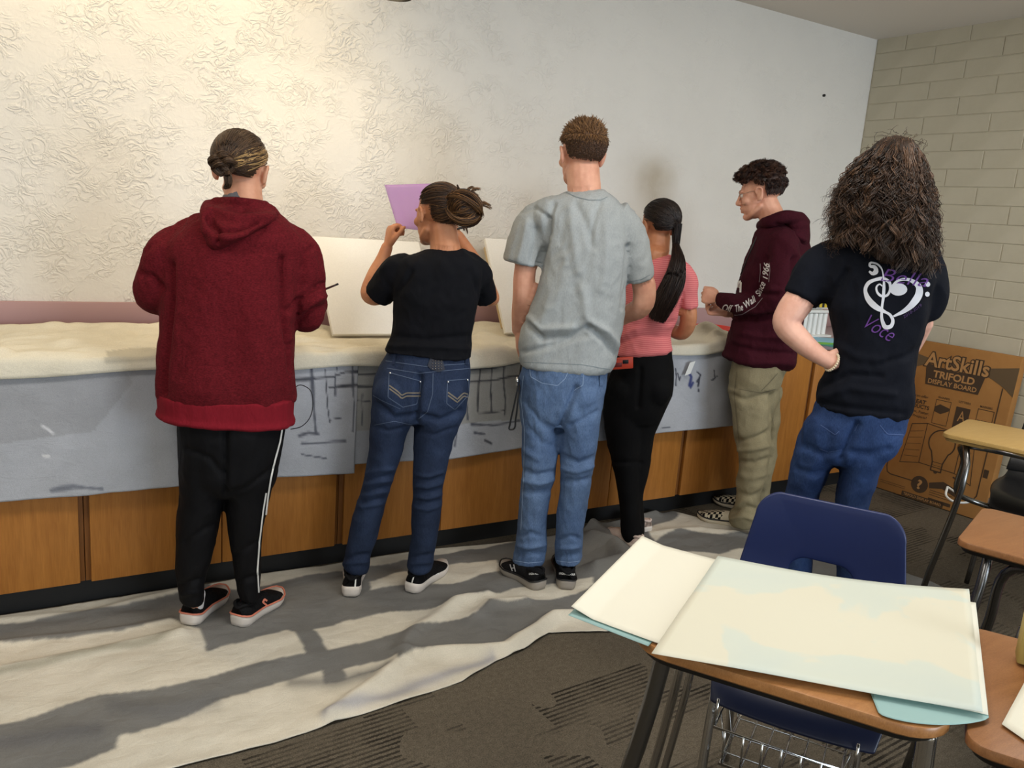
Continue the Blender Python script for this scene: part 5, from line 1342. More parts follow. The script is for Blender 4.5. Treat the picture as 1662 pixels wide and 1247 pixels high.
ts = garment(p, 'tshirt', [
    p.rows([(406, 690, 754, .045, .0), (411, 676, 764, .07, 0), (420, 652, 777, .095, 0), (436, 640, 784, .11, 0), (460, 637, 781, .118, 0), (490, 639, 777, .118, 0), (517, 639, 772, .112, 0), (546, 634, 768, .112, 0), (564, 627, 576, 766, .118, 0), (567, 626, 581, 764, .116, 0), (568, 632, 582, 758, .10, 0)], 2.4),
    p.chain([(668, 430, 0, 22), (645, 440, .01, 27), (630, 458, .03, 25), (615, 480, .065, 22.5)], flat=True), p.chain([(756, 430, 0, 24), (772, 442, .02, 24), (782, 462, .06, 21), (790, 486, .11, 19)], flat=True)],
    Mbt, R2, .007, 3, [(0.0033, 20, (1, 1, 1.6)), (0.0021, 46, (1, 1, 1)), (.0012, 85, (1, 1, 1.3))],
    [([(640, 480), (655, 460), (668, 440)], -.006, 5), ([(780, 480), (768, 455), (762, 440)], -.006, 5), ([(636, 545), (690, 552), (765, 545)], -.005, 5), ([(630, 562), (690, 562), (765, 566)], .006, 5), ([(660, 480), (700, 500), (750, 490)], .003, 18)], 201)
Mdj = denim('dark_denim', S(30, 38, 56), S(52, 66, 94), .5, 4.5)
je = garment(p, 'jeans', [
    p.rows([(558, 632, 764, .105, 0), (575, 627, 763, .112, 0), (595, 615, 764, .122, 0), (612, 608, 763, .128, 0), (640, 603, 761, .130, 0), (662, 602, 757, .125, 0), (680, 602, 752, .10, 0)], 2.2),
    p.rows([(640, 603, 684, .12, 0), (669, 602, 677, .118, 0), (700, 600, 663, .105, 0), (724, 599, 656, .098, 0), (760, 594, 645, .09, 0), (790, 588, 634, .083, 0), (830, 574, 623, .08, 0), (880, 564, 610, .072, 0), (905, 559, 601, .066, 0), (918, 557, 924, 600, .066, 0), (922, 560, 928, 598, .06, 0)], 2.1),
    p.rows([(640, 676, 761, .12, 0), (669, 676, 756, .118, 0), (700, 671, 742, .105, 0), (740, 671, 730, .096, 0), (780, 670, 721, .088, 0), (830, 668, 716, .08, 0), (880, 666, 708, .072, 0), (910, 662, 703, .066, 0), (920, 661, 701, .066, 0), (924, 664, 698, .06, 0)], 2.1),
    p.ell(642, 640, -.055, (.082, .075, .085)), p.ell(720, 642, -.055, (.082, .075, .085))],
    Mdj, R2, .0065, 3, [(.0012, 34, (1, 1, .8))],
    [([(682, 612), (678, 650), (676, 690)], -.014, 6), ([(608, 655), (640, 678), (672, 676)], -.010, 6), ([(688, 676), (715, 682), (748, 668)], -.010, 6)]+
    [([(590-k*.6, 770+k*9), (615, 764+k*9+3*(k % 2)), (640-k*1.5, 762+k*9)], (-.006 if k % 2 else .005), 3.5) for k in range(7)]+[([(672, 770+k*9), (695, 774+k*9-3*(k % 2)), (718, 766+k*9)], (-.006 if k % 2 else .005), 3.5) for k in range(7)]+
    [([(602, 690), (630, 700), (660, 694)], -.004, 4), ([(673, 700), (705, 706), (740, 694)], -.004, 4), ([(560, 905), (600, 900)], -.006, 4), ([(558, 915), (600, 912)], .005, 4), ([(664, 905), (704, 900)], -.006, 4), ([(663, 916), (703, 912)], .005, 4)], 203)
tb = bvh(je); q = MB(); Mst = mat('stitching_grey', S(74, 88, 112), .8); Mst2 = mat('stitching_tan', S(112, 104, 92), .8)
pkL = [(632, 605), (684, 619), (683, 632), (676, 656), (654, 661), (630, 645)]; pkR = [(726, 618), (760, 615), (761, 640), (738, 665), (725, 655)]
stitch(tb, [(pkL+pkL[:1], 1.3), (pkR+pkR[:1], 1.3), ([(628, 598), (680, 606), (762, 598)], 1.1), ([(703, 606), (702, 640), (694, 668), (680, 680)], 1.2), ([(626, 586), (690, 595), (763, 590)], 1.1), ([(608, 690), (640, 684), (672, 690)], .9), ([(603, 640), (620, 650), (650, 664)], .9)], Mst, je, 'seam')
for dy in (0, 5): stitch(tb, [([(632, 626+dy), (646, 636+dy), (652, 642+dy), (660, 638+dy), (683, 638+dy)], 2.2), ([(727, 637+dy), (742, 648+dy), (752, 638+dy), (759, 640+dy)], 2.2)], Mst2, je, 'pocket_embroidery')
for x, y in ((634, 606), (683, 620), (727, 620), (758, 617)):
    c_ = cast(tb, x, y, .002)
    if c_: obj('rivet', *ellipsoid(c_[0], (.0045,)*3, None, 8, 6), M_chrome, je)
q = MB(); patch(q, tb, [(699, 580), (717, 581), (722, 600), (712, 604), (700, 600), (694, 594)], .004); wp = q.build('waist_patch', mat('dark_patch', S(24, 28, 44), .6), je)
q = MB()
for i in range(4):
    for j in range(5):
        c_ = cast(tb, 702+i*4.6, 582+j*4.2, .0055)
        if c_: q.add(*ellipsoid(c_[0], (.0022,)*3, None, 6, 4))
tag(q.build('studs', M_chrome, wp), kind='stuff')
stitch(tb, [([(x, 568), (x-2, 592)], 5) for x in (642, 758)], Mdj, je, 'belt_loop', .004)
Mbs2 = fabric('black_shoe_mesh', S(18, 18, 20), .2, 30, 900, .25, .8)
uL, _, _ = shoe(flr(569, 973), flr(577, 926), R2, Mbs2, Mso, None, .092, .034, laces=False)
uR, _, _ = shoe(flr(665, 966), flr(720, 924), R2, Mbs2, Mso, None, .092, .034, laces=False)
q = MB(); ribbon(q, bvh(uR), [(706, 934), (712, 930), (709, 940), (715, 936), (710, 946)], 1.6, .002, 1.5); q.build('logo', M_white, uR)
q = MB(); ribbon(q, bvh(uL), [(577, 940), (576, 954)], 2, .002, 2); q.build('heel_tab', M_white, uL)
q = MB(); ribbon(q, bvh(uR), [(672, 934), (669, 946)], 2, .002, 2); q.build('heel_tab', M_white, uR)
# hair
hr = Hair(); br2 = [hcol(52, 33, 22), hcol(72, 48, 30), hcol(42, 27, 19), hcol(104, 72, 44)]
hl2 = lambda x, y, z: (y < 0.22+0.5*np.clip(z, -1, 1)) & (z > -0.72-.25*np.clip(-y, 0, 1)) & ~((y > -0.30) & (z < -0.05) & (np.abs(x) > .5))
sleek_to(hr, hc, HB2, K2, hl2, (.45, -.80, .12), br2, 2200, 21, (.002, .010), .0014)
gc = p.at(752, 336, -.06); g = np.random.default_rng(5)
hr.piece(ellipsoid(gc, (.055, .045, .052), p.basis(0, 0, 15), 16, 10), br2[0])
tanc = br2+[hcol(146, 104, 62), hcol(124, 88, 52)]
for i in range(36):
    a0 = g.random()*6.28; tl = (g.random()-.5)*2.4; n1 = p.er*math.cos(a0)+np.array([0, 0, math.sin(a0)]); ax = p.ed*math.cos(tl)+np.cross(p.ed, n1)*math.sin(tl)
    n2 = np.cross(ax, n1); R_ = .012+.052*g.random(); n1 = n1/np.linalg.norm(n1); n2 = n2/np.linalg.norm(n2)
    arc = [gc+(n1*math.cos(t)*1.15+n2*math.sin(t))*R_-p.ed*.004*i*.2 for t in np.linspace(0, 2.6+g.random()*1.6, 7)]
    lock(hr, arc, [.004, .010, .011, .009, .003], tanc, 60, 60+i, .0011, 16, .0005)
for i in range(16):   # loose ends
    a0 = g.random()*6.28; s0 = gc+(p.er*math.cos(a0)+np.array([0, 0, math.sin(a0)]))*.05; e0 = s0+(p.er*(math.cos(a0)+.6)+np.array([0, 0, math.sin(a0)*.8-.25]))*(.02+.02*g.random())
    lock(hr, [s0, (s0+e0)/2+np.array([0, 0, .008]), e0], [.005, .004, .002], tanc, 22, 90+i, .0008, 10, .0006)
lock(hr, [p.at(742, 318, -.06), p.at(744, 308, -.08), p.at(742, 300, -.08)], [.006, .004, .001], br2, 30, 121, .0009, 10, .0004)
hr.build('hair', HM, R2)
# purple sheet in the raised left hand
Mpur = mat('purple_film', S(196, 146, 216), .45); b_ = Mpur.node_tree.nodes['Principled BSDF']; b_.inputs['Transmission Weight'].default_value = .3; b_.inputs['IOR'].default_value = 1.05; b_.inputs['Alpha'].default_value = .58
pd = .20; cor = [p.at(624, 300, pd+.05), p.at(704, 298, pd+.02), p.at(700, 376, pd), p.at(645, 370, pd-.0)]
tl, tr_, brr, bl = cor; V = []
for j in range(14):
    for i in range(14):
        s_, t_ = i/13, j/13; q_ = tl*(1-s_)*(1-t_)+tr_*s_*(1-t_)+brr*s_*t_+bl*(1-s_)*t_; V.append(q_+p.ed*.012*math.sin(s_*4+t_*2))
ps = obj('purple_sheet', V, grid_faces(14, 14, wrap=False), Mpur); sd = ps.modifiers.new('thick', 'SOLIDIFY'); sd.thickness = .0006
tag(ps, 'translucent purple sheet held up in front of the wall', 'paper')
# ------------------------------------------------------------------ 3 tall boy, grey tee
SKT = skin('skin_light', S(220, 166, 140))
p = Per(898, 940, 'tall person in pale grey t-shirt and light blue jeans, hands at the hips')
hc = p.at(944, 252, .02); HB3 = p.basis(-24, 2, 0); K3 = 1.02
body = head_parts(hc, HB3, K3)
body += [p.chain([(946, 275, .01, 27), (948, 305, 0, 28), (950, 332, .01, 34)]),
         p.rows([(324, 918, 985, .045, 0), (344, 885, 998, .08, 0), (400, 885, 1004, .10, 0), (500, 878, 994, .10, 0), (600, 862, 975, .11, 0), (650, 860, 968, .10, 0)]),
         p.chain([(884, 640, 0, 30), (876, 740, 0, 22), (868, 830, 0, 16), (860, 916, 0, 9)]), p.chain([(945, 640, 0, 30), (936, 740, 0, 22), (928, 830, 0, 16), (922, 916, 0, 8)]),
         p.chain([(884, 356, 0, 20), (862, 400, .0, 19), (851, 450, -.0, 18), (851, 478, .01, 19), (846, 510, .05, 16), (842, 535, .08, 11.5)]),
         p.chain([(998, 356, 0, 20), (1030, 420, .02, 18), (1046, 475, .05, 19), (1044, 492, .06, 18), (1015, 512, .14, 14), (985, 530, .19, 10)])]
w_ = p.at(842, 534, .08); body += hand_parts(w_, np.array([0, 0, -.95])+p.er*.10+p.ed*.1, p.er*.9, 1, .18, (12, 20, 15), .8, 30)
w_ = p.at(985, 530, .19); body += hand_parts(w_, -p.er*.8+np.array([0, 0, -.4]), -p.ed, 1, .18, (20, 25, 15), 1, 40)
R3 = person_root(p, body, SKT, .0048); eyes(hc, HB3, K3, R3, M_iris)
Mgt = fabric('pale_grey_jersey', S(166, 171, 172), .07, 9, 700, .1, .92, (1, 1, .5))
ts = garment(p, 'tshirt', [
    p.rows([(309, 920, 979, .055, .0), (315, 905, 988, .075, 0), (324, 878, 1000, .10, 0), (345, 862, 1014, .125, 0), (380, 872, 1020, .14, 0), (420, 879, 1022, .145, 0), (460, 871, 1017, .145, 0), (508, 858, 1013, .145, 0), (549, 844, 1007, .145, 0), (580, 844, 1002, .142, 0), (590, 847, 597, 997, .14, 0), (593, 852, 604, 991, .13, 0)], 2.4),
    p.chain([(890, 345, 0, 26), (869, 362, .0, 30), (857, 392, .0, 32), (848, 428, .0, 31)], flat=True),
    p.chain([(996, 347, 0, 28), (1014, 370, .01, 29), (1028, 410, .02, 27), (1039, 454, .035, 24)], flat=True)],
    Mgt, R3, .0075, 3, [(0.0036, 17, (1, 1, 2.6)), (0.0019, 40, (1, 1, 1.6)), (.0012, 85, (1, 1, 1.3))],
    [([(886, 352), (884, 395), (870, 450)], -.016, 5), ([(1020, 400), (1016, 450), (1013, 500)], -.014, 5), ([(935, 330), (950, 360), (962, 400)], -.006, 7), ([(975, 326), (966, 350), (960, 380)], -.006, 6), ([(898, 330), (892, 350), (890, 380)], -.008, 5),
     ([(925, 336), (930, 380), (938, 440)], .006, 9), ([(985, 345), (985, 400), (978, 470)], .006, 10), ([(860, 528), (880, 550), (925, 548), (955, 532)], -.013, 6), ([(955, 530), (985, 555), (1002, 580)], -.014, 6), ([(858, 515), (878, 535), (930, 532)], .009, 6),
     ([(962, 525), (990, 540), (1006, 562)], .010, 6), ([(850, 572), (900, 560), (950, 545)], -.008, 5), ([(880, 520), (910, 470), (920, 420)], .006, 14), ([(856, 360), (850, 390), (842, 420)], .006, 6), ([(870, 372), (868, 400), (862, 425)], -.007, 5), ([(846, 345), (870, 338), (890, 352)], -.007, 3),
     ([(945, 470), (950, 500), (955, 530)], .007, 10)], 301)
tb = bvh(ts); q = MB(); stitch(tb, [([(918, 312), (935, 320), (955, 325), (975, 325), (986, 320)], 1.2), ([(884, 432), (866, 432), (846, 428), (824, 420)], 1.0), ([(1019, 458), (1040, 454), (1055, 446)], 1.0), ([(850, 588), (900, 590), (945, 592), (990, 600)], 1.0)], mat('grey_stitch', S(128, 138, 142), .9), ts, 'seam')
Mlj = denim('light_denim', S(76, 98, 134), S(112, 136, 170), .55, 4.5)
je = garment(p, 'jeans', [
    p.rows([(585, 850, 992, .13, 0), (605, 845, 990, .133, 0), (640, 842, 985, .132, 0), (670, 842, 979, .125, 0), (690, 844, 975, .10, 0)], 2.2),
    p.rows([(650, 842, 920, .12, 0), (690, 845, 909, .115, 0), (724, 848, 906, .11, 0), (770, 846, 900, .105, 0), (800, 845, 894, .10, 0), (843, 842, 889, .095, 0), (880, 837, 886, .09, 0), (900, 834, 884, .085, 0), (910, 833, 882, .082, 0), (914, 836, 879, .07, 0)], 2.2),
    p.rows([(650, 908, 983, .12, 0), (690, 908, 975, .115, 0), (724, 909, 970, .11, 0), (765, 911, 963, .105, 0), (800, 908, 960, .10, 0), (843, 904, 953, .095, 0), (880, 902, 949, .09, 0), (902, 900, 947, .085, 0), (910, 901, 946, .082, 0), (913, 904, 942, .07, 0)], 2.2),
    p.ell(885, 640, -.05, (.085, .08, .09)), p.ell(945, 640, -.05, (.085, .08, .09))],
    Mlj, R3, .0072, 3, [(0.0042, 17, (1, 1, 1.6)), (0.0021, 44, (1, 1, 1)), (.0012, 85, (1, 1, 1.3))],
    [([(935, 630), (920, 665), (908, 700)], -.014, 6), ([(850, 655), (880, 690), (906, 700)], -.006, 6), ([(925, 690), (950, 680), (972, 668)], -.006, 5), ([(848, 762), (870, 772), (900, 765)], -.010, 5), ([(848, 780), (875, 786), (896, 778)], .008, 5), ([(846, 796), (870, 800), (894, 796)], -.009, 5),
     ([(912, 740), (940, 752), (968, 740)], -.010, 5), ([(911, 760), (936, 766), (962, 756)], .008, 5), ([(908, 778), (935, 782), (960, 776)], -.009, 5), ([(838, 870), (860, 866), (886, 872)], -.008, 4), ([(836, 886), (858, 890), (884, 884)], .008, 4), ([(835, 900), (856, 900), (882, 898)], -.008, 4),
     ([(902, 876), (925, 872), (948, 876)], -.008, 4), ([(901, 890), (925, 892), (946, 888)], .007, 4), ([(901, 903), (925, 904), (945, 900)], -.007, 4), ([(862, 700), (880, 720), (900, 725)], -.005, 6), ([(850, 730), (872, 745)], .006, 6)], 303)
tb = bvh(je); q = MB(); Mls = mat('denim_stitch', S(136, 158, 190), .9)
stitch(tb, [([(860, 598), (862, 612), (880, 622), (905, 626), (917, 615), (926, 596)], 1.2), ([(947, 600), (946, 625), (932, 634)], 1.3), ([(850, 610), (846, 650), (852, 700), (850, 780), (846, 860)], 1.0), ([(834, 910), (858, 914), (880, 912)], 1.0), ([(901, 910), (924, 913), (946, 910)], 1.0)], Mls, je, 'seam')
q = MB(); stitch(tb, [([(974, 604), (975, 626)], 5), ([(945, 596), (944, 612)], 4)], Mlj, je, 'belt_loop', .004)
Mdk = mat('dark_sole', S(150, 142, 132), .6)
uL, _, _ = shoe(flr(878, 961), flr(816, 924), R3, Msh, Mdk, M_black, .10, .034); uR, _, _ = shoe(flr(919, 961), flr(912, 912), R3, Msh, Mdk, M_black, .10, .034)
q = MB(); tb = bvh(uL); ribbon(q, tb, [(828, 917), (832, 927)], 1.6, .002, 1.5); ribbon(q, tb, [(834, 917), (837, 928)], 1.6, .002, 1.5); ribbon(q, tb, [(830, 923), (836, 922)], 1.4, .002, 1.5); q.build('logo', mat('grey_logo', S(160, 160, 162), .5), uL)
for uu, a, b in ((uL, (859, 932), (878, 931)), (uR, (908, 931), (933, 933))):
    q = MB(); print_text(q, bvh(uu), 'UNDER ARMOUR', a, b, 3.4, 0, .02, .002); q.build('heel_lettering', M_white, uu) if q.V else None
# short hair, longer on top
hr = Hair(); sh = [hcol(124, 90, 56), hcol(144, 106, 68), hcol(104, 74, 48)]; shd = [hcol(92, 64, 44), hcol(76, 52, 36)]
hl3 = lambda x, y, z: (y < 0.35+0.5*np.clip(z, -1, 1)) & (z > -0.74+.12*np.abs(x)) & ~((y > -0.22) & (z < 0.0) & (np.abs(x) > .5)) & ~((y > .12) & (z < .25))
hr.piece(cap_piece(hc, HB3, K3, hl3, .0006), hcol(98, 70, 50))
D = scalp_pts(6500, 33, hl3); g = np.random.default_rng(34); kk = len(D)
ln = np.interp(D[:, 2], [-.7, -.3, .1, .4, .7, 1], [.003, .006, .010, .018, .028, .030])[:, None, None]; t = np.linspace(0, 1, 5)[None, :, None]
root = SKC+D*(SK+.001); flow = np.array([0, .15, -.1])+D*.0; flow = np.where((D[:, 2:3] > .35), np.array([.25, .75, .15]), np.array([0, .1, -1.0]))
tang = flow-D*(flow*D).sum(1, keepdims=True)+g.normal(size=D.shape)*.25
P = root[:, None]+(D[:, None]*.30*np.sin(t*1.6)+tang[:, None]*t*.85)*ln
mixc = np.where(D[:, 2:3]+.15*g.normal(size=(kk, 1)) > .10, np.array([sh[i] for i in g.integers(0, 3, kk)]), np.array([shd[i] for i in g.integers(0, 2, kk)]))*(.75+.5*g.random((kk, 1)))
hr.strands(hc+(P*K3) @ HB3, [.0013, .0013, .0006], mixc); hr.build('hair', HM, R3)
# lanyard out of the left pocket
la = empty('lanyard', p.at(830, 640, -.02), 'black lanyard strap hanging from the left pocket of the light jeans', 'lanyard')
q = MB(); q.tube([p.at(846, 590, .02), p.at(842, 620, -.04), p.at(834, 660, -.05), p.at(828, 688, -.05), p.at(827, 697, -.05), p.at(833, 697, -.05), p.at(837, 680, -.05), p.at(842, 640, -.045), p.at(848, 600, .0)], .0036, 8, 5); q.build('strap', M_black, la, sharp=None)
q = MB(); q.tube([p.at(840, 612, -.045), p.at(839, 626, -.05)], .006, 8); q.build('clip', M_chrome, la, sharp=None)

# ------------------------------------------------------------------ 4 girl in pink
p = Per(1022, 885, 'person in pink striped t-shirt and black trousers with a long dark ponytail')
hc = p.at(1069, 368, .03); HB4 = p.basis(-38, 10, 0); K4 = .92
body = head_parts(hc, HB4, K4)
body += [p.chain([(1068, 385, .03, 20), (1066, 405, .02, 21), (1062, 420, 0, 30)]),
         p.rows([(418, 1040, 1085, .04, 0), (435, 1022, 1102, .07, 0), (480, 1014, 1094, .085, 0), (540, 1010, 1076, .08, 0), (590, 1005, 1082, .09, 0), (640, 995, 1080, .09, 0)]),
         p.chain([(1012, 640, 0, 20), (1014, 720, 0, 17), (1022, 800, 0, 12), (1026, 872, 0, 8)]), p.chain([(1052, 640, 0, 22), (1036, 720, .03, 16), (1028, 800, .04, 11), (1032, 858, .05, 8)]),
         p.chain([(1100, 442, 0, 14), (1113, 480, .02, 14), (1114, 532, .05, 13), (1108, 540, .07, 12), (1082, 532, .13, 10), (1058, 522, .2, 8)]),
         p.chain([(1020, 440, .02, 18), (1006, 485, .06, 14), (1006, 508, .10, 12), (1020, 512, .18, 9)])]
w_ = p.at(1058, 521, .20); body += hand_parts(w_, -p.er*.6+p.ed*.7, np.array([0, 0, -1.0]), -1, .16, (8, 10, 8)); w_ = p.at(1020, 512, .18); body += hand_parts(w_, p.er*.5+p.ed*.8, np.array([0, 0, -1.0]), 1, .16, (8, 10, 8))
R4 = person_root(p, body, SKB, .005); eyes(hc, HB4, K4, R4, M_iris)
mpk = mat('pink_stripe_jersey', S(214, 118, 122), .9, spec=.15); n = N(mpk)
wv = n.t.nodes.new('ShaderNodeTexWave'); wv.bands_direction = 'Z'; wv.inputs['Scale'].default_value = 36; wv.inputs['Distortion'].default_value = 1.2; wv.inputs['Detail'].default_value = 2; n.l(n.mapping(), wv.inputs['Vector'])
n.base(n.ramp(wv.outputs['Fac'], [(.3, S(206, 106, 110)), (.85, S(222, 134, 134))])); n.bump(n.noise(n.mapping(), 260, 2), .1, .002)
ts = garment(p, 'tshirt', [
    p.rows([(413, 1046, 1081, .045, .01), (418, 1032, 1096, .065, 0), (430, 1015, 1112, .09, 0), (455, 1008, 1112, .105, 0), (490, 1008, 1106, .105, 0), (520, 1004, 1098, .10, 0), (545, 1000, 1088, .10, 0), (560, 999, 1090, .105, 0), (574, 998, 569, 1092, .11, 0), (578, 1002, 573, 1088, .10, 0)], 2.3),
    p.chain([(1098, 438, 0, 18), (1112, 452, .01, 19), (1117, 475, .02, 17.5), (1117, 498, .03, 16)], flat=True), p.chain([(1024, 438, .02, 18), (1012, 460, .04, 18), (1007, 485, .06, 16)])],
    mpk, R4, .0075, 3, [(0.0033, 22, (1, 1, 1)), (0.0019, 46, (1, 1, .7)), (.0012, 85, (1, 1, 1.3))],
    [([(1104, 505), (1106, 480), (1100, 455)], -.010, 4), ([(1000, 560), (1040, 545), (1088, 548)], -.005, 4), ([(1000, 550), (1040, 530), (1090, 530)], .005, 5), ([(1098, 520), (1070, 530), (1030, 528)], -.005, 4)], 401)
trs = garment(p, 'trousers', [
    p.rows([(560, 1004, 1090, .10, 0), (575, 999, 1092, .108, 0), (604, 992, 1095, .118, 0), (636, 982, 1093, .12, 0), (665, 979, 1080, .11, 0), (685, 981, 1070, .09, 0)], 2.2),
    p.rows([(640, 980, 1050, .11, 0), (700, 982, 1048, .10, 0), (748, 992, 1040, .085, 0), (812, 1005, 1038, .07, 0), (848, 1007, 1040, .062, 0), (874, 1012, 1044, .055, 0), (880, 1018, 1040, .045, 0)], 2.1),
    p.rows([(640, 1015, 1092, .11, .02), (684, 1012, 1072, .10, .03), (720, 1010, 1060, .09, .04), (758, 1008, 1055, .08, .05), (812, 1008, 1044, .07, .05), (850, 1014, 1046, .06, .05), (866, 1020, 1046, .05, .05)], 2.1),
    p.ell(1015, 632, -.05, (.075, .07, .085)), p.ell(1064, 632, -.05, (.075, .07, .085))],
    fabric('black_stretch_twill', S(10, 10, 12), .2, 10, 700, .08, .85), R4, .0075, 3, [(.0016, 30, (1, 1, 1))], [([(1040, 600), (1036, 660)], -.008, 5), ([(985, 750), (1040, 752)], -.005, 4)], 403)
Mwp = fabric('pale_canvas_shoe', S(214, 194, 184), .06, 20, 600, .15, .85)
shoe(flr(1040, 896), flr(988, 868), R4, Mwp, mat('cream_rubber', S(206, 192, 182), .5), None, .085, .026, low=True, m_lace=M_white)
shoe(flr(1052, 868), flr(1012, 846), R4, Mwp, Mso, None, .085, .026, low=True, m_lace=M_white)
hr = Hair(); dk = [hcol(34, 24, 21), hcol(46, 33, 27), hcol(26, 18, 16)]
sleek_to(hr, hc, HB4, K4, hl1, (.25, -.86, -.36), dk, 2200, 44, (.004, .014), .0015)
tie = p.at(1097, 398, -.03); hr.piece(ellipsoid(tie, (.017, .017, .014), None, 12, 8), hcol(14, 10, 10))
g0 = sk(hc, HB4, K4, np.array([.25, -.86, -.36]), .012)
lock(hr, [g0, tie], [.022, .016], dk, 160, 45, .0013, 8)
lock(hr, [tie, p.at(1100, 425, -.10), p.at(1094, 455, -.135), p.at(1078, 490, -.135), p.at(1066, 519, -.13)], [.014, .030, .044, .048, .034], dk+[hcol(48, 32, 24)], 900, 46, .0013, 22, .0007)
hr.build('hair', HM, R4)
# glasses hint: thin frame at the left temple
q = MB(); q.tube([hc+(np.array(v)*K4) @ HB4 for v in ((-.078, .0, .010), (-.072, .05, .010), (-.060, .088, .006))], .0012, 6, 3); q.build('glasses', M_black, R4, sharp=None)
# phone in an orange case tucked into the waistband
pc = p.at(1006, 590, -.15); ph = empty('phone', pc, 'phone in an orange-red case tucked in the waistband of the black trousers', 'phone')
U_ = p.at(1028, 588, -.15)-p.at(985, 591, -.15); Vv = p.at(1006, 581, -.15)-p.at(1006, 600, -.15)
q = MB(); q.box(pc, U_/2, Vv/2, p.ed*.005, .004); q.build('case', mat('orange_case', S(206, 72, 48), .4), ph)
q = MB(); q.box(pc+U_*.22+Vv*.12-p.ed*.006, U_*.11, Vv*.16, p.ed*.0015, .001); q.build('camera_bump', M_black, ph)
q = MB(); q.box(pc-U_*.08-Vv*.1-p.ed*.0055, U_*.16, Vv*.18, p.ed*.001, .0008); q.build('ring_grip', mat('dark_red', S(120, 36, 32), .4), ph)

# ------------------------------------------------------------------ 5 boy in maroon hoodie, profile
p = Per(1205, 858, 'person in maroon hoodie with white sleeve lettering, khaki trousers and checkered slip-on shoes')
hc = p.at(1235, 314, .0); HB5 = p.basis(-84, 14, 0); K5 = 1.03
body = head_parts(hc, HB5, K5)
body += [p.chain([(1243, 330, .0, 19), (1252, 350, 0, 20), (1258, 372, 0, 27)]),
         p.rows([(372, 1240, 1285, .06, 0), (400, 1228, 1300, .14, 0), (480, 1222, 1290, .14, 0), (560, 1205, 1278, .13, 0), (610, 1200, 1265, .12, 0)]),
         p.chain([(1218, 610, -.04, 22), (1222, 700, -.05, 18), (1215, 780, -.06, 13), (1208, 845, -.06, 9)]), p.chain([(1240, 610, .10, 22), (1240, 700, .13, 18), (1238, 780, .15, 13), (1232, 826, .16, 9)]),
         p.chain([(1268, 400, -.12, 20), (1262, 450, -.17, 16), (1252, 486, -.17, 14), (1215, 493, -.14, 12), (1180, 488, -.08, 8), (1168, 484, -.06, 7.5)]),
         p.chain([(1258, 405, .12, 20), (1245, 460, .15, 15), (1225, 495, .14, 12), (1195, 506, .08, 10), (1178, 508, .02, 7.5)])]
w_ = p.at(1169, 484, -.06); body += hand_parts(w_, -p.er*.95+np.array([0, 0, .05])+p.ed*.1, p.ed+np.array([0, 0, -.1]), -1, .17, (65, 75, 45), .8, 30)
w_ = p.at(1178, 508, .02); body += hand_parts(w_, -p.er*.9, -p.ed*.3+np.array([0, 0, .9]), 1, .17, (55, 60, 40), .8, 30)
R5 = person_root(p, body, SKT, .0038, 2); eyes(hc, HB5, K5, R5, M_iris)
Mma = fabric('maroon_fleece', S(62, 18, 30), .08, 12, 500, .18, .95, fine=.25)
ho = garment(p, 'hoodie', [
    p.rows([(362, 1238, 1292, .08, .0), (376, 1230, 1304, .13, 0), (400, 1219, 1312, .18, 0), (440, 1204, 1313, .18, 0), (490, 1192, 1308, .175, 0), (540, 1182, 1302, .17, 0), (565, 1177, 1298, .165, 0), (580, 1176, 596, 1290, .16, 0), (585, 1184, 601, 1280, .14, 0)], 2.3),
    p.chain([(1275, 396, -.12, 28), (1268, 430, -.17, 27), (1262, 462, -.185, 25), (1254, 486, -.185, 22), (1238, 497, -.175, 19), (1210, 497, -.145, 17), (1186, 491, -.10, 14), (1172, 486, -.07, 12)]),
    p.chain([(1262, 400, .12, 28), (1248, 450, .16, 24), (1226, 490, .15, 19), (1200, 503, .10, 14), (1184, 507, .05, 11)])],
    Mma, R5, .0085, 4, [(0.0060, 18, (1, 1, 1)), (0.0033, 40, (1, 1, .8)), (.0012, 85, (1, 1, 1.3))],
    [([(1290, 420), (1284, 470), (1276, 520)], -.016, 5), ([(1242, 420), (1236, 450), (1225, 480)], -.014, 5), ([(1186, 515), (1220, 520), (1262, 512)], -.018, 5), ([(1260, 478), (1240, 478), (1225, 470)], -.010, 4), ([(1268, 470), (1252, 470)], .006, 4),
     ([(1190, 560), (1230, 572), (1290, 575)], -.010, 5), ([(1200, 540), (1240, 548), (1290, 545)], .008, 6), ([(1192, 590), (1240, 588), (1285, 590)], .006, 5)], 501)
garment(p, 'hood', [p.chain([(1236, 366, .02, 10), (1250, 360, -.11, 10), (1275, 352, -.12, 11), (1296, 356, -.05, 12), (1302, 362, .02, 12), (1290, 356, .1, 11), (1262, 358, .11, 10), (1238, 366, .06, 9)]),
    p.rows([(352, 1278, 1308, .06, .0), (362, 1266, 1313, .10, .0), (378, 1268, 1315, .12, 0), (392, 1278, 1314, .11, 0), (402, 1290, 1311, .07, 0)], 2.2)],
    Mma, ho, .007, 3, [(.002, 34, (1, 1, 1))], [([(1262, 366), (1285, 372), (1310, 372)], -.010, 4), ([(1290, 380), (1306, 390)], .008, 4)], 503)
tb = bvh(ho); Mwpr = mat('white_print', S(214, 208, 206), .7)
for t_, a, b in (('1966', (1241, 453), (1245, 427)), ('Since', (1229, 480), (1239, 458)), ('Wall', (1209, 496), (1226, 484)), ('The', (1194, 501), (1206, 498)), ('Off', (1173, 499), (1190, 501))):
    q = MB(); print_text(q, tb, t_, a, b, 11, .35, .018, .0025, 3); q.build('sleeve_lettering', Mwpr, ho)
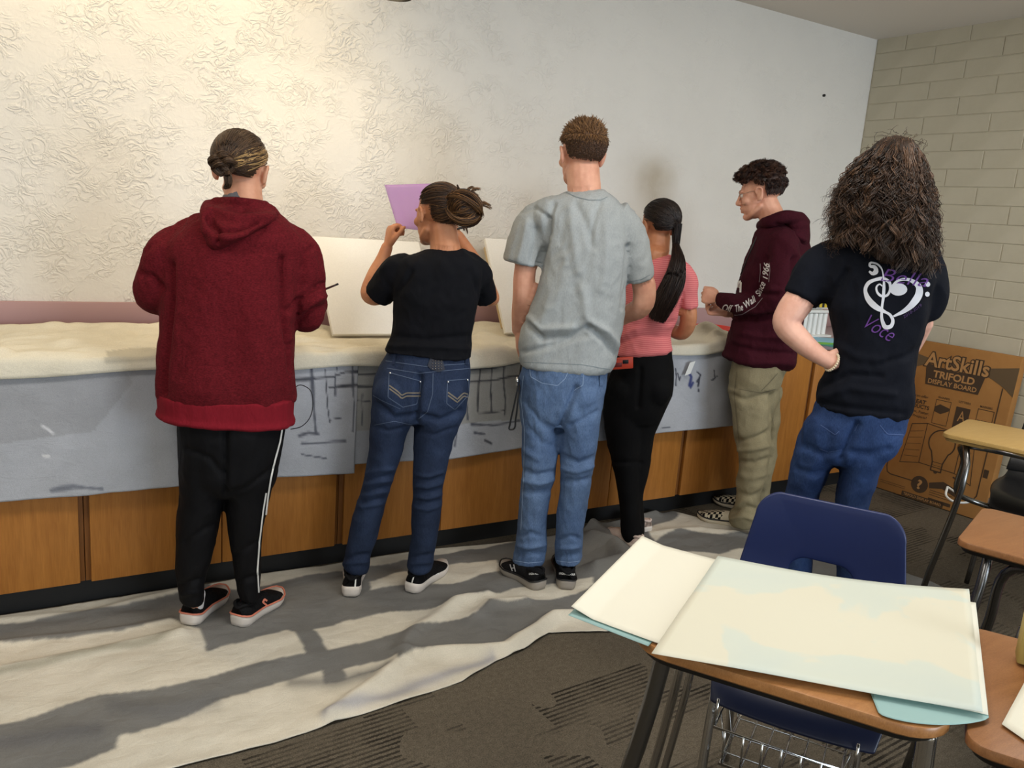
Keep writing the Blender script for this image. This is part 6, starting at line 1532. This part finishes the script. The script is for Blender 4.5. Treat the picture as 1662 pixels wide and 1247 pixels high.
q = MB(); stitch(tb, [([(1232, 458), (1234, 440), (1234, 428)], 1), ([(1248, 458), (1250, 440), (1249, 427)], 1), ([(1180, 513), (1205, 510), (1226, 498), (1238, 484)], 1)], mat('grey_print', S(140, 124, 128), .7), ho, 'sleeve_piping', .002)
q = MB(); ribbon(q, tb, [(1196, 448), (1201, 456), (1199, 468)], 5, .002); ribbon(q, tb, [(1203, 458), (1202, 475)], 3, .002)
if q.V: q.build('chest_print', M_white, ho)
q = MB(); q.tube([p.at(1234, 372, -.07), p.at(1218, 408, -.10), p.at(1202, 446, -.08)], .003, 7, 4); q.build('drawstring', M_black, ho, sharp=None)
Mkh = fabric('khaki_twill', S(146, 136, 108), .10, 7, 600, .12, .9)
kt = garment(p, 'trousers', [
    p.rows([(570, 1190, 1282, .15, 0), (595, 1184, 1278, .16, .0), (630, 1183, 1266, .165, .02), (660, 1186, 1262, .15, .03), (680, 1190, 1256, .12, .04)], 2.3),
    p.rows([(630, 1183, 1256, .10, -.05), (684, 1189, 1253, .10, -.05), (732, 1195, 1250, .095, -.06), (790, 1196, 1240, .09, -.06), (820, 1190, 1234, .088, -.06), (840, 1183, 846, 1230, .085, -.06), (848, 1186, 856, 1224, .07, -.06)], 2.2),
    p.rows([(630, 1205, 1268, .10, .12), (700, 1210, 1263, .095, .13), (764, 1212, 1258, .09, .15), (806, 1212, 1252, .085, .16), (826, 1212, 1249, .08, .16), (832, 1216, 1244, .07, .16)], 2.2)],
    Mkh, R5, .0078, 3, [(0.0060, 16, (1, 1, 1)), (0.0030, 38, (1, 1, .8)), (.0012, 85, (1, 1, 1.3))],
    [([(1196, 716), (1222, 712), (1250, 700)], -.012, 5), ([(1194, 732), (1220, 730), (1250, 722)], .010, 5), ([(1198, 750), (1224, 752), (1248, 744)], -.010, 5), ([(1186, 640), (1210, 650), (1245, 640)], -.008, 5), ([(1190, 830), (1210, 822), (1234, 828)], -.010, 4), ([(1188, 842), (1208, 838), (1230, 844)], .009, 4),
     ([(1196, 800), (1220, 806), (1238, 800)], -.008, 5), ([(1195, 770), (1222, 775), (1244, 768)], .006, 6), ([(1253, 640), (1251, 720)], -.012, 4)], 505)
tb = bvh(kt); q = MB(); stitch(tb, [([(1200, 632), (1236, 638), (1258, 632)], 1.2), ([(1262, 606), (1248, 622), (1236, 634)], 1.2), ([(1196, 604), (1192, 640), (1200, 720)], 1.0)], mat('khaki_stitch', S(112, 104, 82), .9), kt, 'seam')
mck = mat('checker_canvas', S(220, 212, 192), .85, spec=.15)
def checker_shoe(heel, toe):
    f_ = toe-heel; Lm = np.linalg.norm(f_[:2]); ang = math.atan2(f_[1], f_[0])
    m = mat('checker_canvas', S(214, 204, 182), .85, spec=.15); n = N(m)
    ck = n.t.nodes.new('ShaderNodeTexChecker'); ck.inputs['Scale'].default_value = 75
    rot = n.t.nodes.new('ShaderNodeVectorRotate'); rot.rotation_type = 'Z_AXIS'; rot.inputs['Angle'].default_value = -ang; n.l(n.tc.outputs['Object'], rot.inputs['Vector'])
    off = n.t.nodes.new('ShaderNodeVectorMath'); off.operation = 'ADD'; off.inputs[1].default_value = (.0031, .0031, .0031); n.l(rot.outputs[0], off.inputs[0])
    sep = n.t.nodes.new('ShaderNodeSeparateXYZ'); n.l(rot.outputs[0], sep.inputs[0])
    cmb = n.t.nodes.new('ShaderNodeCombineXYZ'); n.l(sep.outputs[0], cmb.inputs[0]); n.l(n.math('ADD', sep.outputs[1], n.math('MULTIPLY', sep.outputs[2], .6)), cmb.inputs[1]); cmb.inputs[2].default_value = .0031
    n.l(cmb.outputs[0], ck.inputs['Vector']); ck.inputs['Color1'].default_value = S(24, 23, 24); ck.inputs['Color2'].default_value = S(206, 196, 172)
    x = sep.outputs[0]; vamp = n.math('GREATER_THAN', x, Lm*.50); heelz = n.math('MULTIPLY', n.math('LESS_THAN', x, Lm*.20), n.math('LESS_THAN', sep.outputs[2], .058))
    n.base(n.mix(n.math('MAXIMUM', vamp, heelz), S(200, 190, 166), ck.outputs['Color'])); return m
for hh, tt_ in (((1217, 860), (1131, 842)), ((1240, 836), (1156, 816))):
    a, b = flr(*hh), flr(*tt_); m_ = checker_shoe(a, b); shoe(a, b, R5, m_, mat('cream_foxing', S(208, 196, 172), .6), M_black, .10, .028, low=True, laces=False)
# short curly hair
hr = Hair(); cb = [hcol(54, 34, 27), hcol(72, 46, 35), hcol(42, 27, 22)]
hl5 = lambda x, y, z: (y < 0.42+0.45*np.clip(z, -1, 1)) & (z > -0.62) & ~((y > -0.20) & (z < 0.02) & (np.abs(x) > .5)) & ~((y > .10) & (z < .28))
hr.piece(cap_piece(hc, HB5, K5, hl5, .002), cb[0]); g = np.random.default_rng(55)
D = scalp_pts(2600, 56, hl5); short = D[:, 2] < .12
t = np.linspace(0, 1, 5)[None, :, None]; Ds = D[short]; tang = np.array([0, -.2, -1.0])-Ds*(np.array([0, -.2, -1.0])*Ds).sum(1, keepdims=True)
P = (SKC+Ds*(SK+.001))[:, None]+(Ds[:, None]*.4+tang[:, None])*t*.010
hr.strands(hc+(P*K5) @ HB5, [.0014, .0014, .0008], np.array([cb[i] for i in g.integers(0, 3, len(Ds))])*.9)
Dm = scalp_pts(260, 59, lambda x, y, z: hl5(x, y, z) & (z > -.25) & (z < .25) & (y < .05)); axm = Dm*.5+np.array([0, -.1, -.8])-0; axm /= np.linalg.norm(axm, axis=1)[:, None]
curls(hr, hc+((SKC+Dm*SK)*K5) @ HB5, axm @ HB5, np.interp(Dm[:, 2], [-.25, .25], [.010, .022]), .004, .8, cb, 60, 10, 10, .0022, .0012, .1)
Dl = scalp_pts(300, 57, lambda x, y, z: hl5(x, y, z) & (z > .12) & ~((z < .30) & (y < -.2)))
ax = Dl*.9+np.array([0, .45, .10]); ax /= np.linalg.norm(ax, axis=1)[:, None]
ln = np.interp(Dl[:, 2], [.1, .5, 1], [.020, .034, .042])+np.where(Dl[:, 1] > .25, .016, 0)
ax2 = np.where((Dl[:, 1:2] > .25), ax+np.array([0, .3, -.35]), ax); ax2 /= np.linalg.norm(ax2, axis=1)[:, None]
curls(hr, hc+((SKC+Dl*SK)*K5) @ HB5, ax2 @ HB5, ln, .0085, 1.5, cb+[hcol(88, 58, 42)], 58, 12, 16, .0035, .0013, .25)
br_ = []
for s in (-1, 1):
    D2 = np.stack([s*(.014+.030*g.random(60)), .084+.004*g.random(60), .018+.007*g.random(60)], 1); t6 = np.linspace(0, 1, 4)[None, :, None]
    P = D2[:, None]+np.array([s*.010, -.003, .001])*t6; hr.strands(hc+(P*K5) @ HB5, [.0008, .0004], np.tile(np.array(cb[0]), (60, 1)))
hr.build('hair', HM, R5)
gl = MB()
for s in (-1, 1):
    cc_ = np.array([s*.031, .094, .000]); ringp = [hc+((cc_+np.array([math.cos(a)*.024, -.010*abs(math.cos(a))*(1 if s*math.cos(a) > 0 else 0), math.sin(a)*.019]))*K5) @ HB5 for a in np.linspace(0, 6.283, 22)[:-1]]
    gl.tube(ringp, .0009, 6, closed=True); gl.tube([hc+(np.array(v)*K5) @ HB5 for v in ((s*.054, .085, .006), (s*.074, .04, .010), (s*.080, .0, .010))], .0010, 6, 3)
gl.tube([hc+(np.array(v)*K5) @ HB5 for v in ((-.008, .096, .004), (0, .101, .006), (.008, .096, .004))], .0009, 6, 3)
gl.build('glasses', mat('wire_metal', S(150, 140, 130), .3, 1.0), R5, sharp=None)

# ------------------------------------------------------------------ 6 girl with long curly hair
p = Per(1352, 1095, 'person with long curly brown hair in black printed t-shirt and blue jeans, hand on hip')
hc = p.at(1446, 285, .03); HB6 = p.basis(-6, 6, 0); K6 = .95
body = head_parts(hc, HB6, K6)
body += [p.chain([(1444, 320, .02, 34), (1440, 365, .0, 36), (1436, 395, 0, 50)]),
         p.rows([(392, 1385, 1480, .05, 0), (415, 1345, 1508, .085, 0), (480, 1345, 1505, .105, 0), (560, 1362, 1485, .10, 0), (640, 1345, 1470, .10, 0), (710, 1330, 1455, .10, 0)]),
         p.chain([(1335, 700, 0, 30), (1304, 800, 0, 20), (1294, 930, 0, 18), (1290, 1060, 0, 14)]), p.chain([(1415, 700, 0, 32), (1386, 800, 0, 20), (1386, 930, 0, 18), (1386, 1075, 0, 14)]),
         p.chain([(1360, 430, 0, 26), (1314, 470, -.03, 25), (1283, 508, -.06, 24), (1276, 522, -.07, 22), (1298, 552, -.08, 19), (1334, 580, -.09, 14), (1348, 588, -.09, 12.5)]),
         p.chain([(1495, 430, 0, 26), (1502, 490, .03, 22), (1486, 543, .08, 18), (1466, 580, .13, 15), (1450, 600, .17, 13)])]
w_ = p.at(1349, 587, -.09); body += hand_parts(w_, p.er*.30+p.ed*.85+np.array([0, 0, .32]), p.er*.5-p.ed*.6, -1, .17, (20, 25, 15), 1, 45)
w_ = p.at(1450, 600, .17); body += hand_parts(w_, -p.er*.8+p.ed*.3, -p.ed, 1, .17, (20, 25, 15))
R6 = person_root(p, body, SKP, .005); eyes(hc, HB6, K6, R6, M_iris)
Mbt2 = fabric('navy_black_jersey', S(18, 21, 30), .10, 10, 700, .08, .9)
ts = garment(p, 'tshirt', [
    p.rows([(388, 1395, 1478, .06, .0), (396, 1355, 1500, .085, 0), (412, 1334, 1520, .115, 0), (440, 1330, 1524, .13, 0), (480, 1336, 1516, .135, 0), (520, 1346, 1505, .13, 0), (560, 1354, 1494, .125, 0), (590, 1346, 1490, .125, 0), (620, 1330, 1487, .13, 0), (650, 1326, 1485, .132, 0), (655, 1327, 676, 1478, .13, 0), (660, 1332, 686, 1468, .115, 0)], 2.4),
    p.chain([(1365, 420, 0, 34), (1335, 435, -.01, 38), (1318, 458, -.02, 36), (1299, 487, -.04, 30)], flat=True),
    p.chain([(1495, 420, 0, 32), (1508, 450, .02, 30), (1508, 480, .03, 27), (1504, 500, .04, 25)])],
    Mbt2, R6, .0072, 3, [(0.0036, 18, (1, 1, 1.4)), (0.0019, 44, (1, 1, 1)), (.0012, 85, (1, 1, 1.3))],
    [([(1340, 500), (1352, 470), (1372, 440)], -.010, 6), ([(1335, 625), (1380, 608), (1430, 612)], -.007, 6), ([(1332, 645), (1380, 630), (1450, 640)], .006, 7), ([(1500, 560), (1470, 580), (1430, 590)], -.006, 6), ([(1360, 560), (1390, 580), (1430, 585)], .005, 8), ([(1335, 655), (1400, 665), (1470, 672)], -.005, 5)], 601)
tb = bvh(ts); q = MB()
# treble and bass clef joined into a heart
W_ = lambda pts: catmull(np.array(pts, float), 6)
k_ = lambda pts: [(1100+x*.401, 200+y*.401) for x, y in pts]
ribbon(q, tb, W_(k_([(775, 600), (790, 610), (803, 600), (797, 583), (778, 578), (778, 568), (800, 568), (822, 585), (832, 620), (832, 700), (826, 750), (828, 800), (842, 826), (862, 822), (870, 800), (858, 775), (835, 762), (800, 742), (768, 705), (760, 672), (772, 648), (800, 634), (830, 630), (856, 645), (860, 672), (845, 698), (820, 698), (806, 680), (805, 662), (818, 652), (828, 660)])),
       [3, 8, 5, 3, 3, 2, 3, 5, 5, 4, 4, 5, 7, 6, 5, 4, 8, 10, 9, 6, 6, 5, 6, 5, 4, 4, 4, 3, 2], .002, 2)
patch(q, tb, [(1444+9*math.cos(a), 470+6*math.sin(a)) for a in np.linspace(0, 6.28, 17)[:-1]], .0022) if False else None
patch(q, tb, [(1458+14*math.cos(a)*1.0, 470+10*math.sin(a)) for a in np.linspace(0, 6.28, 21)[:-1]], .002)
ribbon(q, tb, W_(k_([(868, 660), (885, 642), (915, 632), (950, 640), (975, 665), (975, 690), (955, 725), (915, 760), (872, 782)])), [4, 4, 5, 8, 12, 12, 9, 6, 3], .002, 2)
for x, y in ((1010, 652), (1008, 692)): patch(q, tb, [(1100+x*.401+3.8*math.cos(a), 200+y*.401+4.2*math.sin(a)) for a in np.linspace(0, 6.28, 13)[:-1]], .002)
q.build('clef_heart_print', mat('white_shirt_print', S(220, 222, 230), .7), ts)
q = MB(); print_text(q, tb, 'Voce', k_([(768, 800)])[0], k_([(875, 862)])[0], 24, .35, -.008, .002, 3); print_text(q, tb, 'Bella', (1430, 446), (1506, 456), 21, .35, -.008, .002, 3); q.build('purple_lettering', mat('purple_print', S(104, 58, 142), .7), ts)
q = MB(); print_text(q, tb, '2018-2019', k_([(912, 785)])[0], k_([(985, 735)])[0], 5, .2, 0, .002, 3); q.build('small_lettering', mat('dim_purple_print', S(70, 44, 96), .7), ts)
Mbj = denim('blue_denim', S(30, 44, 78), S(54, 78, 122), .5, 4)
je = garment(p, 'jeans', [
    p.rows([(640, 1332, 665, 1476, .125, 0), (655, 1322, 690, 1474, .128, 0), (690, 1304, 715, 1462, .132, 0), (720, 1292, 740, 1446, .125, 0), (740, 1288, 755, 1436, .10, 0)], 2.2),
    p.rows([(715, 1294, 725, 1372, .12, 0), (741, 1287, 1366, .115, 0), (770, 1281, 1348, .105, 0), (805, 1275, 1329, .10, 0), (870, 1268, 1322, .088, 0), (960, 1262, 1316, .08, 0), (1050, 1266, 1312, .065, 0), (1075, 1270, 1308, .06, 0)], 2.1),
    p.rows([(715, 1362, 725, 1455, .12, 0), (745, 1362, 1444, .115, 0), (775, 1359, 1428, .105, 0), (824, 1356, 1411, .10, 0), (880, 1358, 1412, .09, 0), (970, 1361, 1412, .082, 0), (1065, 1364, 1410, .068, 0), (1090, 1368, 1406, .06, 0)], 2.1),
    p.ell(1343, 705, -.05, (.082, .075, .085)), p.ell(1420, 712, -.05, (.082, .075, .085))],
    Mbj, R6, .0075, 3, [(0.0024, 28, (1, 1, .8)), (0.0015, 50, (1, 1, .7)), (.0012, 85, (1, 1, 1.3))], [([(1390, 690), (1376, 720), (1366, 745)], -.014, 7), ([(1300, 725), (1335, 738), (1364, 732)], -.008, 7), ([(1382, 735), (1412, 738), (1442, 730)], -.008, 7), ([(1290, 760), (1320, 770), (1346, 766)], -.005, 6)], 603)
tb = bvh(je); q = MB(); Mst3 = mat('blue_stitch', S(64, 84, 128), .9)
stitch(tb, [([(1332, 690), (1356, 706), (1362, 700)], 1.2), ([(1394, 688), (1388, 700)], 1.2), ([(1428, 690), (1440, 705), (1466, 706)], 1.2), ([(1330, 728), (1345, 734), (1366, 730)], 1.0)], Mst3, je, 'seam')
shoe(flr(1290, 1110), flr(1318, 1062), R6, Mbs2, Mso, None, .09, .03); shoe(flr(1388, 1122), flr(1408, 1072), R6, Mbs2, Mso, None, .09, .03)
# beaded bracelet
bc = p.at(1350, 588, -.09)
dirb = (p.at(1356, 592, -.06)-p.at(1334, 580, -.09)); dirb /= np.linalg.norm(dirb); a1 = np.cross(dirb, np.array([0, 0, 1.0])); a1 /= np.linalg.norm(a1); a2 = np.cross(dirb, a1)
Mbead = mat('cream_beads', S(218, 200, 170), .4); brl = obj('bracelet', *tube([bc+(a1*math.cos(a)+a2*math.sin(a))*.0285 for a in np.linspace(0, 6.283, 24)[:-1]], .0012, 6, closed=True), Mbead, R6)
sph = None
for a in np.linspace(0, 6.283, 25)[:-1]:
    c_ = bc+(a1*math.cos(a)+a2*math.sin(a))*.029
    if sph is None: sph = obj('bead', *ellipsoid(c_, (.0045,)*3, None, 10, 6), Mbead, brl, origin=c_)
    else:
        b2 = sph.copy(); COL.objects.link(b2); b2.parent = brl; b2.location = c_-wpos(brl)
# big curly hair
hr = Hair(); ch = [hcol(58, 40, 28), hcol(74, 52, 37), hcol(48, 33, 23), hcol(92, 67, 48), hcol(38, 26, 18)]
g = np.random.default_rng(66)
hl6 = lambda x, y, z: (y < 0.55+0.3*np.clip(z, -1, 1)) & (z > -.75)
hr.piece(cap_piece(hc, HB6, K6, hl6, .004), ch[2])
# inner mass so the back is not see-through
rowsM = [(236, 1418, 1464, .05, .02), (260, 1404, 1482, .08, .01), (300, 1392, 1492, .085, -.01), (340, 1388, 1494, .075, -.035), (380, 1394, 1492, .05, -.07), (410, 1408, 1490, .035, -.095), (428, 1424, 1482, .02, -.11)]
hr.piece(p.rows(rowsM, 2.0, 3, 24), ch[4])
outl = np.array([(215, 1425, 1455), (232, 1398, 1482), (262, 1372, 1500), (304, 1357, 1514), (345, 1348, 1520), (385, 1346, 1522), (410, 1352, 1524), (440, 1388, 1520)], float)
Kc, nb, m_ = 330, 12, 28
D = scalp_pts(Kc, 67, hl6); D[:, 1] = np.where(g.random(Kc) < .55, -np.abs(D[:, 1]), D[:, 1]); t = np.linspace(0, 1, m_)
u = np.clip(D[:, 0]*1.0+g.normal(size=Kc)*.25, -1.0, 1.0)
ln = np.clip(.45+.6*g.random(Kc), .4, 1.0)
yend = 250+ln*(178-38*np.clip(-u, 0, 1)+16*np.clip(u, 0, 1))+6*g.normal(size=Kc)
xl = np.interp(yend, outl[:, 0], outl[:, 1])+6; xr = np.interp(yend, outl[:, 0], outl[:, 2])-6
xend = (xl+xr)/2+u*(xr-xl)/2
dend = -.150*np.sqrt(np.clip(1-u*u, 0, 1))-.010+.02*g.normal(size=Kc)-.02*(yend > 390)
END = np.array([p.at(x, y, d) for x, y, d in zip(xend, yend, dend)])
root = sk(hc, HB6, K6, D, .002); out_ = D @ HB6
mid = root*.5+END*.5+out_*.020+np.array([0, 0, .025])
tt = t[None, :, None]; C_ = (1-tt)**2*root[:, None]+2*tt*(1-tt)*mid[:, None]+tt**2*END[:, None]
ph = g.random((Kc, 1))*6.28+np.where(g.random((Kc, 1)) < .5, 1, -1)*(20+12*g.random((Kc, 1)))*t[None]; am = (.006+.006*g.random((Kc, 1)))*np.clip(t[None]*1.6-.25, .08, 1)
C_ = C_+(np.cos(ph)*am)[..., None]*p.er+(np.sin(ph)*am)[..., None]*p.ed
P = np.repeat(C_, nb, 0); P = P+g.normal(size=(Kc*nb, 1, 3))*.0050*(.5+.7*tt)+np.cumsum(g.normal(size=P.shape)*.0007, 1)
base = np.array([ch[i] for i in g.integers(0, 5, Kc)]); hr.strands(P, [.0013, .0015, .0014, .0007], np.repeat(base, nb, 0)*(.75+.5*g.random((Kc*nb, 1))))
# loose frizz at the edges
K = 800; u = np.where(g.random(K) < .5, -1, 1); yend = np.where(u < 0, 318+100*g.random(K), 285+155*g.random(K))
xl = np.interp(yend, outl[:, 0], outl[:, 1])-2; xr = np.interp(yend, outl[:, 0], outl[:, 2])-4
xend = (xl+xr)/2+u*(.98+.10*g.normal(size=K))*(xr-xl)/2; END = np.array([p.at(x, y, d) for x, y, d in zip(xend, yend, -.05+.04*g.normal(size=K))])
root = np.array([p.at(x, y, d) for x, y, d in zip((xl+xr)/2+u*.72*(xr-xl)/2, yend-30, np.full(K, -.05))]); m_ = 18; t = np.linspace(0, 1, m_); tt = t[None, :, None]
P = root[:, None]*(1-tt)+END[:, None]*tt; ph = g.random((K, 1))*6.28+t[None]*(12+8*g.random((K, 1)))
P = P+(np.cos(ph)*.006)[..., None]*p.er+(np.sin(ph)*.006)[..., None]*np.array([0, 0, 1.0])+np.cumsum(g.normal(size=P.shape)*.0010, 1)
hr.strands(P, [.0006, .0007, .0003], np.array([ch[i] for i in g.integers(0, 5, K)])*(.9+.7*g.random((K, 1))))
# short flyaways over the crown
K = 60; D = scalp_pts(K, 69, lambda x, y, z: z > .3); root = sk(hc, HB6, K6, D, .012); ax = D @ HB6; t = np.linspace(0, 1, 12); tt = t[None, :, None]
side = np.cross(ax, g.normal(size=(K, 3))); P = root[:, None]+ax[:, None]*.012*np.sin(tt*2)*(.4+g.random((K, 1, 1)))+side[:, None]*.018*tt+np.cumsum(g.normal(size=(K, 12, 3))*.0012, 1)
hr.strands(P, [.0007, .0007, .0003], np.array([ch[i] for i in g.integers(0, 5, K)]))
hr.build('hair', HM, R6)
